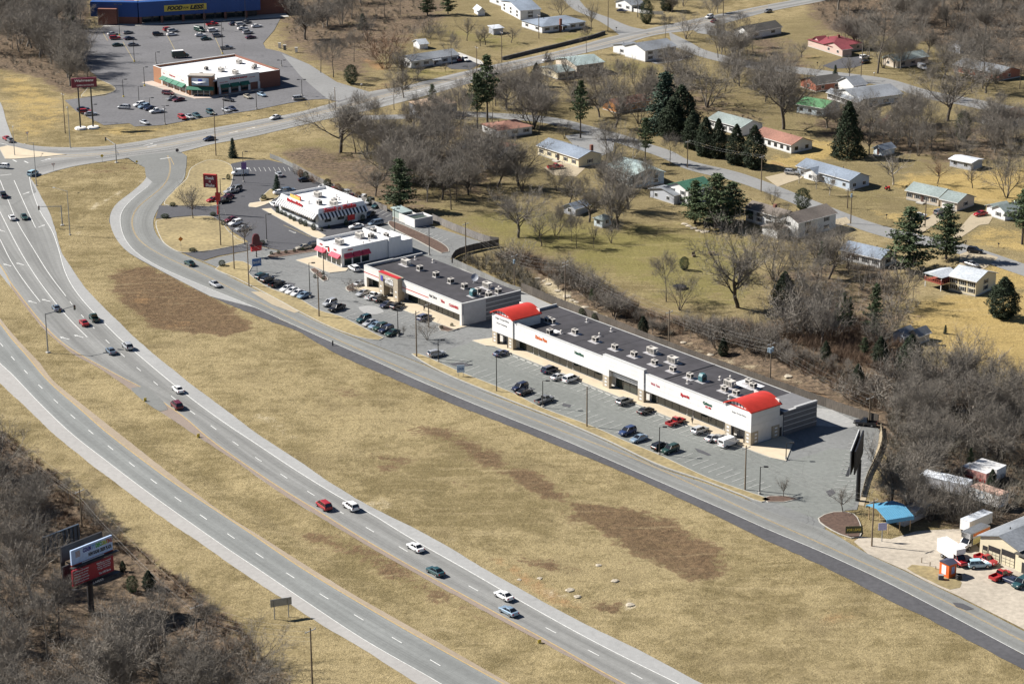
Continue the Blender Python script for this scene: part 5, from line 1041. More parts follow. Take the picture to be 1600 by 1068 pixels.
for x, y in ((0,0),(b-.3,0),(0,a-.3)): MB(Mh).box(x,x+.2,y,y+.2,0,3.9).build('post', WHITE, h_)
house('shed','grey blue shed, left one of the twin sheds at the yellow field corner','shed',(1398,531),(1412,537),(1424,529),2.4,1.2,'x',wall='blue',roof='grey',wl=0,wr=0)
house('shed','white front shed, right one of the twin sheds at the yellow field corner','shed',(1424,531),(1435,537),(1446,529),2.4,1.2,'x',wall='tan',roof='grey',wl=0,wr=0)
house('house','white walled house with a hipped red brown roof below the tall pines','house',(769,203),(779,216),(822,205),2.9,1.6,'x','hip',wall='white',roof='red',wl=2,wr=3)
house('house','small white house with a brown roof and blue tarp at its side','house',(750,238),(769,247),(798,236),3.0,1.6,'x','hip',wall='white',roof='brownred',wl=2,wr=2)
house('two_storey_house','grey blue two storey house with a tan hip roof beside the cross road','house',(651,178),(661,188),(708,178),4.9,1.8,'x','hip',wall='grey',roof='tan',wl=1,wr=3)
house('house','white house with a dark brown roof beside the upper main road','house',(1150,57),(1169,62),(1218,52),3.0,2.0,'x',wall='white',roof='dark',wl=1,wr=2)
house('two_storey_house','two storey house with a bright green roof beside big pines','house',(1053,309),(1075,321),(1103,309),4.9,1.7,'x',wall='white',roof='green',wl=2,wr=2,wings=[((1026,306),(1053,319),(1068,312),dict(h=3.0,rh=1.2,ridge='x',wl=2,wr=0,wall='grey',roof='grey'))])
house('shed','small grey shed with a dark roof among bare trees','shed',(886,330),(899,336),(915,328),2.4,1.2,'x',wall='grey',roof='bluegrey',wl=1,wr=0)
house('gazebo','small pale octagonal style garden hut on the lawn','garden hut',(934,350),(941,355),(950,349),2.6,1.1,'x','hip',wall='paleblue',roof='greygreen',wl=1,wr=1)
house('lean_to','dark open lean to with a pale metal roof on the lawn','lean to',(766,51),(771,54),(785,52),2.6,.6,'x','lean',wall='grey',roof='metal',wl=0,wr=0)
house('house','white house with grey roof at the very top centre','house',(773,2),(790,12),(812,8),3.4,1.6,'x',wall='white',roof='bluegrey',wl=1,wr=2)
# garage with roll-up doors at the lower right, its gable to the yard
gar = house('garage_building','cream repair garage with roll up doors and a dark curved grey roof','garage',(1532,866),(1590,890),(1660,858),4.4,1.5,'x',wall='cream',roof='grey',wl=0,wr=3,found=False)
B, rz, a, b = frame_of((1532,866),(1590,890),(1660,858))
for c, ww, zt in ((a*.86,1.2,2.6),(a*.62,3.0,3.1),(a*.26,3.4,3.4)):
    d = MB().box(-.06,.02,c-ww/2,c+ww/2,.05,zt).build('garage_door', DARKM, gar); pn = MB()
    for q in range(3):
        for r_ in range(3): pn.box(-.08,-.061,c-ww/2+.12+q*(ww-.24)/3,c-ww/2+.02+(q+1)*(ww-.24)/3,.2+r_*(zt*.2),.15+(r_+1)*zt*.2-.05)
    pn.build('door_panel', WC['cream'], d)
ex = house('garage_annex','low cream annex with a dark doorway right of the repair garage','garage',(1590,890),(1640,912),(1700,885),3.2,.6,'x','lean',wall='cream',roof='dark',wl=0,wr=2,found=False)
B, rz, a, b = frame_of((1590,890),(1640,912),(1700,885))
for c in (a*.75, a*.45): MB().box(-.06,.02,c-.8,c+.8,.05,2.4).build('doorway', DARKM, ex)
# blue carport and grey shed
B, rz, a, b = frame_of((1374,808),(1387,834),(1413,821))
cpt = thing('carport', 'open carport with a bright blue ribbed metal roof', 'carport', (B.x, B.y, 0), rz)
bl = mat('bright_blue_metal', (.11,.31,.46), .4, .05)
pr = MB(); pr.extrude([(-.5,2.6),(-.2,3.3),(a/2,4.2),(a+.2,3.3),(a+.5,2.6),(a+.4,2.6),(a+.1,3.2),(a/2,4.08),(-.1,3.2),(-.4,2.6)], 'x', -.5, b+.5); pr.build('roof', bl, cpt)
ribs = MB()
for k in range(14):
    x = -.4+k*(b+.8)/13
    for (p0, p1) in (((-.2,3.3),(a/2,4.2)),((a/2,4.2),(a+.2,3.3))): ribs.tube((x,p0[0],p0[1]+.03),(x,p1[0],p1[1]+.03),.05,.05,4)
ribs.build('roof_ribs', bl, cpt)
for x in (0,b/2,b-.2):
    for y in (0,a-.2): MB().box(x,x+.15,y,y+.15,0,3.2).build('post', mat('raw_wood',(.45,.32,.18),.8), cpt)
bx(cpt, 'rear_wall', b-.3, b, a*.3, a*.7, 0, 2.6, mat('raw_wood_wall',(.40,.29,.17),.85))
house('long_shed','narrow grey shed with a violet grey roof behind the blue carport','shed',(1406,816),(1413,822),(1444,802),2.4,.5,'x','lean',wall='grey',roof='metal',wl=1,wr=0)
# trailers in the thicket
def trailer(label, Lp, Cp, Rp, h, top, side, stripe=None):
    B, rz, a, b = frame_of(Lp, Cp, Rp); t = thing('box_trailer', label, 'trailer', (B.x, B.y, ground_z(B.x,B.y)), rz)
    bx(t, 'box', 0, b, 0, a, .9, .9+h, side); bx(t, 'roof', -.03, b+.03, -.03, a+.03, .9+h, 1.0+h, top); bx(t, 'chassis', .3, b-.3, .3, a-.3, .55, .9, DARKM)
    if stripe: bx(t, 'stripe', -.02, -.004, .2, a-.2, 1.1, 1.7, stripe)
    wx = [(b*.5, .2),(b*.5, a-.2)] if b < a else [(b*.2, .2),(b*.8,.2)]
    for x, y in ((.3,a*.25),(b-.3,a*.25),(.3,a*.75),(b-.3,a*.75)): MB().tube((x-.15,y,.45),(x+.15,y,.45),.45,.45,10).build('wheel', BLACK, t)
    for k in range(1, 6): bx(t, 'side_rib', -.03, -.005, a*k/6-.05, a*k/6+.05, .95, .85+h, side) if a > b else None
    return t
RUST = mat('rusty_white_roof', (.55,.36,.28), .8, .35, .5, big=.3)
tr = trailer('white box trailer with rusty roof streaks and ring graffiti on its side', (1517,781),(1560,798),(1570,790), 2.7, RUST, WHITE)
for y, r in ((6.0,.75),(4.6,.75)):
    q = MB()
    for k in range(12): q.tube((-.03,y+r*math.cos(k*math.pi/6),2.4+r*math.sin(k*math.pi/6)),(-.03,y+r*math.cos((k+1)*math.pi/6),2.4+r*math.sin((k+1)*math.pi/6)),.06,.06,4)
    q.build('graffiti_ring', mat('graffiti_blue',(.18,.28,.38),.6), tr)
trailer('long pale grey trailer behind the ring graffiti trailer', (1436,762),(1507,779),(1517,770), 2.5, RC['metal'], mat('pale_grey_box',(.6,.6,.62),.6))
trailer('white and red trailer deepest in the lower right thicket', (1503,748),(1540,761),(1550,754), 2.4, WHITE, mat('red_white_box',(.62,.3,.26),.6), RED)
trailer('white trailer with a dark blue shaded end at the thicket edge', (1521,744),(1556,757),(1566,748), 2.6, WHITE, WHITE)
tr2 = trailer('small white box trailer behind the orange striped rental truck', (1503,830),(1514,837),(1545,820), 2.2, RC['metal'], WHITE)
# ---------------------------------------------------------------- poles, lamps, signals, signs, fences, wires
def lamp(u, v, hpx, label, group=None, heads=1, col=None, dr=(1, 0), base=True):
    g = G(u, v); h = hm(u, v, hpx); t = thing('lamp_post', label, 'lamp post', (g.x, g.y, .05), heading(u, v, *dr), group)
    p_ = MB(); p_.tube((0,0,0),(0,0,h),.13,.09,8); p_.build('pole', col or DARKM, t)
    if base: MB().tube((0,0,0),(0,0,.6),.3,.3,8).build('base', YEL if base == 'y' else CONC, t)
    for k in range(heads):
        s = 1 if k == 0 else -1; a = MB(); a.tube((0,0,h-.05),(s*.9,0,h+.05),.05,.05,4); a.build('arm', col or DARKM, t)
        MB().box(min(s*.7,s*1.7), max(s*.7,s*1.7), -.28, .28, h-.05, h+.18).build('lamp_head', col or DARKM, t)
    return t
LG = 'lamp posts of the car parks'
for u, v, hp, lb, hd, bs in (
    (193,152,26,'slender lamp post with yellow base in the drugstore lot',1,'y'),(226,135,28,'lamp post near the orange brick wall of the drugstore',1,'y'),(217.5,164,27,'lamp post behind the white pickup and silver vehicles',1,True),(234,169,15,'short lamp post between the silver suv and dark sedan',1,True),(258,195,28,'lamp post on the grass edge before the drugstore lot',1,True),(146,191,26,'lamp post by the big maroon store sign',1,True),(350,178,27,'lamp post at the drugstore frontage with silver sedan',1,True),(401,171,27,'twin armed lamp post at the drugstore lot edge',2,True),(472,150,24,'twin armed lamp post right of the drugstore',2,True),(440,104,9,'lamp post showing above the drugstore rear corner',2,True),
    (187,56,45,'tall twin lamp post in the supermarket lot beside red suv',2,'y'),(210,97,32,'lamp post at the end of a yellow lot line',1,'y'),(244,100,17,'lamp post behind the drugstore roof corner',1,True),(320,47,45,'tall twin lamp post before the yellow store sign',2,True),(348,85,48,'tall lamp post beside the grey pickup',1,'y'),(384,36,36,'tall lamp post at the right of the supermarket front',2,True),(137,126,42,'tall dark pole lamp at the wood edge by the lot',1,True),
    (381,285,46,'lamp post in the restaurant lot near a violet flag banner',1,True),(417,378,42,'dark lamp post before the diner walk',1,True),(345,305,24,'lamp post near the grass edge of the diner lot',1,True),(617,366,39,'lamp post behind the corner restaurant',1,True),(671,399,42,'lamp post at the planted strip behind the shops',2,True),(506,433,46,'lamp post on the planted island before the red awnings',1,True),(484.5,466,54,'lamp post at the end of the row of white sedans',1,True),(622,526,44,'lamp post beside the dark green sedan row end',1,True),
    (685,566,35,'lamp post left of the small blue sign',1,True),(776,612,59,'pole lamp at the grass edge opposite the left red arch',1,False),(848,637,42,'lamp post beside the grey pickup',1,True),(1030,711,44,'lamp post between black suv and blue sedan',1,True),(1187,772,43,'lamp post near the lone young tree',1,True),(1228,718,26,'lamp post on the corner walk in building shade',1,True)):
    lamp(u, v, hp, lb, LG, hd, base=bs)
def mast(u, v, hpx, label, adx, ady, L, nsig, lum=False):
    g = G(u, v); h = hm(u, v, hpx); t = thing('signal_mast', label, 'traffic signal', (g.x, g.y, ground_z(g.x,g.y)), heading(u, v, adx, ady))
    MB().tube((0,0,0),(0,0,h),.2,.14,8).build('pole', GREYM, t); MB().tube((0,0,h-.3),(L,0,h+.3),.13,.07,6).build('mast_arm', GREYM, t); MB().box(-.5,.5,-.5,.5,-.3,.25).build('base', CONC, t)
    for k in range(nsig):
        x = L-.3-k*4.2; sg = MB().box(x-.2,x+.2,-.22,.22,h-.75,h+.5).build('signal_head', mat('signal_black',(.03,.03,.03),.5), t)
        for z, cc in ((.28,'red'),(-.12,'amber'),(-.52,'green')):
            m_ = mat('lens_'+cc, dict(red=(.25,.02,.02),amber=(.3,.2,.02),green=(.02,.2,.1))[cc], .3); MB().tube((x,-.22,h+z),(x,-.26,h+z),.12,.12,8).build('lens', m_, sg)
            MB().tube((x,.22,h+z),(x,.26,h+z),.12,.12,8).build('lens', m_, sg)
mast(75,550,60,'grey signal mast with two heads reaching over the near left lanes',8,-1.8,8.6,2); mast(97.5,352,30,'grey signal mast with one head over the turn lane',-8,.8,7.0,1); mast(182,254,28,'white signal mast with a long arm at the cross road',-6.5,-3.6,9.0,1)
def street_light(u, v, hpx, label, dr):
    g = G(u, v); h = hm(u, v, hpx); t = thing('street_lamp', label, 'street lamp', (g.x, g.y, ground_z(g.x,g.y)), heading(u, v, *dr)); MB().tube((0,0,0),(0,0,h),.15,.08,8).build('pole', GREYM, t); MB().tube((0,0,h-.1),(4.5,0,h+.5),.06,.04,5).build('arm', GREYM, t); MB().box(4.3,5.1,-.18,.18,h+.42,h+.6).build('lamp_head', LGREYM, t); MB().tube((0,0,-.2),(0,0,.25),.35,.35,8).build('base', CONC, t)
street_light(109.5,367,66,'tall grey street lamp in the grass by the turn lane',(-9,-1.2)); street_light(57,290,64,'slim street lamp at the grass corner by the pale blue van',(-5,2)); street_light(110,231,62,'slim street lamp on the grass north of the cross road',(-1,5)); street_light(23,243,36,'dark street lamp on the tan traffic island',(0,-6))
# utility poles
UP = {}
def upole(key, u, v, hpx, label, arm=(1,-.6), tr=None, group='wooden utility poles', cross=1, h=None):
    g = G(u, v); h = h or hm(u, v, hpx); t = thing('utility_pole', label, 'utility pole', (g.x, g.y, ground_z(g.x,g.y)), heading(u, v, *arm), group)
    MB().tube((0,0,0),(0,0,h),.19,.13,7).build('pole', WOODP, t)
    for k in range(cross): MB().box(-1.3,1.3,-.07,.07,h-.7-k*.9,h-.55-k*.9).build('crossarm', mat('grey_wood',(.36,.35,.33),.8), t)
    for x in (-1.15,0,1.15): MB().tube((x,0,h-.55),(x,0,h-.3),.06,.04,5).build('insulator', LGREYM, t)
    if tr:
        for k in range(tr): MB().tube((.55*(1 if k % 2 else -1),-.35+.3*k,h-2.6),(.55*(1 if k % 2 else -1),-.35+.3*k,h-1.5),.3,.3,8).build('transformer', mat('blue_grey_can',(.28,.36,.42),.5), t)
    e = heading(u, v, *arm); UP[key] = [Vector((g.x+x*math.cos(e), g.y+x*math.sin(e), h-.3+ground_z(g.x,g.y))) for x in (-1.15,0,1.15)]+[Vector((g.x, g.y, h-1.9+ground_z(g.x,g.y))), Vector((g.x, g.y, h-2.7+ground_z(g.x,g.y)))]
    return t
upole('r0',728,408,60,'utility pole behind the dark shop roof',(96,-35)); upole('r1',804,452,55,'utility pole with a blue transformer by the rear fence',(96,-35),1); upole('r2',883,477,70,'utility pole with white crossarm above the rocky bank',(96,-35),cross=2); upole('r3',1045,540,56,'plain utility pole behind the long dark roof',(96,-35)); upole('r4',1203,604,70,'utility pole with three transformers near the right red arch',(96,-35),3); upole('r5',1358,660,42,'thin utility pole at the rear lot corner',(96,-35))
upole('f0',345,384,65,'utility pole standing in the diner lawn',(96,-35)); upole('f1',366,421,62,'utility pole at the lower lot entrance',(96,-35)); upole('f2',389,447,66,'utility pole next to the small blue sign',(96,-35)); upole('f3',498.6,495,72,'utility pole on the grass beside the black pickup',(96,-35)); upole('f4',651,558,72,'utility pole at the shop lot driveway',(96,-35)); upole('f5',917,667,64,'utility pole on the grass before the middle shops',(96,-35)); upole('f6',1164,765,70,'utility pole on the grass near the white van',(96,-35)); upole('f7',1362,853,75,'utility pole beside the blue carport',(96,-35))
upole('f3b',670,512,40,'thin utility pole behind the driveway tree',(96,-35))
upole('b0',128,822,60,'utility pole behind the billboards',(10,-4.5)); upole('b1',307,982,42,'utility pole in the brush above the field',(10,-4.5),cross=1); upole('b2',488,1068,90,'dark utility pole at the bottom edge',(10,-4.5)); upole('b00',-20,700,60,'utility pole at the left frame edge wood',(10,-4.5))
upole('n0',102,208,60,'dark wooden pole by the big maroon store sign',(66,29)); upole('n1',337.5,243,66,'tall wooden pole beside the cross road grass',(66,29)); upole('n2',524,170,32,'utility pole behind the big oak',(66,29)); upole('n3',745,112,38,'dark utility pole before the parking pad',(66,29)); upole('n4',784,97,46,'utility pole left of the road side wall',(66,29)); upole('n5',842,60,36,'utility pole before the grey hip roof',(66,29)); upole('n6',950,50,52,'utility pole at the side street corner',(66,29)); upole('n7',1130,25,40,'utility pole by the upper main road',(66,29))
upole('s0',1074,262,42,'utility pole beside the neighbourhood street cedars',(96,-35)); upole('s1',1189,300,56,'utility pole opposite the white ranch house drive',(96,-35)); upole('s2',1329,349,53,'utility pole with a transformer at the street bend',(96,-35),1); upole('s3',1445,355,42,'utility pole beside the white garage',(96,-35)); upole('s4',1345,125,30,'utility pole on the back street',(96,-35)); upole('s5',1518,144,32,'pale utility pole before the brick ranch house',(96,-35)); upole('s6',1324,325,30,'short utility pole at the pale blue house',(96,-35))
WIRE = mat('power_line_wire', (.36,.35,.33), .5, .05)
def wires(keys, label, lines=(0,2,3,4), sag=.8, r=.0095):
    m_ = MB()
    for a, b in zip(keys[:-1], keys[1:]):
        for i in lines:
            p, q = UP[a][i], UP[b][i]; n = 8; prev = p
            for k in range(1, n+1):
                t = k/n; c = p.lerp(q, t); c.z -= 4*sag*t*(1-t); m_.tube(prev, c, r, r, 3, caps=False); prev = c
    tag(m_.build('power_line', WIRE), label, 'power line')
wires(['r0','r1','r2','r3','r4','r5'],'power lines strung along the rocky bank behind the shops'); wires(['f0','f1','f2','f3','f4','f5','f6','f7'],'power lines strung over the grass before the shops',sag=1.2); wires(['b00','b0','b1','b2'],'power lines strung past the billboards',sag=1.2,r=.012); wires(['n1','n2','n3','n4','n5','n6','n7'],'power lines along the cross road',(0,2)); wires(['s0','s1','s2','s3'],'power lines along the neighbourhood street',(0,2))
# big store sign, diner sign, hat sign, small signs
u0, v0, u1, v1 = 126, 201, 143, 198
a, b = G(u0, v0), G(u1, v1); hh = hm(134, 200, 67); az = math.atan2(b.y-a.y, b.x-a.x); L = (b-a).length; MRN = mat('maroon_sign', (.17,.012,.035), .4, .04)
t = thing('pole_sign', 'big maroon store sign on two dark posts above the grass', 'sign', (a.x, a.y, 0), az-.45)
for x in (0, L): MB().tube((x,0,0),(x,0,hh),.28,.24,8).build('post', DARKM, t); MB().tube((x,0,-.1),(x,0,.5),2.2,2.0,12).build('pale_base', OFFW, t)
bx(t, 'panel', L/2-4.4, L/2+4.4, -.4, .4, hh-1.6, hh+1.7, MRN); letters(t, 'Walgreens', 6.6, 1.2, WHITE, (L/2,-.4,hh+.75), shear=.2, bold=.03); letters(t, 'OPEN 24 HOURS', 6.0, .55, WHITE, (L/2+.4,-.4,hh-.85))
a = G(341, 335); t = thing('pole_sign', 'red diner sign hung from one tall red post', 'sign', (a.x, a.y, 0), R(-14)); hh = hm(341, 335, 60)
MB().tube((0,0,0),(0,0,hh),.35,.3,8).build('post', RED, t); MB().tube((0,0,hh-.1),(-4.0,0,hh-.1),.3,.3,6).build('bracket', RED, t); bx(t, 'panel', -4.0, -.35, -.3, .3, hh-4.2, hh-.4, MRN); bx(t, 'frame', -4.25, -4.0, -.35, .35, hh-4.2, hh, RED)
for k, w in enumerate(('Steak', 'n', 'Shake')): letters(t, w, (2.9, .6, 3.0)[k], (1.0,.6,1.0)[k], WHITE, (-2.15,-.3,hh-1.1-1.15*k), shear=.15, bold=.03)
bx(t, 'lower_box', -.6, .9, -.3, .3, hh*.35, hh*.55, RED)
a = G(401, 402); t = thing('pole_sign', 'dark red hat shaped sign on a dark post', 'sign', (a.x, a.y, 0), R(30)); t.scale = (.8,.8,.86); hh = hm(401, 402, 42)
MB().tube((0,0,0),(0,0,hh*.55),.22,.2,8).build('post', DARKM, t)
MB().extrude([(-2.3,hh*.5),(2.3,hh*.5),(2.5,hh*.58),(1.5,hh*.62),(1.35,hh*.85),(.9,hh*.97),(0,hh),(-.9,hh*.97),(-1.35,hh*.85),(-1.5,hh*.62),(-2.5,hh*.58)], 'y', -.35, .35).build('panel', mat('dark_red_sign',(.10,.012,.016),.5), t)
bx(t, 'lower_panel', -2.0, 2.0, -.36, .36, hh*.28, hh*.49, RED)
def small_sign(u, v, hpx, wm, label, col, posts=1, az=R(20), txt=None, frac=.55, tcol=None, cat='sign', name='road_sign'):
    g = G(u, v); h = hm(u, v, hpx); t = thing(name, label, cat, (g.x, g.y, ground_z(g.x,g.y)), az)
    for k in range(posts):
        x = 0 if posts == 1 else (-.8+1.6*k)*wm/2.4; MB().tube((x,.08,0),(x,.08,h),.05 if h < 4 else .1,None,6).build('post', GREYM, t)
    bx(t, 'panel', -wm/2, wm/2, -.05, .03, h*frac, h, col)
    if txt: letters(t, txt, wm*.8, h*(1-frac)*.35, tcol or BLACK, (0,-.05,h*(1+frac)/2))
    return t
def shape_sign(u, v, hpx, size, n, rot, label, col, name='road_sign', az=R(20), rim=None):
    g = G(u, v); h = hm(u, v, hpx); t = thing(name, label, 'road sign', (g.x, g.y, ground_z(g.x,g.y)), az); MB().tube((0,.05,0),(0,.05,h),.05,None,6).build('post', GREYM, t)
    for k, (s, mt) in enumerate(((size, rim or col), (size*.8, col))): MB(Matrix.Translation((0,-.03*k,h-size*.7))).extrude([(s*math.cos(rot+2*math.pi*q/n), s*math.sin(rot+2*math.pi*q/n)) for q in range(n)], 'y', -.03, 0).build('panel' if k else 'rim', mt, t)
SIGNB = mat('blue_sign', (.05,.14,.35), .4); ORS = mat('orange_sign', (.75,.25,.03), .5); GRN = mat('green_sign', (.02,.2,.1), .5)
small_sign(440,964,31,4.2,'grey backed highway sign on two posts in the lower grass',GREYM,2,R(-160),frac=.62); small_sign(402,430,26,2.7,'small blue and white sign on a dark post by the lot',SIGNB,1,R(25),'SHOPS',.55,WHITE); small_sign(720,589,19,1.9,'small white and blue property sign on grass by the road',mat('pale_blue_sign',(.5,.62,.75),.5),2,R(5),'LEASE',.4,SIGNB)
shape_sign(283,389,18,.75,4,0,'orange diamond warning sign on the diner lawn',ORS); shape_sign(43.5,222,16,.75,3,R(-90),'yield sign on the north grass by the red sedan',WHITE,rim=RED); shape_sign(84,267,12,.75,3,R(-90),'yield sign at the grass corner of the junction',WHITE,rim=RED); shape_sign(277,239,6,.6,8,R(22.5),'dark round road sign at the frontage road mouth',mat('grey_sign_back',(.12,.10,.10),.5)); shape_sign(160,254,12,.6,4,0,'yellow diamond road sign by the cross road',YEL); shape_sign(214,258,7,.5,4,0,'yellow reflector marker near the white signal mast',YEL)
small_sign(1334,838,17,3.6,'dark sign with yellow letters beside the bend',mat('dark_green_board',(.05,.055,.02),.5),2,R(5),'FOR LEASE',.35,YEL); small_sign(1378,846,30,1.8,'round pale lilac sign on a white post by the carport',mat('lilac_sign',(.42,.42,.62),.5),1,R(10),None,.62)
small_sign(520,540,8,.35,'black marker post on the frontage road shoulder',BLACK,1,0,None,.0,name='marker_post',cat='marker post')
for u, v in ((227,627),(310,683),(843,1004)): small_sign(u, v, 6, .7, 'yellow marker beside the inner shoulder of the highway', YEL, 1, R(30), None, .1, name='marker_post', cat='marker post')['group'] = 'yellow markers along the inner shoulder'
for n_, (u, v) in enumerate(((227,627),(310,683),(843,1004))):
    pass
g = G(425,305); 
a = G(378,288); t = thing('flag_banner', 'violet advertising banner hanging beside a lot lamp', 'banner', (a.x,a.y,0), 0); MB().tube((0,0,0),(0,0,7.4),.05,.05,5).build('post', GREYM, t); bx(t, 'cloth', .05, 1.7, -.03, .03, 5.0, 7.3, mat('violet_cloth',(.20,.12,.30),.8))
# billboards
def board(root, x0, x1, y, z0, z1, mt, name='panel', th=.35): return bx(root, name, x0, x1, y-th/2, y+th/2, z0, z1, mt)
a = G(143, 957); t = thing('billboard', 'stacked double billboard, white above red, on a single dark column', 'billboard', (a.x, a.y, .5), R(49)); DKB = mat('billboard_frame', (.03,.028,.03), .6)
MB().tube((0,0,0),(0,0,7.5),.62,.6,12).build('column', DKB, t)
bw = 5.0
def face(sgn, yy):
    f = 1
board(t,-bw,bw,-1.3,7.2,10.4,mat('red_billboard',(.36,.012,.03),.5)); board(t,-bw,bw,-1.3,11.6,14.6,mat('pale_blue_billboard',(.48,.60,.80),.5)); board(t,-bw,bw,-1.3,10.75,11.58,mat('red_brown_band',(.30,.04,.02),.5)); board(t,-.6-bw*.4,bw*.55,-1.36,10.85,11.5,WHITE,'white_strip',.35)
yb = -1.49
cs_ = [('COUN', (.02,.02,.30)), ('TY', (.08,.3,.6))]
letters(t,'COUN',2.0,.95,mat('navy_letters',(.015,.015,.22),.5),(-1.2,yb,13.75),bold=.05); letters(t,'TY',.85,.95,mat('sky_letters',(.10,.33,.62),.5),(.35,yb,13.75),bold=.05); letters(t,'DEC',1.45,.95,mat('green_letters',(.05,.35,.07),.5),(1.65,yb,13.75),bold=.05); letters(t,'ORA',1.35,.95,mat('lime_letters',(.42,.46,.05),.5),(3.05,yb,13.75),bold=.05); letters(t,'TING',1.4,.95,mat('brick_letters',(.42,.10,.05),.5),(4.2,yb,13.75),bold=.05)
letters(t,'NEW SUGAR CREEK PLAZA',5.6,.75,BLACK,(1.9,yb,12.5),bold=.03); letters(t,'5 MINUTES STRAIGHT ON',3.6,.4,BLACK,(.2,yb-.06,11.18),bold=.03)
for k in range(5): bx(t,'logo_stripe',-4.0,-2.9,yb-.03,yb+.01,12.9+.26*k,13.04+.26*k,mat('brown_stripe',(.42,.22,.12),.5))
for k, w in enumerate(('UPS shipping services','Printing & copy services','Moving supplies','Packaging materials','Fax, notary & more')): letters(t,w,3.6-.25*(k % 3),.36,WHITE,(-2.9,yb,9.95-.55*k),bold=.02)
for k, w in enumerate(('Mailbox rental','Open Monday to Friday','Open Saturday','At Sugar Creek Plaza')): letters(t,w,3.4-.3*(k % 2),.3,WHITE,(2.6,yb,9.95-.42*k))
letters(t,'The UPS Store',2.9,.45,WHITE,(2.7,yb,7.8),bold=.03)
for z0, z1 in ((7.2,10.4),(11.4,14.5)): board(t,-bw,bw,1.6,z0,z1,DKB,'rear_panel')
for z in (6.95,11.4): bx(t,'catwalk',-bw-.6,bw+.8,-2.4,-1.5,z-.15,z-.05,DKB)
for z0 in (7.2, 11.0):
    for x in (-4,-2,0,2,4): MB().box(x-.1,x+.1,-1.1,1.4,z0,z0+.25).box(x-.1,x+.1,-1.1,-.9,z0,z0+3).build('bracing', DKB, t)
MB().tube((0,0,7),(0,0,14),.5,.4,8).build('upper_column', DKB, t)
for x in (-4.6,-3.2): MB().tube((x,-1.4,10.6),(x-.4,-3.0,10.9),.05,.05,4).build('lamp_arm', LGREYM, t)
letters(t,'LAMAR',2.6,.5,LGREYM,(.3,-2.42,6.9),'-y')
a = G(99, 893); t = thing('billboard', 'dark billboard turned away behind the white and red one', 'billboard', (a.x, a.y, 0), R(49)); MB().tube((0,0,0),(0,0,8),.5,.5,10).build('column', DKB, t); bkp = bx(t,'rear_panel',-4.6,4.6,-.2,.2,5.2,9.0,mat('blue_grey_back',(.05,.075,.11),.6))
for k in range(9): bx(bkp,'stringer',-4.4+k*1.05,-4.2+k*1.05,-.32,-.2,5.2,9.0,DKB)
n, f, b = Vector((70.6,457.6,0)), Vector((74.1,470.1,0)), G(1340,782)
az = math.atan2(f.y-n.y, f.x-n.x); t = thing('billboard', 'black billboard seen edge on at the right end of the shops', 'billboard', (b.x, b.y, 0), az)
MB().tube((0,0,0),(0,0,9.4),.5,.45,12).build('column', BLACK, t)
x0 = (n-Vector((b.x,b.y,0))).dot(Vector((math.cos(az),math.sin(az),0))); y0 = (n-Vector((b.x,b.y,0))).dot(Vector((-math.sin(az),math.cos(az),0)))
ps = bx(t,'panel',x0,x0+13,y0-.3,y0+.1,10.0,15.2,BLACK); bx(t,'edge_trim',x0-.02,x0+13,y0-.1,y0+.12,15.2,15.3,LGREYM); bx(t,'edge_trim',x0-.1,x0-.02,y0-.1,y0+.12,10,15.2,LGREYM); bx(t,'rear_panel',x0,x0+13,y0-1.1,y0-.8,10,15.2,BLACK); bx(t,'catwalk',x0,x0+13,y0+.2,y0+.9,9.5,9.6,DARKM)
for k in range(4): MB().tube((x0+1+2.2*k,y0+.8,9.6),(x0+1+2.2*k,y0+1.9,9.8),.09,.09,4).build('lamp_arm', LGREYM, t)
MB().tube((0,0,9.2),(x0+6.5,y0-.8,10),.5,.4,8).build('bracket', BLACK, t)
# wooden panel fences
def fence(px, h, label, mt, panel=2.4, cap=False, post_mt=None, cat='fence', picks=True):
    P = resample(smooth(wpts(px), 1.0), 400); d = np.r_[0, np.cumsum(np.linalg.norm(np.diff(P, axis=0), axis=1))]; n = max(1, int(d[-1]/panel))
    t0 = G(*px[0]); t = thing('fence', label, cat, (t0.x, t0.y, 0)); w = d[-1]/n
    bm_ = MB(); nb = 6
    for i in range(nb): bm_.box(w*i/nb+.012, w*(i+1)/nb-.012, -.02-.012*(i % 2), .02-.012*(i % 2), .08, h-.06*((i*7) % 3)/2)
    bm_.box(0, w, .02, .07, .4, .5).box(0, w, .02, .07, h-.5, h-.4); pm = bm_.mesh('fence_panel', mt); qm = MB().box(-.07,.07,-.02,.12,0,h+.05).mesh('post', post_mt or mt)
    for i in range(n+1):
        c = np.array([np.interp(w*i, d, P[:,0]), np.interp(w*i, d, P[:,1])]); e = np.array([np.interp(min(w*(i+1), d[-1]), d, P[:,0]), np.interp(min(w*(i+1), d[-1]), d, P[:,1])])
        z = ground_z(c[0], c[1])+.05; az = math.atan2(e[1]-c[1], e[0]-c[0]); po = obj('post', qm, t); po.location = (c[0]-t0.x, c[1]-t0.y, z); po.rotation_euler = (0,0,az)
        if i < n: q = obj('fence_panel', pm, t); q.location = (c[0]-t0.x, c[1]-t0.y, z); q.rotation_euler = (0,0,az)
    return t
WOODF2 = 0
WF2 = mat('grey_weathered_fence', (.20,.185,.17), .9, .22, 2.0, rnd_obj=.2, scale3=(2,2,.3)); CHN = mat('chain_link_slats', (.22,.22,.21), .8, .2, 2, rnd_obj=.15)
fence([(815,455),(860,474),(905,492),(960,513),(1010,534),(1080,561),(1160,590),(1240,618),(1300,640),(1345,655),(1372,663)], 2.5, 'long dark wooden fence along the bank behind the shopping strip', WOODF, 2.6)
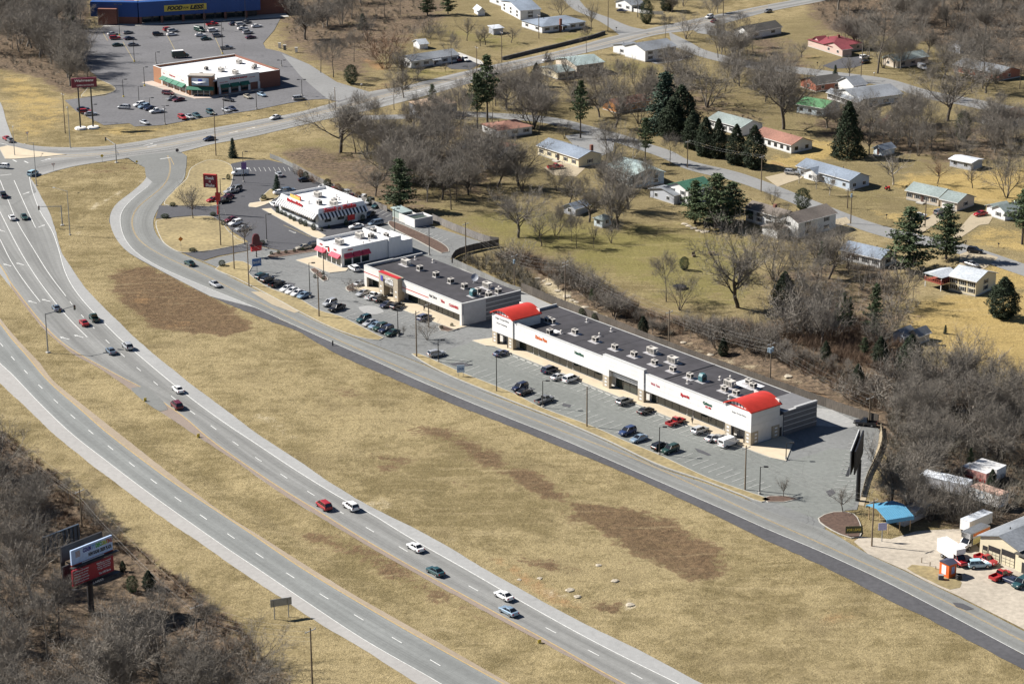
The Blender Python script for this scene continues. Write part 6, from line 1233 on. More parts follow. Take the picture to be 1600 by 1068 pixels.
fence([(676,346),(700,357),(730,369),(760,380),(779,383)], 2.4, 'wooden fence along the lawn behind the empty rear lot', WF2, 2.6)
fence([(779,385),(745,391),(715,400),(706,411)], 2.2, 'dark wooden fence turning down beside the brushy hollow', WOODF, 2.6)
fence([(708,414),(730,424),(760,438),(790,452),(814,460)], 2.0, 'grey slatted fence above the shorter shop block', CHN, 2.4)
fence([(422,247),(440,254),(458,263)], 1.6, 'grey slatted fence at the top of the diner lot', CHN, 2.4)
fence([(458,263),(501,287),(537,303),(570,317),(605,331)], 1.9, 'weathered fence behind the diner parking row', WF2, 2.4)
fence([(1376,668),(1378,690),(1370,715),(1355,745),(1346,776)], 1.0, 'low wooden rail fence along the right lot edge', mat('pale_rail',(.42,.36,.25),.85,.2), 2.6)
fence([(985,17),(1010,22),(1036,23)], 1.6, 'long white fence beside the grey roofed house', WHITE, 2.4)
t = thing('retaining_wall', 'long dark stone retaining wall above the cross road', 'wall', tuple(G(785,98)))
Pw = resample(smooth(wpts([(785,94),(830,83),(876,72),(920,61),(945,53)]), 1.0), 46); o0 = G(785,98)
sb = [MB().box(0,1.72,-.35,.35,z,z+.44-.02).mesh('stone_block', mat('dark_stone',(.10,.095,.09),.9,.25,1.5,rnd_obj=.25)) for z in (0,.45,.9)]
for i in range(45):
    for k in range(3):
        c = Pw[i]; e = Pw[i+1]; q = obj('stone_block', sb[k], t); L_ = float(np.linalg.norm(e-c)); q.location = (c[0]-o0.x, c[1]-o0.y, 0); q.rotation_euler = (0,0,math.atan2(e[1]-c[1], e[0]-c[0])); q.scale = (L_/1.75*1.0, 1, 1)
for i in range(2): pass
# enclosures, bins, kiosk, tyres, small things
def enclosure(label, Lp, Cp, Rp, h, mt):
    B, rz, a, b = frame_of(Lp, Cp, Rp); t = thing('bin_enclosure', label, 'bin enclosure', (B.x, B.y, .06), rz); bx(t,'wall',0,b,0,.2,0,h,mt); bx(t,'wall',0,.2,.2,a,0,h,mt); bx(t,'wall',b-.2,b,.2,a,0,h,mt); bx(t,'wall',.2,b-.2,a-.2,a,0,h,mt); bx(t,'bin',.6,b-.6,.6,a-.6,0,h-.5,mat('bin_dark',(.05,.07,.06),.6)); bx(t,'gate',.3,b-.3,-.06,-.002,.1,h-.15,GREYW)
enclosure('white walled bin enclosure with a teal end behind the restaurants',(638,349),(648,356),(673,349),2.6,WHITE); enclosure('pale bin enclosure just left of the white walled one',(629,344),(636,350),(650,345),2.4,OFFW)
house('utility_shed','green utility shed beside the white bin enclosures','shed',(619,338),(629,345),(638,341),2.6,.4,'x','lean',wall='greenish',roof='teal',wl=0,wr=0)
B, rz, a, b = frame_of((1470,896),(1482,904),(1491,899)); t = thing('kiosk', 'orange kiosk with a dark roof at the yard edge', 'kiosk', (B.x, B.y, .1), rz); OK_ = mat('orange_kiosk',(.66,.12,.02),.6,.06)
bx(t,'wall',0,b,0,a,0,2.9,OK_); MB().extrude([(-.2,2.9),(a+.2,2.9),(a/2,3.4)],'x',-.2,b+.2).build('roof', mat('dark_blue_roof',(.05,.055,.09),.7), t); bx(t,'white_board',-.04,-.003,a*.3,a*.75,.5,2.4,WHITE); bx(t,'white_board',b*.35,b*.75,-.04,-.003,.8,2.3,mat('blue_print',(.3,.36,.55),.6))
g = G(1498,905); t = thing('tyre_stack', 'stack of black tyres beside the orange kiosk', 'tyre stack', (g.x,g.y,.1))
for k in range(3):
    q = MB()
    for i in range(12):
        a0, a1 = i*math.pi/6, (i+1)*math.pi/6; q.tube((.5*math.cos(a0),.5*math.sin(a0),.2+.36*k),(.5*math.cos(a1),.5*math.sin(a1),.2+.36*k),.19,.19,6,caps=False)
    q.build('tyre', BLACK, t)
bx(tag(MB().box(-.5,.5,-.4,.4,0,1.0).build('grey_crate', mat('grey_crate_paint',(.10,.10,.12),.7)), 'small dark grey crate before the orange kiosk', 'crate'), 'lid', -.52,.52,-.42,.42,1.0,1.08, GREYM); o = bpy.data.objects['grey_crate']; o.location = tuple(G(1470,905)); 
for i, (u, v) in enumerate(((1440,879),(1453,884),(1462,889))):
    g = G(u, v); tag(MB().tube((0,0,0),(0,0,1.2-.25*i),.09,.08,6).build('fence_post', WOODP), ('tallest','middle','shortest')[i]+' of three wooden posts on the yard grass island', 'post'); bpy.data.objects['fence_post' if i == 0 else 'fence_post.%03d' % i].location = (g.x,g.y,0)
# menu board and speaker signs by the diner
for u, v, lb, c_ in ((549,348,'red and white menu board beside the diner drive lane',RED),(508,352,'pale blue menu panel against the diner side',mat('pale_blue_panel',(.5,.6,.7),.6))): small_sign(u, v, 13, 2.6, lb, c_, 2, AZ4+R(90), None, .35, name='menu_board', cat='menu board')
# concrete sign bases, boulders, mailboxes
def boulder(u, v, s, label, sd):
    r_ = random.Random(sd); bm_ = bmesh.new(); bmesh.ops.create_icosphere(bm_, subdivisions=2, radius=s)
    for q in bm_.verts: q.co *= r_.uniform(.75,1.15); q.co.z *= .24
    me_ = bpy.data.meshes.new('boulder'); bm_.to_mesh(me_); bm_.free(); me_.materials.append(mat('pale_limestone',(.40,.35,.27),.95,.3,1.5,bump=.6)); o = tag(obj('boulder', me_), label, 'boulder'); g = base(u, v); o.location = (g.x, g.y, g.z+.1*s); o.rotation_euler = (0,0,r_.uniform(0,6)); return o
for i, (u, v, s, lb) in enumerate(((843,903,.6,'pale boulder at the top of the roadside rock outcrop'),(890,922,1.0,'largest pale boulder of the roadside rock outcrop'),(902,932,.8,'lowest pale boulder of the roadside rock outcrop'),(811,905,.5,'pale boulder beside the orange roadside soil'),(985,943,.9,'pale flat boulder alone in the lower field'),(961,907,.8,'small pale rock in a brown patch of the field'),(935,883,.7,'small pale rock under the brown streak in the field'))): boulder(u, v, s, lb, i)
for i, (u, v, s) in enumerate(((840,432,.9),(858,441,1.1),(872,450,1.0),(886,458,1.3),(900,466,.9),(914,474,1.2),(928,483,1.0),(944,491,1.1),(962,499,.8),(1068,530,.9),(1110,548,1.0),(1232,583,1.2),(850,436,.7),(893,464,.8),(935,487,.7))): boulder(u, v, s, 'pale limestone rock lying in the creek bank behind the fence', 20+i)['group'] = 'limestone rocks of the creek bank'
for i, (u, v) in enumerate(((1076,352),(1084,356),(1092,360),(1099,362),(1103,361),(1070,349))): boulder(u, v, 1.1, 'pale garden rock in the wall under the big pines', 50+i)['group'] = 'garden rocks under the big pines'

# yard things
g = G(735,231); t = thing('tarp_pile', 'pile covered by a dark blue tarp beside the small brown roofed house', 'tarp', (g.x,g.y,0), .5)
MB().extrude([(-2.4,0),(2.4,0),(1.7,1.0),(.3,1.35),(-1.5,1.05)],'y',-1.6,1.6).build('tarp', mat('blue_tarp',(.05,.10,.19),.5,.2), t)
MB().box(-2,2,-1.3,1.3,0,.4).build('pile', WOODP, t)
g = G(1345,421); t = thing('wood_pile', 'long stacked wood pile before the blue grey roofed house', 'wood pile', (g.x,g.y,0), R(-18))
for k in range(14):
    for z in range(3): MB().tube((-4+.58*k+.05*z,-.5,.25+.42*z),(-4+.58*k+.05*z,.5,.25+.42*z),.23,.22,6).build('log', WOODP, t)
g = G(1385,190); t = thing('brick_barbecue', 'small red brick barbecue on the slope above the blue shed', 'barbecue', (g.x,g.y,0), .3); bx(t,'hearth',-1.2,1.2,-.8,.8,0,1.1,BRICK); bx(t,'chimney',.3,1.1,-.6,.6,1.1,2.2,BRICK)
g = G(1084,400); t = thing('garden_seat', 'small dark garden seat alone on the big lawn', 'garden seat', (g.x,g.y,-.05), .3); bx(t,'seat',-.5,.5,-.4,.4,0,.5,WOODP); bx(t,'backrest',-.5,.5,.3,.4,.5,1.3,WOODP)
g = G(1112,397); t = thing('picnic_table', 'low brown picnic table on the big lawn', 'picnic table', (g.x,g.y,-.05), .2); bx(t,'table_top',-1,1,-.4,.4,.7,.78,WOODP); bx(t,'seat',-1,1,-.9,-.6,.42,.48,WOODP); bx(t,'seat',-1,1,.6,.9,.42,.48,WOODP)
for x in (-.7,.6): bx(t,'leg',x,x+.1,-.85,.85,0,.7,WOODP)
g = G(1062,451); t = thing('trampoline', 'dark round trampoline between the two lawn trees', 'trampoline', (g.x,g.y,-.05)); MB().tube((0,0,.85),(0,0,.9),1.9,1.9,18).build('mat', BLACK, t)
for k in range(6): MB().tube((1.8*math.cos(k*1.047),1.8*math.sin(k*1.047),0),(1.8*math.cos(k*1.047),1.8*math.sin(k*1.047),.9),.05,.05,5).build('leg', GREYM, t)
for i, (u, v, lb) in enumerate(((1277,103,'mailbox on the lawn by the dark driveway'),(1366,119,'white mailbox post on the back street'),(1385,342,'mailbox at the street below the pink house'),(1509,383,'mailbox by the street near the black suv'),(1560,387,'mailbox on the right part of the street'),(1158,250,'mailbox at the cedar row'),(963,48,'dark mailbox at the upper side street corner'),(565,137,'pale utility box at the approach street corner'))):
    g = G(u, v); t = thing('mailbox', lb, 'mailbox', (g.x,g.y,0), .5*i); bx(t,'post',-.06,.06,-.06,.06,0,1.1,WOODP); bx(t,'box',-.28,.28,-.16,.16,1.1,1.45,(WHITE if 'white' in lb or 'pale' in lb else BLACK))
for i, (u, v, lb) in enumerate(((437,75,'small white gate pillar at the bend of the approach street'),(463,82,'white gate pillar before the wooded slope'),(445,78,'dark gate pillar beside the approach street'))):
    g = G(u, v); t = thing('gate_pillar', lb, 'pillar', (g.x,g.y,0)); bx(t,'shaft',-.5,.5,-.5,.5,0,1.9,WHITE if 'white' in lb else DKBAND); bx(t,'cap',-.65,.65,-.65,.65,1.9,2.05,CONC)
# ---------------------------------------------------------------- trees
BARK = mat('grey_bark', (.105,.088,.072), .95, .25, 1.5, rnd_obj=.25); TWIG = mat('bare_twigs', (.205,.182,.152), .95, .2, .25, rnd_obj=.22)
PALEBARK = mat('pale_sycamore_bark', (.42,.38,.32), .9, .25, .8, rnd_obj=.15)
PINE = mat('pine_needles', (.054,.080,.030), .8, .4, .6, rnd_obj=.2); CEDAR = mat('cedar_needles', (.026,.040,.017), .85, .4, .6, rnd_obj=.2); SPRUCE = mat('spruce_needles', (.032,.058,.036), .8, .4, .7, rnd_obj=.15); HEDGE = mat('hedge_leaves', (.035,.052,.018), .8, .4, .8, rnd_obj=.25); BRUSHM = mat('brown_brush_twigs', (.145,.095,.062), .95, .35, .15); BRUSHG = mat('grey_brush_twigs', (.15,.135,.105), .95, .35, .15); DRYLEAF = mat('dry_brown_leaves', (.21,.125,.075), .9, .3, .4, rnd_obj=.2)
def rdir(r, d, ang):
    a = d.orthogonal().normalized(); b = d.cross(a); t = r.uniform(0, 2*math.pi); return (d*math.cos(ang)+(a*math.cos(t)+b*math.sin(t))*math.sin(ang)).normalized()
UPV = Vector((0,0,1))
def bare_tree(seed, style):
    r = random.Random(seed); T, C = MB(), MB()
    tw = dict(oak=9, tall=9, vase=9, bush=8, small=8)[style]
    def twigs(p, d, L, n):
        for _ in range(n):
            q = p+d*L*r.uniform(0,1); e = rdir(r, d, r.uniform(.35,1.15)); e = (e+UPV*.18).normalized(); l = r.uniform(.6,1.35)*(.75 if style in('bush','small') else 1); s = rdir(r, e, 1.57)*.025
            m_ = q+e*l*.55+rdir(r, e, 1.4)*.10
            C.add([q-s, q+s, m_], [(0,1,2)]); f = rdir(r, e, .6); C.add([m_-s*.8, m_+s*.8, m_+f*l*.7], [(0,1,2)])
    def br(p, d, L, rad, lvl, mx, up=.10):
        n = 4 if lvl < 2 else 3; q = p; pts = [(p, d, rad)]
        for i in range(n):
            d = (d+Vector((r.gauss(0,.17),r.gauss(0,.17),r.gauss(0,.10)))+UPV*up).normalized(); e = q+d*(L/n); r2 = rad*(1-.70*(i+1)/n) if lvl else rad*(1-.3*(i+1)/n)
            (T if lvl <= 1 else C).tube(q, e, pts[-1][2], max(r2,.012), 5 if lvl < 2 else 3, caps=False); pts.append((e, d, r2)); q = e
        if lvl >= mx: twigs(p, d, L, tw); return
        k = {0:4,1:6,2:5}.get(lvl,4)
        for i in range(k):
            t = (.3 if lvl else .55)+(.7 if lvl else .45)*(i+r.random()*.6)/k; j = min(n-1, int(t*n)); f = t*n-j; s = pts[j][0].lerp(pts[j+1][0], min(1,f)); c = rdir(r, pts[j][1], r.uniform(.55,1.05)); c = (c+UPV*.12).normalized()
            br(s, c, L*r.uniform(.52,.74)*(1.15-.35*t)*(1.25 if lvl == 0 else 1), max(.015, pts[j][2]*.55), lvl+1, mx, up*.8)
        br(q, d, L*.55*(1.4 if lvl == 0 else 1), max(.015, pts[-1][2]*.9), lvl+1, mx, up)
        if lvl == 2: twigs(p, d, L, 4)
    if style == 'oak':
        br(Vector((0,0,-.4)), UPV, 4.2, .30, 0, 3)
        for i in range(4): a = 1.6*i+r.random(); br(Vector((0,0,r.uniform(2.4,3.6))), Vector((math.cos(a),math.sin(a),.55)).normalized(), r.uniform(5,6.6), .14, 1, 3)
    elif style == 'tall':
        q = Vector((0,0,-.4)); d = UPV; rad = .23
        for i in range(9):
            d = (d+Vector((r.gauss(0,.07),r.gauss(0,.07),.1))).normalized(); e = q+d*1.5; T.tube(q, e, rad, rad*.86, 6, caps=False); q = e; rad *= .86
            if i > 2:
                for k in range(2): br(q, rdir(r, d, r.uniform(.6,1.1)), (10.5-i)*.55+1.0, rad*.45, 2 if i > 5 else 1, 3)
    elif style == 'vase':
        for i in range(5): a = 1.26*i+r.random()*.6; br(Vector((.12*math.cos(a),.12*math.sin(a),-.3)), Vector((math.cos(a)*.42,math.sin(a)*.42,1)).normalized(), r.uniform(6.5,8), .13, 1, 3, .05)
    elif style == 'small':
        br(Vector((0,0,-.3)), UPV, 3.0, .14, 0, 2)
        for i in range(4): a = 1.6*i; br(Vector((0,0,1.9)), Vector((math.cos(a),math.sin(a),.8)).normalized(), 3.4, .07, 1, 2)
    else:
        for i in range(9): a = .7*i+r.random()*.5; br(Vector((.2*math.cos(a),.2*math.sin(a),-.2)), Vector((math.cos(a)*.75,math.sin(a)*.75,1)).normalized(), r.uniform(2.2,3.2), .04, 2, 3)
    ht = sorted(p_[2] for p_ in C.v)[int(len(C.v)*.995)]; return T.mesh('trunk', BARK, True), C.mesh('crown', TWIG), ht
def leafy(C, r, p, s, n, flat=.6):
    for _ in range(n):
        q = p+Vector((r.gauss(0,s),r.gauss(0,s),r.gauss(0,s*flat))); a = Vector((r.gauss(0,1),r.gauss(0,1),r.gauss(0,1))).normalized(); b = rdir(r, a, 1.57); w = r.uniform(.13,.27); C.add([q-b*w, q+b*w*.4+a*w*.6, q+b*w+a*.1, q-a*w*.8], [(0,1,2),(0,2,3)])
def evergreen(seed, style):
    r = random.Random(seed); T, C = MB(), MB(); H = 14.0
    if style in ('pine', 'spruce', 'tallpine'):
        z0 = {'pine':1.6,'spruce':.5,'tallpine':5.0}[style]; T.tube((0,0,-.4),(0,0,H*.97),.24,.04,7,caps=False); z = z0; wmax = {'pine':4.4,'spruce':3.1,'tallpine':4.0}[style]
        while z < H:
            f = (z-z0)/(H-z0); w = wmax*((1-f)**.8)*(1 if style == 'spruce' else r.uniform(.6,1.1))*(min(1, .45+f*2.2) if style != 'spruce' else 1)+.15
            for k in range(8 if style != 'tallpine' else 7):
                a = r.uniform(0,6.28); L = w*r.uniform(.65,1.12); up = .18 if style != 'spruce' else -.18; d = Vector((math.cos(a),math.sin(a),up)).normalized(); T.tube((0,0,z), Vector((0,0,z))+d*L*.9, .045, .015, 3, caps=False); m_ = max(2, int(L/.55))
                for j in range(m_):
                    t = (j+.8)/m_; leafy(C, r, Vector((0,0,z))+d*L*t, .24+.14*(1-t), 11, .55)
            z += r.uniform(.42,.62) if style == 'spruce' else r.uniform(.5,.95)
        leafy(C, r, Vector((0,0,H-.1)), .12, 12, 2.0)
    else:      # dense cedar / round bush filled near its surface
        T.tube((0,0,-.4),(0,0,H*.6),.22,.05,6,caps=False)
        for i in range(4600):
            f = r.random()**1.25; z = .3+f*(H-.3)
            w = {'cedar': 3.7*(math.sin(math.pi*min(1,(f*.86+.14)))**.75)*(1-f*.42), 'cone': 3.8*(1-f)**.72+.1, 'round': 5.2*math.sqrt(max(0,1-(2*f-1)**2))*.95+.2}[style]
            a = r.uniform(0,6.28); lob = 1+.16*math.sin(3*a+z*1.3+seed)+.12*math.sin(5*a-z*2.1); q = w*lob*math.sqrt(r.uniform(.35,1)); leafy(C, r, Vector((q*math.cos(a),q*math.sin(a),z)), .14, 2, 1.0)
    return T.mesh('trunk', BARK, True), C.mesh('crown', {'pine':PINE,'tallpine':PINE,'spruce':SPRUCE,'cedar':CEDAR,'cone':CEDAR,'round':HEDGE}[style]), max(p_[2] for p_ in C.v)
KIT = {}
for st, n in (('oak',4),('tall',4),('vase',3),('small',2),('bush',2)):
    for i in range(n): KIT[st, i] = bare_tree(100+17*i+len(st), st)
for st, n in (('pine',2),('tallpine',2),('spruce',2),('cedar',2),('cone',1),('round',2)):
    for i in range(n): KIT[st, i] = evergreen(300+13*i+len(st), st)
CNT = {}
for (st, i) in KIT: CNT[st] = CNT.get(st, 0)+1
NAMES = dict(oak='bare_tree', tall='bare_tree', vase='bare_tree', small='bare_tree', bush='bare_shrub', pine='pine_tree', tallpine='pine_tree', spruce='spruce_tree', cedar='cedar_tree', cone='cedar_tree', round='evergreen_shrub')
NT = [0]
def tree(u, v, hpx, st, label, group=None, wide=1.0, name=None, crown=None, bark=None):
    T, C, ht = KIT[st, rnd.randrange(CNT[st])]; g = base(u, v); h = hm(u, v, hpx); s = h/ht
    nm = name or NAMES[st]; t = thing(nm, label, 'shrub' if 'shrub' in nm else ('hedge' if nm == 'hedge' else 'tree'), (g.x, g.y, g.z), rnd.uniform(0, 6.28), group); t.scale = (s*wide, s*wide, s); NT[0] += 1
    a = obj('trunk', T, t); b = obj('crown', C, t)
    if crown: b.material_slots[0].link = 'OBJECT'; b.material_slots[0].material = crown
    if bark: a.material_slots[0].link = 'OBJECT'; a.material_slots[0].material = bark
    return t
for row in '''531.5,238,88,oak,biggest spreading bare oak below the cross road and silver minivan,1.15
555.5,239,72,tall,slimmer bare tree just right of the biggest spreading oak,1
636,254,72,oak,wide bare oak with a forked trunk left of the red roofed houses,1.2
477,62,64,oak,dense bare tree at the corner of the far approach street,1.1
501,114,52,tall,thin bare tree above the far approach street,1
521,121,64,tall,leaning thin bare tree left of the round evergreen,.9
553,96,48,tall,bare tree behind the round evergreen by the approach street,.9
574,63,46,vase,forked bare tree beside the blue green spruce,.9
602,106,62,bush,dense rusty thicket tree left of the long white ranch house,1.0
629,123,52,oak,bare tree in front of the ranch house white fence,1
653,124,26,small,small bare yard tree before the ranch house,1
696,112,15,small,tiny bare yard tree near the parking pad,1
706,101,50,tall,bare tree at the right end of the long ranch house,.8
721,211,82,tall,tall bare tree left of the two tall pines,.75
730,64,36,small,bare tree on the lawn right of the ranch house sheds,.9
750,72,28,small,small orchard tree left of the dark lean to,1
758,70,30,small,second orchard tree close left of the dark lean to,1.1
799,66,24,small,round headed orchard tree right of the dark lean to,1.3
917,83,46,tall,leaning bare tree at the end of the stone wall,.7
876,25,36,vase,bare tree behind the grey hip roofed house,1
924,48,46,small,thin bare tree right of the grey hip roofed house,.8
1072,61,42,vase,vase shaped bare tree at the side street corner,1.3
1039,64,44,tall,bare tree beside the corner pole,.7
1153,72,54,tall,bare tree before the white house with dark brown roof,.9
854,127,46,tall,bare tree by the split level porch,.8
885,127,46,small,bare tree in front of the split level house,.8
833,201,78,vase,many stemmed bare tree left of the tall roadside pine,1.1
847,203,70,tall,straight bare tree next to the many stemmed tree,.8
802,178,62,tall,bare tree at the end of the neighbourhood street,.8
938,184,58,oak,bare tree in front of the orange house,1
964,140,46,tall,left one of three slim trees below the corner house,.7
974.5,136,42,tall,middle one of three slim trees below the corner house,.7
989.6,130,42,vase,right one of three slim trees below the corner house,.6
1019,156,44,oak,bare tree right of the orange house,1
1105,166,80,vase,large vase shaped bare tree above the dark cedars,1.35
1134,143,58,tall,bare tree right of the large vase shaped tree,.9
1180,141,56,vase,twisted bare tree left of the mossy outbuilding,1.1
957,246,58,vase,bare vase tree right of the cream ranch house,1.1
1013,150,50,tall,slender bare tree behind the big spruce,.8
810,290,84,oak,bare tree left of the cream ranch house garden,1
882,217,30,vase,small many stemmed tree at the cream house rear,1
1224,201,108,oak,tall dark bare oak left of the mossy outbuilding,.95
1253,89,26,small,small round tree on the maroon roofed house lawn,1.3
1371,115,98,tall,tallest bare tree right of the parked white suv,1.1
1380,106,62,vase,bare tree close behind the tallest yard tree,.9
1326,127,38,small,crooked bare tree by the back street,.7
1481,188,84,oak,dark oak before the brick ranch house street,1.1
1536,138,88,tall,bare tree in front of the brick ranch house,1.0
1453,155,54,tall,bare tree with reddish haze by the back street bend,.8
1400,229,72,tall,left of two thin trees on the slope above the blue shed,.7
1420,223,86,tall,right of two thin trees on the slope above the blue shed,.75
1364,208,48,small,thin bare tree beside the pointed cedar,.8
1358,243,52,small,bare tree between the pointed cedar and blue shed,.9
1579,244,48,tall,bare tree below the dark red brown roofed house,.9
1556,208,66,tall,bare tree before the white gable at the right,.9
1395,288,50,small,pale branched tree on the green lawn,1.2
1465,286,34,small,rusty bare tree behind the pink house,1.1
1519,292,34,small,bare tree on the yellow lawn behind the garage,1
1573,308,78,vase,large vase tree at the right edge yard,1
1297,305,34,small,front yard tree at the pale blue house,1
1275,294,28,small,second front yard tree at the pale blue house,1
1249,286,30,small,yard tree beside the pale driveway,1
1207,319,26,vase,small vase tree on the street verge,1.2
1210,438,88,vase,bare tree before the big white two level house,1
1402,480,54,tall,bare tree under the big dark pine,.8
1426,471,50,tall,bare tree left of the red deck,.8
1326,428,50,small,brown leaved small tree before the blue grey roof,.9
810,371,78,oak,spreading bare tree behind the dark fence hollow,1.1
846,383,50,small,bare sapling right of the spreading tree,.9
873,373,58,tall,upright bare tree left of the small grey shed,.7
893,376,46,tall,upright bare tree below the small grey shed,.8
964,356,88,oak,bare oak right of the garden hut,1.0
921,346,62,oak,bare tree behind the small grey shed,1.1
982,327,78,oak,leaning dark bare tree left of the green roofed house,1.0
1015,309,52,tall,bare tree right of the light teal roof,.7
870,298,48,vase,vase tree in front of the red vehicle,1.1
928,387,42,small,thin lone tree at the lawn edge,.5
1041,469,78,tall,slim bare tree on the big lawn,.9
1062,483,64,vase,forked tree next to the slim lawn tree,1.1
1153,480,128,oak,giant bare tree standing alone on the big lawn,1.0
1178,415,58,tall,bare tree below the white two level house,.8
1210,350,30,small,bare tree by the street before the white two level house,1
705,328,78,tall,tall dark bare tree on the brown lawn above the rear lot,1.0
691,311,68,oak,dark bare tree left of the tall one above the rear lot,1
766,296,48,tall,bare tree on the brown lawn below the brown roof,.8
587,306,52,oak,bare tree behind the diner fence,1
302,342,46,small,bare tree at the diner upper driveway,.8
293,322,34,bush,bare bush on the grass above the diner driveway,.9
383,382,34,small,bare tree beside the hat shaped sign,1.1
553,456,22,bush,bare bush on the planted island of the shop lot,1.2
668,531,38,vase,bare tree on the island at the driveway between the shop blocks,1.2
630,524,16,small,tiny bare sapling at the car row end,.8
1224,777,34,small,lone bare young tree on the lot island,.9
1317,800,40,small,bare young tree on the mulch bed at the bend,1
1484,627,98,oak,large bare tree at the yellow field corner,1
1529,632,80,oak,dark bare tree right of the large field corner tree,1
1401,688,74,tall,forked bare tree by the rear lot corner,1.1
1470,703,50,tall,pale bare tree in the brown hollow,.7
253,1067,118,oak,big bare tree at the bottom below the billboards,1.1
48,935,104,oak,pale barked sycamore left of the billboards,1.0
390,1050,84,vase,bare vase tree at the bottom beside the field,1.2
1428,800,70,vase,many stemmed tree behind the grey shed,1.0'''.split('\n'):
    u, v, h, st, lb, w = row.split(','); tree(float(u), float(v), float(h), st, lb, None, float(w), bark=PALEBARK if 'pale' in lb else None, crown=DRYLEAF if 'rusty' in lb or 'brown leaved' in lb else None)
for row in '''746,200,84,tallpine,left of the two tall pines standing below the parking pad,1.1
761.6,195,106,tallpine,right and taller of the two tall pines below the parking pad,1.0
676,183,50,pine,pine in front of the tan hip roofed house,1.1
549,131,29,round,round evergreen by the approach street,1.0
567,46,24,spruce,blue green spruce on the slope behind the approach street,1.6
668,24,42,pine,left dark evergreen at the start of the long tree shadow,1.5
700,22,44,pine,right dark evergreen at the start of the long tree shadow,1.4
364,246,30,spruce,conical spruce on the cross road grass,1.2
838,134,36,cedar,dark oval cedar by the cross road driveway,1.2
1010,36,36,round,dark round evergreen tree before the long white fence,.8
1043,16,30,cedar,dark evergreen at the end of the long white fence,1.6
907,216,88,tallpine,tall pine at the cream ranch house driveway,.9
1008,254,70,tallpine,dark pine by the light teal roof,1.0
1038,206,92,spruce,tallest dark spruce of the cedar row,1.7
1064,212,78,cedar,dark cedar right of the tallest spruce,1.6
1050,216,60,cedar,dense dark cedar in front of the tallest spruce,1.6
1082,232,58,cedar,third cedar of the dark row along the street,1.2
1102,243,60,cedar,fourth cedar of the dark row along the street,1.15
1122,246,60,cedar,narrow cedar before the grey green roof,1.0
1150,256,62,cedar,cedar left of the red brown ranch roof,1.1
1178,262,66,cedar,last cedar of the row beside the red brown ranch house,1.2
1324,244,84,cone,large pointed cedar standing alone,1.15
1305,119,17,spruce,small conical evergreen at the dark roofed house,1.3
1504,222,46,round,dark leafy evergreen under the oak near the white gable,.7
1254,328,34,round,round dark magnolia by the neighbourhood street,1.0
1420,422,98,pine,big dark pine left of the cream house,1.9
1478,405,86,pine,broad dark pine behind the cream house driveway,1.5
1597,382,82,tallpine,round topped pine at the right frame edge,1.6
1567,496,62,cedar,round dark cedar on the yellow field,1.7
1477,521,14,spruce,tiny conifer on the yellow field,1.2
1225,488,64,cedar,dark cedar at the lower end of the big lawn,1.3
1283,435,58,tallpine,thin dark pine below the two level house,.7
1326,530,68,tallpine,right of three thin pines in the middle copse,.6
1317,529,74,tallpine,centre of three thin pines in the middle copse,.6
1306,528,56,tallpine,left of three thin pines in the middle copse,.6
1366,530,88,pine,dark ivy clad pine of the middle copse,.9
1086,347,66,pine,light green pine in front of the green roof,1.7
1118,354,84,pine,largest of the big pines right of the green roof,2.0
1143,346,62,pine,rightmost of the big pines near the green roof,2.3
1069,421,21,round,small round evergreen alone on the big lawn,1.0
625,329,80,pine,big green pine behind the diner parking row,1.7
433,299,26,spruce,small spruce on the lot island by the diner,1.3
1375,569,44,cedar,left dark cedar of the pair below the twin sheds,1.3
1422,584,64,cedar,right and larger dark cedar of the pair below the twin sheds,1.5
1549,771,40,cone,dark pointed cedar among the trailers,1.1
1515,741,44,tallpine,dark thin evergreen above the trailers,.8
207,923,26,round,olive round bush below the billboards,1.0
233,918,30,cedar,dark cedar bush right of the olive bush,1.5
192,890,18,cedar,small cedar right of the red billboard,1.2
191,958,14,cedar,tiny cedar under the billboard column,1.2
18,30,44,pine,dark pine at the upper left corner wood,1.2
109,44,42,pine,dark green pine beside the supermarket brick wall,1.3
909,495,14,round,left green bush behind the long shop fence,1.0
929,502,13,round,right green bush behind the long shop fence,1.0'''.split('\n'):
    u, v, h, st, lb, w = row.split(','); tree(float(u), float(v), float(h), st, lb, None, float(w))
for u, v, h, lb in ((925,472,26,'dark small cedar in the scrub behind the left half of the strip'),(1005,521,30,'brown green cedar behind the middle of the strip'),(880,441,18,'small cedar high on the creek bank'),(1130,549,28,'bushy cedar behind the right half of the strip'),(1340,601,34,'cedar at the fence bend thicket'),(1350,562,36,'tall cedar above the fence bend thicket'),(1290,561,30,'dark cedar in the scrub above the right arched tower'),(1440,768,30,'cedar beside the pale grey trailer'),(1408,745,34,'cedar in the hollow right of the dark billboard')):
    tree(u, v, h, 'cedar' if v % 2 else 'tallpine', lb, None, 1.25)
for u, v, h, st, lb in ((690,193,56,'tall','bare tree right in front of the tan hip roofed house'),(664,197,54,'oak','bare tree left in front of the tan hip roofed house'),(708,200,60,'tall','bare tree at the right end of the tan hip roofed house')): tree(u, v, h, st, lb)
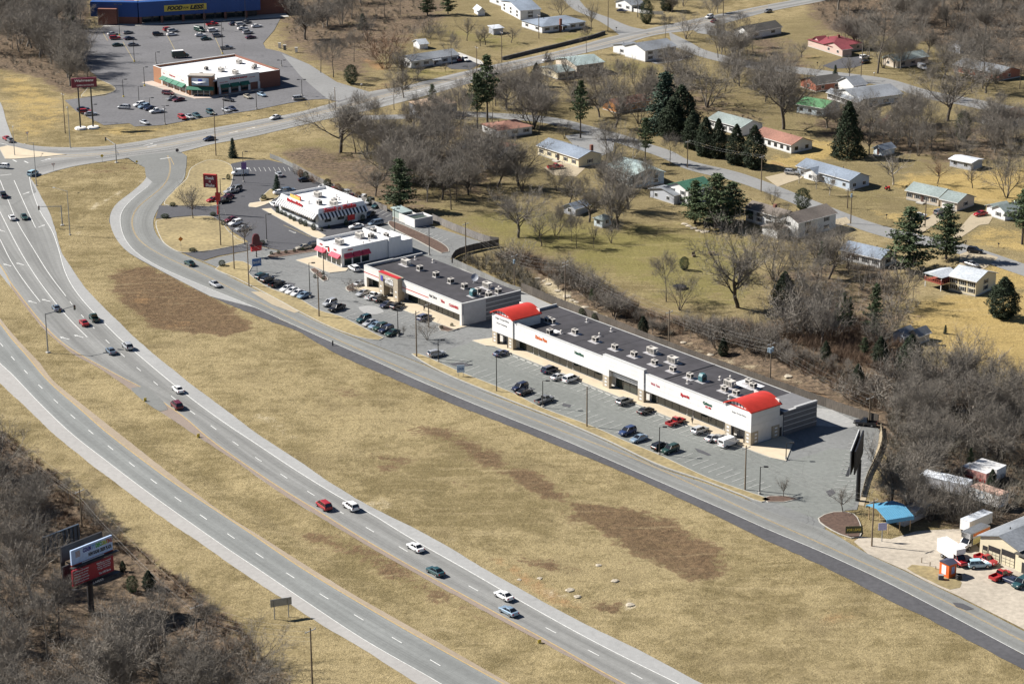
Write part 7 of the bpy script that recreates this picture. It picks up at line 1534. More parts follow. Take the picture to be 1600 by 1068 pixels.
# hedges and shrubs beside the lots
for u, v, h, w, lb in ((270,322,6,2.2,'clipped hedge above the diner upper driveway'),(258,341,7,2.6,'clipped hedge below the diner upper driveway'),(301,393,6,2.6,'long clipped hedge at the lower lot entrance'),(347,416,10,1.5,'dark round hedge right of the lower lot entrance'),(357,281,9,1.0,'green bush by the white work van'),(333,337,6,2.2,'low hedge under the red diner sign'),(349,352,8,1.3,'green bush beside the white suv of the diner lot'),(410,382,7,1.8,'shrubs under the dark lamp post'),(412,311,7,1.8,'shrubs on the diner lot island')):
    tree(u, v, h, 'round', lb, None, w, name='hedge')
for i, (u, v, h) in enumerate(((434,333,9),(440,335,7),(446,338,7),(454,343,8),(460,346,8),(470,351,10),(477,354,10),(490,360,11),(503,361,6),(514,357,6),(541,352,9),(567,345,10))): tree(u, v, h, 'round', 'clipped dark shrub along the diner wall', 'shrubs along the diner wall', 1.0)
for i, (u, v, h) in enumerate(((462,272,12),(470,277,12),(478,280,12),(490,286,14),(512,295,16),(528,303,16),(545,308,16),(560,313,14),(578,320,14),(600,327,12))): tree(u, v, h, 'round' if i % 3 else 'bush', 'rusty dark bush against the weathered diner fence', 'bushes against the diner fence', 1.1, name='evergreen_shrub', crown=DRYLEAF if i % 2 else None)
for i, (u, v) in enumerate(((424,398),(435,397),(447,396),(460,394),(473,392),(492,434),(505,430),(505,437),(690,514),(706,510))): tree(u, v, 6, 'round', 'low shrub on a planted lot island', 'shrubs on the planted lot islands', 1.2)
for i, (u, v) in enumerate(((1212,229),(1221,233),(1229,235),(1250,235),(1556,130),(1530,125),(1510,118))): tree(u, v, 8, 'round', 'dark foundation shrub in front of a ranch house', 'foundation shrubs of the ranch houses', 1.5)
CLEAR = wpts([(102,880),(160,850),(250,890),(300,960),(262,1000),(215,1032),(112,1030),(104,950)])
# woods: scattered within outlines, photo positions of their trunks
def wood(px, n, h0, h1, styles, label, group, seed, wide=(.8,1.15), mind=2.6):
    r = random.Random(seed); P = wpts(px); lo, hi = P.min(0), P.max(0); got = []; tries = 0
    while len(got) < n and tries < 20000:
        tries += 1; c = np.array([[r.uniform(lo[0], hi[0]), r.uniform(lo[1], hi[1])]])
        if inside_dist(c, P)[0] > 0 or inside_dist(c, CLEAR)[0] < 0: continue
        if any((c[0,0]-q[0])**2+(c[0,1]-q[1])**2 < mind**2 for q in got): continue
        got.append(c[0]); st = r.choice(styles); T, C, ht = KIT[st, r.randrange(CNT[st])]; h = r.uniform(h0, h1); s = h/ht; w = s*r.uniform(*wide)
        t = thing(NAMES[st], label, 'shrub' if st == 'bush' else 'tree', (c[0,0], c[0,1], ground_z(c[0,0], c[0,1])), r.uniform(0, 6.28), group); t.scale = (w, w, s); a = obj('trunk', T, t); b = obj('crown', C, t)
        if r.random() < .12: a.material_slots[0].link = 'OBJECT'; a.material_slots[0].material = PALEBARK
wood([(-20,10),(40,-40),(120,-20),(125,40),(110,62),(125,85),(142,110),(125,135),(98,132),(60,112),(0,102),(-20,90)], 10, 12, 18, ['oak','tall','tall','vase'], 'bare grey tree in the dense wood left of the supermarket lot', 'trees of the wood left of the supermarket lot', 1)
wood([(1240,-30),(1640,-30),(1640,112),(1560,92),(1480,62),(1380,48),(1290,35)], 12, 12, 18, ['oak','tall','tall','vase'], 'bare tree in the dark wood at the upper right', 'trees of the upper right wood', 2, mind=4)
wood([(1395,600),(1450,600),(1560,625),(1640,640),(1640,740),(1560,730),(1500,735),(1440,750),(1395,790),(1375,775),(1385,720)], 22, 9, 15, ['oak','tall','tall','vase','bush'], 'bare tree in the brown hollow at the right edge', 'trees of the brown hollow at the right', 3)
wood([(-60,740),(20,745),(60,800),(85,860),(80,930),(105,985),(170,1010),(240,1005),(330,1025),(400,1075),(430,1150),(250,1190),(-60,1190)], 36, 10.5, 17, ['oak','tall','tall','tall','vase'], 'bare grey tree in the wood at the lower left', 'trees of the lower left wood', 4, mind=2.4)
wood([(440,-30),(700,-30),(690,15),(600,45),(560,60),(500,55),(450,40)], 12, 10, 16, ['oak','tall','vase'], 'bare tree on the slope behind the far approach street', 'trees on the slope behind the approach street', 5, mind=5)
wood([(640,235),(700,215),(760,250),(780,300),(720,320),(650,300),(600,270),(560,262),(600,240)], 20, 11, 17, ['oak','tall','vase'], 'bare tree in the yard copse above the diner fence', 'trees of the yard copse above the diner fence', 6, mind=4)
wood([(1190,470),(1290,430),(1400,470),(1420,540),(1340,560),(1230,540)], 16, 9, 15, ['oak','tall','vase','bush'], 'bare tree in the copse below the big lawn', 'trees of the copse below the big lawn', 7, mind=3)
wood([(1290,190),(1460,205),(1600,215),(1600,245),(1460,250),(1380,232)], 12, 8, 13, ['tall','vase','small'], 'bare tree on the slope above the yellow lawn', 'trees on the slope above the yellow lawn', 8, mind=4)
wood([(1430,20),(1600,60),(1600,105),(1480,75),(1400,70),(1395,30)], 8, 11, 16, ['oak','tall'], 'bare tree around the small grey house at the upper right', 'trees around the small grey house', 9, mind=4)
wood([(650,45),(690,55),(690,72),(640,62)], 6, 5, 9, ['tall','vase','bush'], 'bare shrubby tree in the thicket behind the ranch house sheds', 'thicket behind the ranch house sheds', 10)
wood([(600,-5),(1000,-25),(1240,-30),(1230,-5),(1000,0),(760,5)], 5, 9, 15, ['oak','tall'], 'bare tree along the very top edge of the view', 'trees along the top edge', 11, mind=8)
def joined_wood(name, spots, seed, h0, h1):
    """wood too dense to tell its trees apart, joined"""
    r = random.Random(seed); V = []; F = []; MI = []; nv = 0; cache = {}
    for px, n in spots:
        P = wpts(px); lo, hi = P.min(0), P.max(0); k = 0
        while k < n:
            c = np.array([[r.uniform(lo[0], hi[0]), r.uniform(lo[1], hi[1])]])
            if inside_dist(c, P)[0] > 0: continue
            if inside_dist(c, CLEAR)[0] < 0: continue
            k += 1; st = r.choice(['oak','tall','tall','vase']); key = (st, r.randrange(CNT[st])); T, C, ht = KIT[key]; s = r.uniform(h0, h1)/ht; a = r.uniform(0, 6.28); w = s*r.uniform(.9,1.3)
            for m_ in (T, C):
                if m_.name not in cache:
                    m_.calc_loop_triangles(); v = np.empty(len(m_.vertices)*3); m_.vertices.foreach_get('co', v); t_ = np.empty(len(m_.loop_triangles)*3, int); m_.loop_triangles.foreach_get('vertices', t_); cache[m_.name] = (v.reshape(-1,3), t_.reshape(-1,3))
                v, t_ = cache[m_.name]; q = np.c_[(v[:,0]*math.cos(a)-v[:,1]*math.sin(a))*w+c[0,0], (v[:,0]*math.sin(a)+v[:,1]*math.cos(a))*w+c[0,1], v[:,2]*s+ground_z(c[0,0], c[0,1])]; V.append(q); F.append(t_+nv); MI.append(np.full(len(t_), 1 if m_ is T else 0)); nv += len(q)
    V = np.vstack(V); F = np.vstack(F); me = bpy.data.meshes.new(name); me.vertices.add(len(V)); me.vertices.foreach_set('co', V.ravel()); me.loops.add(F.size); me.loops.foreach_set('vertex_index', F.ravel()); me.polygons.add(len(F)); me.polygons.foreach_set('loop_start', np.arange(0, F.size, 3)); me.materials.append(TWIG); me.materials.append(BARKL); me.polygons.foreach_set('material_index', np.concatenate(MI)); me.update(calc_edges=True); return struct(obj(name, me), 'stuff')
BARKL = mat('pale_grey_bark', (.20,.18,.155), .95, .3, .15)  # paler grey bark for all trunks of the joined woods
joined_wood('dense_bare_wood', [([(-40,0),(40,-60),(130,-40),(125,40),(112,62),(130,85),(140,112),(125,140),(98,136),(60,112),(-20,96)], 105), ([(1230,-60),(1680,-60),(1680,110),(1560,88),(1480,58),(1380,42),(1290,28)], 95)], 21, 12, 18)
wood([(800,300),(870,290),(990,340),(1000,375),(900,390),(830,385)], 9, 8, 13, ['oak','vase','small','tall'], 'bare tree in the yard around the garden hut', 'trees around the garden hut', 12, mind=5)
wood([(1110,70),(1240,110),(1250,180),(1180,160),(1120,110)], 12, 9, 15, ['oak','tall','vase'], 'bare tree between the corner house and the back street', 'trees left of the back street', 13, mind=5)
wood([(1430,210),(1600,200),(1610,300),(1560,320),(1540,260),(1440,240)], 8, 8, 13, ['tall','vase','small'], 'bare tree among the sheds at the right edge', 'trees among the right edge sheds', 14, mind=5)
for n_, px, cnt, h0, h1, sty, lb in (
    (1, [(820,20),(1040,-10),(1230,-20),(1230,45),(1130,85),(1090,40),(960,30)], 8, 9, 15, ['oak','tall','vase'], 'bare tree beside the upper main road'),
    (2, [(700,150),(800,125),(860,140),(900,200),(850,230),(760,200),(720,190)], 12, 9, 15, ['oak','tall','vase'], 'bare tree around the red roofed houses'),
    (3, [(860,150),(940,110),(1090,110),(1120,190),(1040,190),(980,205),(900,190)], 11, 10, 15, ['oak','tall','vase'], 'bare tree around the orange house'),
    (4, [(930,230),(1050,250),(1060,300),(1000,330),(930,320),(900,280)], 8, 8, 13, ['oak','vase','tall'], 'bare tree around the light teal roofed house'),
    (5, [(1240,180),(1300,185),(1460,190),(1470,215),(1350,230),(1270,210)], 12, 9, 15, ['oak','tall','vase'], 'bare tree below the big white house'),
    (6, [(1300,60),(1480,70),(1600,110),(1590,160),(1500,140),(1420,120),(1340,110)], 11, 11, 16, ['oak','tall','vase'], 'bare tree along the back street gardens'),
    (7, [(560,150),(640,150),(660,200),(620,230),(560,220)], 6, 9, 13, ['oak','tall'], 'bare tree left of the tan roofed house'),
    (8, [(1200,360),(1320,380),(1310,420),(1220,430)], 8, 8, 13, ['tall','vase','oak'], 'bare tree below the big white two level house'),
    (9, [(1405,770),(1440,785),(1500,800),(1560,806),(1560,818),(1480,815),(1420,812)], 12, 7, 11, ['tall','vase','bush'], 'bare tree in the thicket before the trailers')):
    wood(px, cnt, h0, h1, sty, lb, lb.replace('bare tree', 'trees'), 40+n_, mind=4)
wood([(800,415),(850,440),(905,465),(960,495),(1040,528),(1090,528),(1120,545),(1200,565),(1290,605),(1370,650),(1380,620),(1320,580),(1240,555),(1150,515),(1060,515),(1010,500),(950,460),(880,430),(830,400)], 16, 4.5, 8.5, ['bush','vase','small','bush'], 'bare scrubby tree in the belt along the creek bank', 'scrub trees of the creek bank belt', 60, (1.0,1.5), mind=3)
joined_wood('lower_wood_mass', [([(-60,760),(10,760),(50,810),(75,870),(70,940),(100,1000),(200,1030),(330,1050),(420,1120),(250,1200),(-60,1200)], 24), ([(1400,610),(1460,610),(1640,650),(1640,735),(1540,735),(1440,755),(1395,780)], 18)], 22, 11, 16.5)
joined_wood('far_slope_wood', [([(440,-30),(700,-30),(690,15),(600,45),(560,60),(500,55),(450,40)], 14), ([(720,-60),(1250,-60),(1240,-20),(760,-12)], 26), ([(1300,60),(1480,70),(1600,110),(1590,160),(1500,140),(1420,118),(1340,105)], 20), ([(1270,195),(1460,200),(1600,212),(1600,245),(1400,240)], 18), ([(560,240),(640,235),(680,320),(610,310)], 24), ([(640,200),(760,205),(800,250),(780,310),(700,310)], 10), ([(860,150),(940,112),(1090,112),(1130,185),(980,200)], 10), ([(700,150),(860,140),(900,200),(760,195)], 8), ([(1110,65),(1230,90),(1250,170),(1150,150)], 10)], 23, 10, 16)
joined_wood('creek_scrub', [([(800,415),(850,440),(905,465),(960,495),(1040,528),(1090,528),(1120,545),(1200,565),(1290,605),(1370,650),(1380,620),(1320,580),(1240,555),(1150,515),(1060,515),(1010,500),(950,460),(880,430),(830,400)], 40), ([(1400,600),(1640,640),(1640,800),(1560,790),(1430,800),(1380,760)], 20), ([(60,720),(150,800),(240,880),(330,950),(300,960),(200,890),(100,800)], 10)], 24, 3.5, 6.5)
# underbrush nobody could count
def brush(name, px_list, n, seed, hgt, mt, spread=.9, tw=34):
    r = np.random.RandomState(seed); V = []; 
    tot = 0; As = []
    for px in px_list: P = wpts(px); As.append(abs(np.sum(P[:,0]*np.roll(P[:,1],-1)-np.roll(P[:,0],-1)*P[:,1]))/2)
    for px, A in zip(px_list, As):
        P = wpts(px); lo, hi = P.min(0), P.max(0); k = int(n*A/sum(As)); c = np.c_[r.uniform(lo[0],hi[0],k*4), r.uniform(lo[1],hi[1],k*4)]; c = c[inside_dist(c, P) < 0][:k]
        dd = np.full(len(c), 1e9)
        for poly in PAVED:
            q = np.where((np.abs(c[:,0]-poly[:,0].mean()) < np.ptp(poly[:,0])) & (np.abs(c[:,1]-poly[:,1].mean()) < np.ptp(poly[:,1])))[0]
            if len(q): dd[q] = np.minimum(dd[q], inside_dist(c[q], poly))
        c = c[dd > 1.2]; c = c[(inside_dist(c, CLEAR) > 0) | (r.uniform(0,1,len(c)) < .22)]
        for x, y in c:
            z = ground_z(x, y); H = hgt*r.uniform(.4,1.25); a = r.uniform(0, 2*math.pi, tw); rr = spread*np.sqrt(r.uniform(0,1,tw))*H/hgt; b0 = np.c_[x+rr*.5*np.cos(a), y+rr*.5*np.sin(a), np.full(tw, z-.05)+r.uniform(0,.5,tw)*H*.6]; l = H*r.uniform(.35,.75,tw); lean = r.uniform(.2,1.0,tw)
            t0 = b0+np.c_[np.cos(a)*l*lean, np.sin(a)*l*lean, l]; s = np.c_[-np.sin(a+r.normal(0,1,tw)), np.cos(a), r.normal(0,.4,tw)]*r.uniform(.012,.030,tw)[:,None]*1.6; V.append(np.stack([b0-s, b0+s, t0], 1).reshape(-1,3))
    V = np.vstack(V); me = bpy.data.meshes.new(name); n3 = len(V); me.vertices.add(n3); me.vertices.foreach_set('co', V.ravel()); me.loops.add(n3); me.loops.foreach_set('vertex_index', np.arange(n3)); me.polygons.add(n3//3); me.polygons.foreach_set('loop_start', np.arange(0, n3, 3)); me.update(calc_edges=True); me.materials.append(mt); return struct(obj(name, me), 'stuff')
CRK = [(785,400),(850,430),(905,455),(960,485),(1040,520),(1090,520),(1120,535),(1200,560),(1290,600),(1370,645),(1400,640),(1380,600),(1320,570),(1240,545),(1150,500),(1060,505),(1010,490),(950,450),(880,420),(820,395)]
brush('underbrush', [CRK, [(1290,470),(1420,540),(1400,590),(1300,560),(1200,520)]], 1900, 1, 3.2, BRUSHM)
brush('underbrush', [CRK, [(715,405),(785,395),(840,440),(850,470),(810,452),(760,430)], [(1395,610),(1500,640),(1640,660),(1640,800),(1560,790),(1500,820),(1430,805),(1375,780),(1385,700)]], 2300, 2, 3.0, BRUSHG)
brush('underbrush', [[(0,668),(45,705),(95,750),(150,800),(215,855),(262,893),(330,943),(385,990),(420,1040),(300,1010),(200,930),(110,850),(40,770),(0,740)]], 1500, 3, 1.5, BRUSHM)
brush('underbrush', [[(-40,760),(40,780),(110,880),(200,950),(300,1000),(400,1060),(440,1120),(300,1200),(-40,1200)]], 800, 4, 1.8, BRUSHG)
brush('underbrush', [[(-40,-40),(120,-40),(118,60),(145,110),(105,140),(60,115),(-40,105)], [(1240,-40),(1640,-40),(1640,115),(1480,66),(1290,40)], [(130,25),(162,30),(165,42),(125,48)], [(440,-40),(700,-40),(640,60),(560,80),(450,60)]], 1900, 5, 2.6, BRUSHG)
brush('underbrush', [[(1290,190),(1460,205),(1640,215),(1640,255),(1460,258),(1370,235)], [(980,140),(1100,130),(1200,185),(1060,230)], [(640,215),(760,230),(780,320),(700,320),(600,270)], [(1180,440),(1290,420),(1440,470),(1420,520),(1250,520)]], 900, 6, 1.5, BRUSHG)
# ---------------------------------------------------------------- vehicles
def paint(n, c, metal=0.0): return mat('paint_'+n, c, .35, .03, .5, metal=metal, coat=.4)
PC = dict(white=(.78,.78,.77), silver=(.48,.49,.50), grey=(.22,.225,.23), black=(.012,.012,.014), blue=(.03,.055,.14), navy=(.018,.026,.06), red=(.36,.018,.022), maroon=(.12,.012,.022), green=(.02,.055,.045), teal=(.025,.075,.085), lightblue=(.28,.38,.48), tan=(.42,.38,.30), paleblue=(.40,.58,.66), bluegrey=(.16,.21,.27), purple=(.07,.02,.045), orange=(.6,.16,.03))
PM = {k: paint(k, c, .35 if k in ('silver','grey','tan','lightblue','bluegrey') else 0) for k, c in PC.items()}
CG = mat('car_glass', (.012,.014,.018), .06, .1, .5, spec=.9); TYRE = mat('tyre_rubber', (.018,.018,.018), .9, .15); RIM = mat('wheel_rim', (.40,.40,.41), .35, .1, metal=.6); HL = mat('headlight_lens', (.62,.62,.60), .15, .05); TL = mat('tail_light_lens', (.30,.012,.012), .25, .05)
def loft(mb, st):
    vs = []
    for x, w, z0, z1 in st:
        r_ = min(.13, (z1-z0)*.3); vs += [(x,-w*.86,z0),(x,-w,z0+.16),(x,-w,z1-r_),(x,-w*.9,z1),(x,w*.9,z1),(x,w,z1-r_),(x,w,z0+.16),(x,w*.86,z0)]
    fs = [tuple(range(8))[::1], tuple(range(len(vs)-1, len(vs)-9, -1))]
    for i in range(len(st)-1):
        for k in range(8): a = 8*i+k; b = 8*i+(k+1)%8; fs.append((a, a+8, b+8, b))
    mb.add(vs, fs)
def cabin(body, glass, b0, b1, t0, t1, zb, zt, wb, wt, pillars=(0.5,)):
    B = [(b0,-wb,zb),(b1,-wb,zb),(b1,wb,zb),(b0,wb,zb)]; T = [(t0,-wt,zt),(t1,-wt,zt),(t1,wt,zt),(t0,wt,zt)]
    glass.add(B+T, [(0,1,5,4),(1,2,6,5),(2,3,7,6),(3,0,4,7),(0,3,2,1),(4,5,6,7)])
    e = .03; c = .12
    body.add([(t0-e,-wt-e,zt-.02),(t1+e,-wt-e,zt-.02),(t1+e,wt+e,zt-.02),(t0-e,wt+e,zt-.02),(t0+c,-wt+c,zt+.06),(t1-c,-wt+c,zt+.06),(t1-c,wt-c,zt+.06),(t0+c,wt-c,zt+.06)], [(0,1,5,4),(1,2,6,5),(2,3,7,6),(3,0,4,7),(4,5,6,7)])
    for i in range(4):
        p, q = Vector(B[i]), Vector(T[i]); body.tube(p*1.0, q, .055, .05, 4, caps=False)
    for f in pillars:
        for s in (-1, 1): body.tube((b0+(b1-b0)*f, s*wb*1.005, zb), (t0+(t1-t0)*f, s*(wt+.012), zt), .05, .045, 4, caps=False)
def car_kit(kind):
    b, g = MB(), MB()
    if kind == 'sedan': L, W, wr, ax = 4.75, .9, .33, (-1.4, 1.42); loft(b, [(-2.37,.74,.38,.82),(-2.2,.86,.26,.96),(-1.4,.9,.2,1.0),(0,.9,.2,.97),(1.0,.9,.2,.94),(2.0,.85,.25,.82),(2.37,.70,.36,.62)]); cabin(b, g, -1.85, 1.0, -1.05, .12, .95, 1.40, .80, .60)
    elif kind == 'suv': L, W, wr, ax = 4.7, .93, .38, (-1.42, 1.42); loft(b, [(-2.35,.80,.5,1.02),(-2.25,.92,.35,1.12),(-1,.93,.3,1.12),(.8,.93,.3,1.08),(1.9,.9,.35,1.02),(2.35,.76,.45,.8)]); cabin(b, g, -2.28, .95, -2.0, .25, 1.1, 1.72, .86, .70, (.34,.66))
    elif kind == 'minivan': L, W, wr, ax = 4.9, .95, .34, (-1.5, 1.55); loft(b, [(-2.45,.82,.4,.98),(-2.3,.94,.28,1.06),(0,.95,.25,1.04),(1.5,.93,.25,1.0),(2.2,.86,.3,.86),(2.45,.72,.4,.68)]); cabin(b, g, -2.34, 1.55, -2.05, .55, 1.03, 1.72, .88, .70, (.3,.62))
    elif kind == 'pickup':
        L, W, wr, ax = 5.5, .95, .39, (-1.65, 1.75); loft(b, [(-.5,.95,.35,1.08),(1.0,.95,.35,1.08),(2.2,.92,.4,1.04),(2.75,.8,.5,.84)]); cabin(b, g, -.5, 1.25, -.4, .55, 1.06, 1.75, .86, .70, (.5,))
        for s in (-1, 1): b.box(-2.72,-.52,s*.95-(.1 if s > 0 else 0),s*.95+(.1 if s < 0 else 0),.4,1.08)
        b.box(-2.75,-2.64,-.84,.84,.42,1.06).box(-2.63,-.52,-.84,.84,.5,.62)
    elif kind == 'van': L, W, wr, ax = 5.6, .99, .37, (-1.75, 1.75); loft(b, [(-2.8,.95,.4,2.05),(-2.7,.99,.32,2.12),(.9,.99,.3,2.12),(1.0,.99,.3,1.3),(2.2,.94,.34,1.12),(2.78,.8,.45,.8)]); cabin(b, g, .4, 1.75, .6, 1.02, 1.25, 2.1, .94, .86, ())
    elif kind == 'truck':   # box truck
        L, W, wr, ax = 8.2, 1.1, .45, (-2.3, 2.7); loft(b, [(1.9,1.0,.5,1.5),(2.9,1.0,.5,1.35),(4.0,.92,.55,1.2),(4.15,.8,.6,1.0)]); cabin(b, g, 1.7, 3.0, 1.75, 2.35, 1.4, 2.2, .95, .82, ()); b.box(-4.1,1.75,-.5,.5,.6,.85)
    rg = MB().box(-2.82,-2.795,-.7,.7,1.35,1.85) if kind == 'van' else None
    parts = [('body', b.mesh('body', PM['white'], False)), ('window_glass', g.mesh('window_glass', CG))]+([('rear_window', rg.mesh('rear_window', CG))] if rg else [])
    wm = MB().tube((0,-.11,0),(0,.11,0),wr,wr,14).mesh('wheel', TYRE); rm = MB().tube((0,-.118,0),(0,.118,0),wr*.58,wr*.58,10).mesh('rim', RIM); x1, zf = L/2, {'sedan':.66,'suv':.84,'minivan':.74,'pickup':.86,'van':.84,'truck':1.0}[kind]
    if kind == 'truck': x1 = 4.08
    hl = MB().box(-.05,.04,-.17,.17,-.09,.09).mesh('headlight', HL); tl = MB().box(-.05,.05,-.13,.13,-.13,.13).mesh('tail_light', TL)
    return parts, wm, rm, hl, tl, ax, W, wr, x1-.06, zf, (-L/2-.01 if kind != 'truck' else -4.12)
CK = {k: car_kit(k) for k in ('sedan','suv','minivan','pickup','van','truck')}
CARN = dict(sedan='sedan_car', suv='suv', minivan='minivan', pickup='pickup_truck', van='white_van', truck='box_truck')
CARC = dict(sedan='car', suv='suv', minivan='minivan', pickup='pickup truck', van='van', truck='truck')
PROTO = {}
def car(u, v, kind, col, du, dv, label, group=None, scale=1.0, z=.10):
    if kind not in PROTO:
        parts, wm, rm, hl, tl, ax, W, wr, xf, zf, xr = CK[kind]; t = thing('vehicle_tmp', 'x', 'x')
        for nm, me_ in parts: o = obj(nm, me_, t)
        for x in ax:
            for s in (-1, 1): w = obj('wheel', wm, t); w.location = (x, s*(W-.07), wr); r_ = obj('rim', rm, w)
        for s in (-1, 1):
            h = obj('headlight', hl, t); h.location = (xf, s*W*.62, zf); k = obj('tail_light', tl, t); k.location = (xr+.04, s*W*.74, zf+.08 if kind != 'truck' else .9)
        PROTO[kind] = t; src = t
    else: src = None
    t = PROTO[kind] if src else copy_tree(PROTO[kind])
    g = G(u, v, .6); t.location = (g.x, g.y, z); t.rotation_euler = (0,0,heading(u, v, du, dv)); t.scale = (scale,)*3; t.name = {'van':'van'}.get(kind, CARN[kind]); tag(t, label, CARC[kind])
    if 'group' in t: del t['group']
    if group: t['group'] = group
    for ch in t.children:
        if ch.name.split('.')[0] == 'body': ch.material_slots[0].link = 'OBJECT'; ch.material_slots[0].material = PM[col]
    return t
N_, S_ = (96,-35), (-96,35)
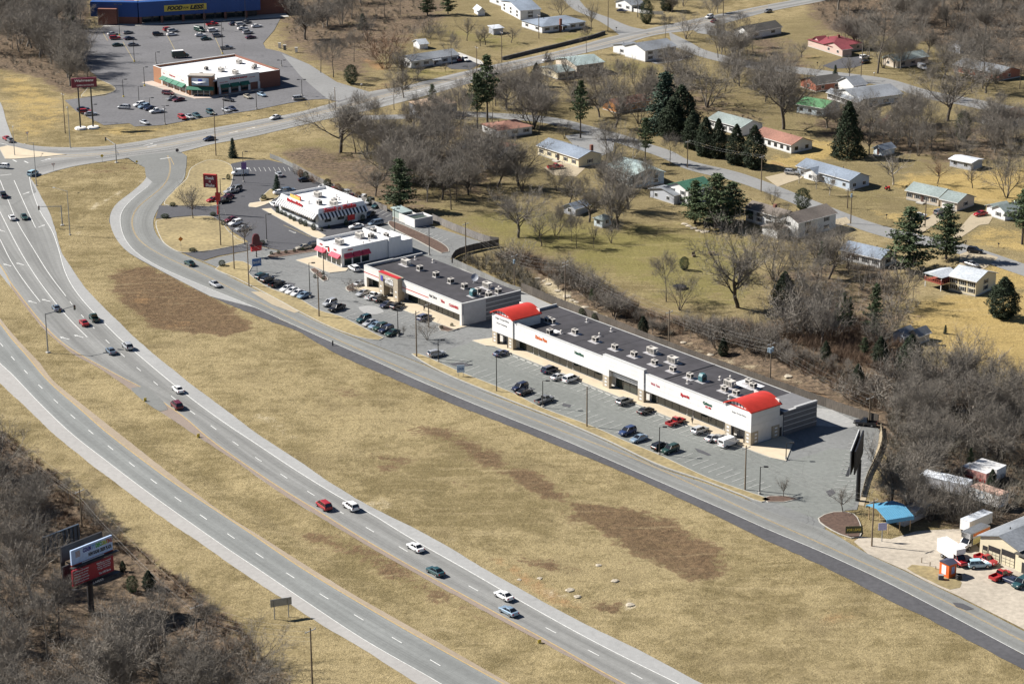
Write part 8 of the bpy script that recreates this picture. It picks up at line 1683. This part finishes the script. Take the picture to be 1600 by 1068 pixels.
TAB = '''126,62,sedan,silver,30,-3,silver sedan half hidden by the wood at the lot edge
176,53,sedan,silver,30,-4,silver sedan left of the tall twin lamp in the supermarket lot
200,51,sedan,grey,30,-4,dark grey sedan right of the tall twin lamp in the supermarket lot
180,60,suv,red,30,-2,red suv in front of the silver sedan below the blue store
202,60,sedan,navy,30,-4,dark blue sedan right of the red suv
184,70.5,sedan,green,30,-2,dark green sedan nearest left beside the yellow lot line
208,70,sedan,grey,30,-2,grey sedan right of the dark green one at the yellow lot line
247,54,suv,black,30,-2,black suv alone left of the centre row
263,46.5,suv,red,30,-4,red suv at the back of the centre row
270,48.5,suv,silver,30,-4,silver suv beside the red suv in the centre row
269,54,sedan,white,30,-3,white sedan in front of the centre row
312,47.5,van,green,30,6,dark green van before the yellow store sign
313.5,55,sedan,white,30,-2,white sedan before the dark green van
322,61,sedan,green,30,-2,dark green sedan nearest in the right row
333,48,suv,white,30,-3,white suv behind the grey suv in the right row
340,56,suv,grey,30,-3,grey suv right of the nearest green sedan
332,38.5,pickup,red,30,-3,red pickup at the back of the right row
354,75,pickup,grey,30,-2,grey pickup alone behind the drugstore roof
366,37.5,sedan,navy,30,-4,dark sedan at the back of the far right row
376,39,suv,silver,30,-4,silver suv second from the back of the far right row
379,44.5,sedan,white,30,-4,white sedan third from the back of the far right row
387,51,suv,silver,30,-4,silver suv fourth from the back of the far right row
392,58.5,sedan,purple,30,-4,dark purple sedan at the front of the far right row
385,35,sedan,grey,30,-4,dark grey sedan beside the far right lamp
401,41,sedan,white,30,-3,white sedan alone right of the far right row
282,88,van,green,30,-2,large dark green van with a white roof behind the drugstore
263,146,minivan,maroon,30,3,dark maroon minivan at the green awnings
269,154,sedan,grey,-30,6,grey sedan between the maroon minivan and maroon sedan
279,156,sedan,maroon,-30,5,dark maroon sedan by the drugstore corner
193.5,168,minivan,silver,-30,-2,silver minivan crossing the drugstore lot
217.5,164,suv,white,-30,6,white suv at the back of the lot centre row
225,167,suv,lightblue,-30,6,light blue suv in the lot centre row
234,169.5,sedan,navy,-30,6,dark blue sedan in the lot centre row
245,174,pickup,white,-30,4,white pickup at the front of the lot centre row
226,191.5,sedan,silver,28,10,silver sedan leaving the lot near the grass
130,170.5,sedan,navy,30,-2,dark blue sedan behind the big maroon sign
134,175,suv,red,30,-2,red suv behind the big maroon sign posts
142,178,sedan,silver,30,-2,silver sedan nearest behind the big maroon sign
285,184,suv,red,22,10,red suv in the row along the lower grass edge
296,182.5,sedan,silver,22,10,silver sedan between the red suv and the teal sedan
307,180,sedan,teal,22,10,dark teal sedan in the row along the lower grass edge
329,176,suv,teal,22,10,dark teal suv alone at the lower grass edge
353.5,172,sedan,silver,22,10,silver sedan left of the dark blue one at the grass edge
363,170,sedan,navy,22,10,dark blue sedan at the right of the lower grass edge
357,156,sedan,black,30,4,black sedan in the shade of the drugstore
387,151,sedan,tan,22,10,tan sedan at the shaded drugstore wall
409,148,sedan,lightblue,22,8,light blue sedan at the right of the shaded drugstore wall
467,154,minivan,silver,30,-3,silver minivan parked by the row of round bushes
327,217,sedan,navy,-30,6,dark blue sedan on the cross road
430,183.5,sedan,white,-30,8,white sedan on the cross road right of the drugstore
549,171,sedan,green,30,-8,dark green sedan on the cross road behind the big oak
10,216,sedan,red,-16,-10,red sedan at the top of the traffic island
15.5,219,sedan,grey,-16,-10,dark grey sedan behind the red sedan by the island
4,260.5,suv,white,-28,-2,white suv cut by the left frame edge
51.5,271,minivan,paleblue,22,-10,pale blue minivan turning at the junction corner
854,93.5,sedan,white,-30,9,white sedan on the cross road at the split level house
1108,27,suv,white,-30,8,white suv on the upper main road
1117,33.5,sedan,maroon,30,-8,dark maroon sedan on the upper main road
1200,17.5,sedan,grey,-30,8,grey sedan far along the upper main road
972,17,sedan,navy,30,2,dark sedan parked beside the white gabled house
716,93,suv,red,20,12,red suv on the parking pad
727.5,93.5,suv,white,18,12,white suv on the parking pad
1351,90,suv,white,30,-6,white suv parked by the tallest bare tree
1352,96.5,sedan,black,30,-6,black sedan in front of the white suv by the tallest tree
1441,106,van,white,18,8,white van beside the tan house
1308,131,sedan,silver,30,-4,silver sedan behind the dark roofed house
5,305,pickup,navy,-14,-16,dark pickup at the left edge in the turn lanes
19,340,sedan,white,-11,-16,white sedan in the middle lanes by a dark sedan
38,339,sedan,green,11,16,dark green sedan right of the white sedan in the lanes
88,481,sedan,bluegrey,-13,-16,blue grey sedan behind the turn arrows
147,497,pickup,green,-13,-15,dark green pickup beside the red sedan on the highway
131,504,sedan,red,-13,-14,red sedan beneath the signal mast
296,411,sedan,green,-22,-12,dark green sedan at the bend of the frontage road
336,444,sedan,silver,22,12,silver sedan on the frontage road by the brown patch
173,548,sedan,bluegrey,-14,-14,blue grey sedan below the signal mast
199,541,suv,silver,-14,-13,silver suv beside the blue grey sedan
278,608,sedan,white,-15,-13,white sedan ahead of the maroon minivan
276,633,minivan,maroon,-15,-14,dark maroon minivan on the highway
506,789.5,minivan,red,-18,-13,red minivan on the highway next to a white suv
548,791,suv,white,-18,-12,white suv on the highway next to the red minivan
649,854.5,sedan,white,-20,-12,white coupe on the highway ahead of the teal sedan
680,892,sedan,teal,-20,-11,dark teal sedan on the highway
787,930,sedan,white,-22,-12,white sedan nearest the shoulder beside the light blue sedan
794.5,954,sedan,lightblue,-22,-12,light blue sedan nearest on the highway
375,271,van,white,-30,2,white work van at the top of the diner lot
436,272.5,sedan,silver,-14,-12,silver sedan at the top right of the diner lot
477,281,sedan,black,30,-2,black sedan alone near the diner fence
361,299,pickup,silver,-30,8,silver pickup in the left row of the diner lot
368,295.5,suv,grey,-30,8,dark grey suv behind the silver pickup
355,308,sedan,maroon,-30,7,maroon sedan below the silver pickup
333,312,sedan,red,-30,7,red sedan left of the red sign post
349,314,pickup,black,-30,7,black pickup beside the red sign post
361,343,sedan,maroon,-30,8,maroon sedan above the white suv in the lower diner row
368,349,suv,white,-30,8,white suv in the lower diner row
378,357,sedan,silver,-30,8,silver sedan under the bare tree of the lower diner row
451,298,suv,bluegrey,30,-4,blue grey suv behind the diner
438,300.5,sedan,white,30,-4,white sedan beside the small spruce
428,319,sedan,white,-16,-12,white sedan at the left corner of the diner
508,292,sedan,white,30,-6,white sedan first in the row behind the diner
524,296,sedan,red,30,-6,red sedan in the row behind the diner
545,303,suv,silver,26,10,silver suv in the row behind the diner
552,307,sedan,maroon,26,10,maroon sedan in the row behind the diner
565,311,suv,white,-26,14,white suv at the right of the row behind the diner
577,316,suv,silver,-24,14,silver suv next to the last in the row behind the diner
588,321,sedan,teal,-24,14,dark teal sedan last in the row behind the diner
557,354,sedan,white,-30,4,white sedan in the drive lane between the restaurants
587,349,minivan,bluegrey,-30,6,blue grey minivan in the drive lane behind the white sedan
578,335,sedan,black,-20,10,black sedan at the rear corner of the diner
474,386.5,sedan,tan,-30,5,tan sedan beside the planted island
487,384,suv,black,-30,5,black suv half hidden behind the white corner restaurant
553,419.5,suv,white,-26,-14,white suv before the shaded red awnings
409,432,suv,teal,96,-35,dark teal suv at the left end of the front row
418,437,suv,black,96,-35,black suv second in the front row
433,443.5,pickup,black,96,-35,black pickup third in the front row
448,451,sedan,white,-96,35,first white sedan of four pale cars in a row
456.5,454.5,sedan,white,-96,35,second white sedan of four pale cars in a row
465,458,sedan,white,-96,35,third white sedan of four pale cars in a row
475,461.5,sedan,lightblue,-96,35,silver blue sedan at the end of the four pale cars
515,474,suv,silver,-96,35,silver suv beside the black pickup on the grass edge
526,481.5,pickup,black,-96,35,black pickup beside the silver suv on the grass edge
567,458,sedan,silver,-96,35,silver sedan left of the white pickup at the tan portal
583,463,pickup,white,96,-35,white pickup before the tan portal
594,467.5,suv,black,96,-35,black suv right of the white pickup at the tan portal
604,476,sedan,navy,-96,35,dark blue sedan left of the last black suv at the tan portal
621,478.5,suv,black,96,-35,black suv at the right of the tan portal
568,499,suv,teal,-96,35,dark teal suv first in the lower row of the shop lot
578,504.5,sedan,silver,-96,35,silver sedan second in the lower row of the shop lot
587,508.5,sedan,lightblue,-96,35,light blue sedan third in the lower row of the shop lot
594,512,suv,green,-96,35,dark green suv fourth in the lower row of the shop lot
603,515.5,suv,navy,-96,35,navy suv fifth in the lower row of the shop lot
613,520,sedan,green,-96,35,dark green sedan at the end of the lower row
663,496.5,suv,blue,96,-35,dark blue suv alone before the shop walk
563.5,442.5,sedan,silver,96,-35,silver sedan at the left corner of the shop block
682,553,suv,silver,96,-20,silver suv under the driveway tree
783,551.5,sedan,blue,96,-35,dark blue sedan before the left arched tower
859,578,minivan,navy,96,-35,dark minivan left of the silver sedan before the white strip
873,588.5,sedan,silver,96,-35,silver sedan between dark minivan and white minivan
892,592,minivan,white,96,-35,white minivan before the white strip
812,605.5,suv,navy,-96,35,navy suv at the grass edge beside a black sedan
820,612,sedan,black,96,-35,black sedan at the grass edge beside a navy suv
851,625,pickup,grey,96,-35,grey pickup at the grass edge lamp
976,627.5,suv,grey,96,-35,dark grey suv before the raised middle block
1009,641.5,sedan,black,96,-35,black sedan right of the raised middle block
1056,659,pickup,red,96,-35,red pickup near the walking person
980,674.5,suv,blue,-96,35,dark blue suv in the outer row
998,685,sedan,lightblue,-96,35,light blue sedan in the outer row
1032,697.5,suv,black,96,-35,black suv left one of two in the outer row
1047,702.5,suv,green,-96,35,dark green suv right one of two in the outer row
1094,672.5,suv,silver,96,-35,silver suv left of the white van
1115,684,sedan,silver,96,-35,silver sedan second left of the white van
1126,684.5,sedan,grey,96,-35,dark grey sedan left of the white van
1139,692,van,white,96,-35,white van at the right arched tower
1436,338.5,pickup,white,26,-6,white pickup on the pink house driveway
1468,332,suv,grey,26,-10,grey suv on the pink house driveway
1532,334,sedan,red,-28,5,red sedan at the open carport
1523.5,392,suv,black,30,3,black suv at the neighbourhood street
1519,413,sedan,grey,28,8,dark grey sedan behind the cream house
1237,270,suv,silver,30,3,silver suv in the cedar shade driveway
868,261,pickup,red,30,-3,red pickup truck behind the cream ranch house
1352,661,pickup,black,-30,-3,black pickup at the rear lot corner fence
1564,899,pickup,red,40,-16,bright red pickup in front of the repair garage
1580,906.5,sedan,navy,-30,-13,dark blue sedan beside the bright red pickup
1595,911,suv,teal,-28,16,teal suv at the right frame edge
1541,875,pickup,red,26,12,red pickup close to the garage doors
1530,882,suv,paleblue,34,-2,pale blue suv between white truck and red pickup'''
for row in TAB.split('\n'):
    u, v, k, c, du, dv, lb = row.split(','); car(float(u), float(v), k, c, float(du), float(dv), lb)
for o in list(bpy.data.objects):
    pass
# white roofs of the two tone vans, box bodies of the trucks
for o in bpy.data.objects:
    if o.get('label', '').startswith('large dark green van'): o.scale = (1.25,1.2,1.3); bx(o, 'white_roof', -2.6, 1.0, -.9, .9, 2.12, 2.3, WHITE)
    if o.get('label', '').startswith('white work van'): pass
def box_truck(u, v, du, dv, label, side, cab, stripe=None, logo=False, top=None):
    t = car(u, v, 'truck', cab, du, dv, label); bx(t, 'cargo_box', -4.1, 1.7, -1.15, 1.15, .9, 3.5, side); bx(t, 'cargo_roof', -4.13, 2.6, -1.17, 1.17, 3.5, 3.56, top or side); bx(t, 'cab_overhang', 1.7, 2.6, -1.1, 1.1, 2.4, 3.5, side); bx(t, 'rear_door', -4.13, -4.1, -1.0, 1.0, 1.0, 3.4, LGREYM)
    if stripe:
        for s in (-1.16, 1.15): bx(t, 'stripe', -4.0, 1.6, s, s+.01, 2.7, 3.3, stripe); bx(t, 'lower_band', -4.0, 1.6, s, s+.01, .95, 2.2, mat('dull_yellow_band',(.55,.48,.22),.5))
    return t
box_truck(1489,872,34,22,'big white box truck with a red cab beside the orange kiosk',WHITE,'red'); box_truck(1520,848,-30,14,'rental box truck with an orange stripe behind the white one',OFFW,'white',mat('rental_orange',(.62,.15,.02),.5),top=RC['metal'])
# ride-on mower on the lawn
g = G(1386,296); t = thing('ride_on_mower', 'small red ride on mower on the lawn below the pale blue house', 'mower', (g.x,g.y,0), .4); MB().box(-.5,.9,-.45,.45,.3,.75).box(.2,.95,-.35,.35,.75,1.0).build('body', RED, t); MB().box(-.45,0,-.3,.3,.75,.95).box(-.5,-.4,-.3,.3,.95,1.3).build('seat', BLACK, t)
for x, y, r_ in ((-.4,-.55,.34),(-.4,.4,.34),(.75,-.5,.24),(.75,.38,.24)): MB().tube((x,y,r_),(x,y+.16,r_),r_,r_,10).build('wheel', TYRE, t)
# ---------------------------------------------------------------- people
def person(u, v, label, top, leg, face, stride=.32, seed=0):
    g = G(u, v); t = thing('person', label, 'person', (g.x, g.y, .24 if v > 400 else .1), face)
    J = [(0,0,.95),(0,0,1.12),(.02,0,1.36),(.03,0,1.46),(.04,0,1.53),(.06,0,1.64),(.05,0,1.72), (0,.11,.90),(stride*.45,.12,.50),(stride,.12,.08),(stride+.14,.12,.04), (0,-.11,.90),(-stride*.25,-.12,.50),(-stride,-.12,.10),(-stride+.12,-.12,.04), (.02,.20,1.38),(-.10,.25,1.10),(-.02,.27,.86),(0,.27,.78), (.02,-.20,1.38),(.14,-.25,1.12),(.26,-.25,.90),(.30,-.25,.83)]
    E = [(0,1),(1,2),(2,3),(3,4),(4,5),(5,6),(0,7),(7,8),(8,9),(9,10),(0,11),(11,12),(12,13),(13,14),(2,15),(15,16),(16,17),(17,18),(2,19),(19,20),(20,21),(21,22)]
    rad = [.15,.14,.16,.08,.055,.095,.07,.10,.075,.05,.04,.10,.075,.05,.04,.07,.05,.038,.035,.07,.05,.038,.035]
    me = bpy.data.meshes.new('body'); me.from_pydata(J, E, []); o = obj('body', me, t); sk = o.modifiers.new('skin', 'SKIN'); me.skin_vertices[0].data[0].use_root = True
    for i, r_ in enumerate(rad): me.skin_vertices[0].data[i].radius = (r_, r_*1.0)
    o.modifiers.new('sub', 'SUBSURF').levels = 1; o.modifiers['sub'].render_levels = 1
    bpy.context.view_layer.update(); m2 = bpy.data.meshes.new_from_object(o.evaluated_get(bpy.context.evaluated_depsgraph_get())); o.modifiers.clear(); o.data = m2; m2.materials.clear()
    for k in (mat('skin', (.45,.26,.18), .6), top, leg, mat('dark_hair', (.03,.02,.015), .8)): m2.materials.append(k)
    for p_ in m2.polygons:
        z = p_.center.z; y = abs(p_.center.y); p_.material_index = 1 if (.93 < z < 1.46 and not (y > .2 and z < .9)) else (2 if z <= .93 and y < .22 else (3 if z > 1.68 or (z > 1.58 and p_.center.x < .02) else 0))
    return t
person(1081.5,663,'person walking in dark clothes on the walk near the red pickup',mat('dark_jacket',(.05,.055,.06),.8),mat('dark_jeans',(.03,.035,.05),.8),heading(1081,663,-6,5))
person(663,487,'person in dark clothes on the tan shop walk',MATS['dark_jacket'],MATS['dark_jeans'],heading(663,487,6,4),.2)
person(348.5,49,'person in black crossing the supermarket lot',MATS['dark_jacket'],MATS['dark_jeans'],1.0,.25)
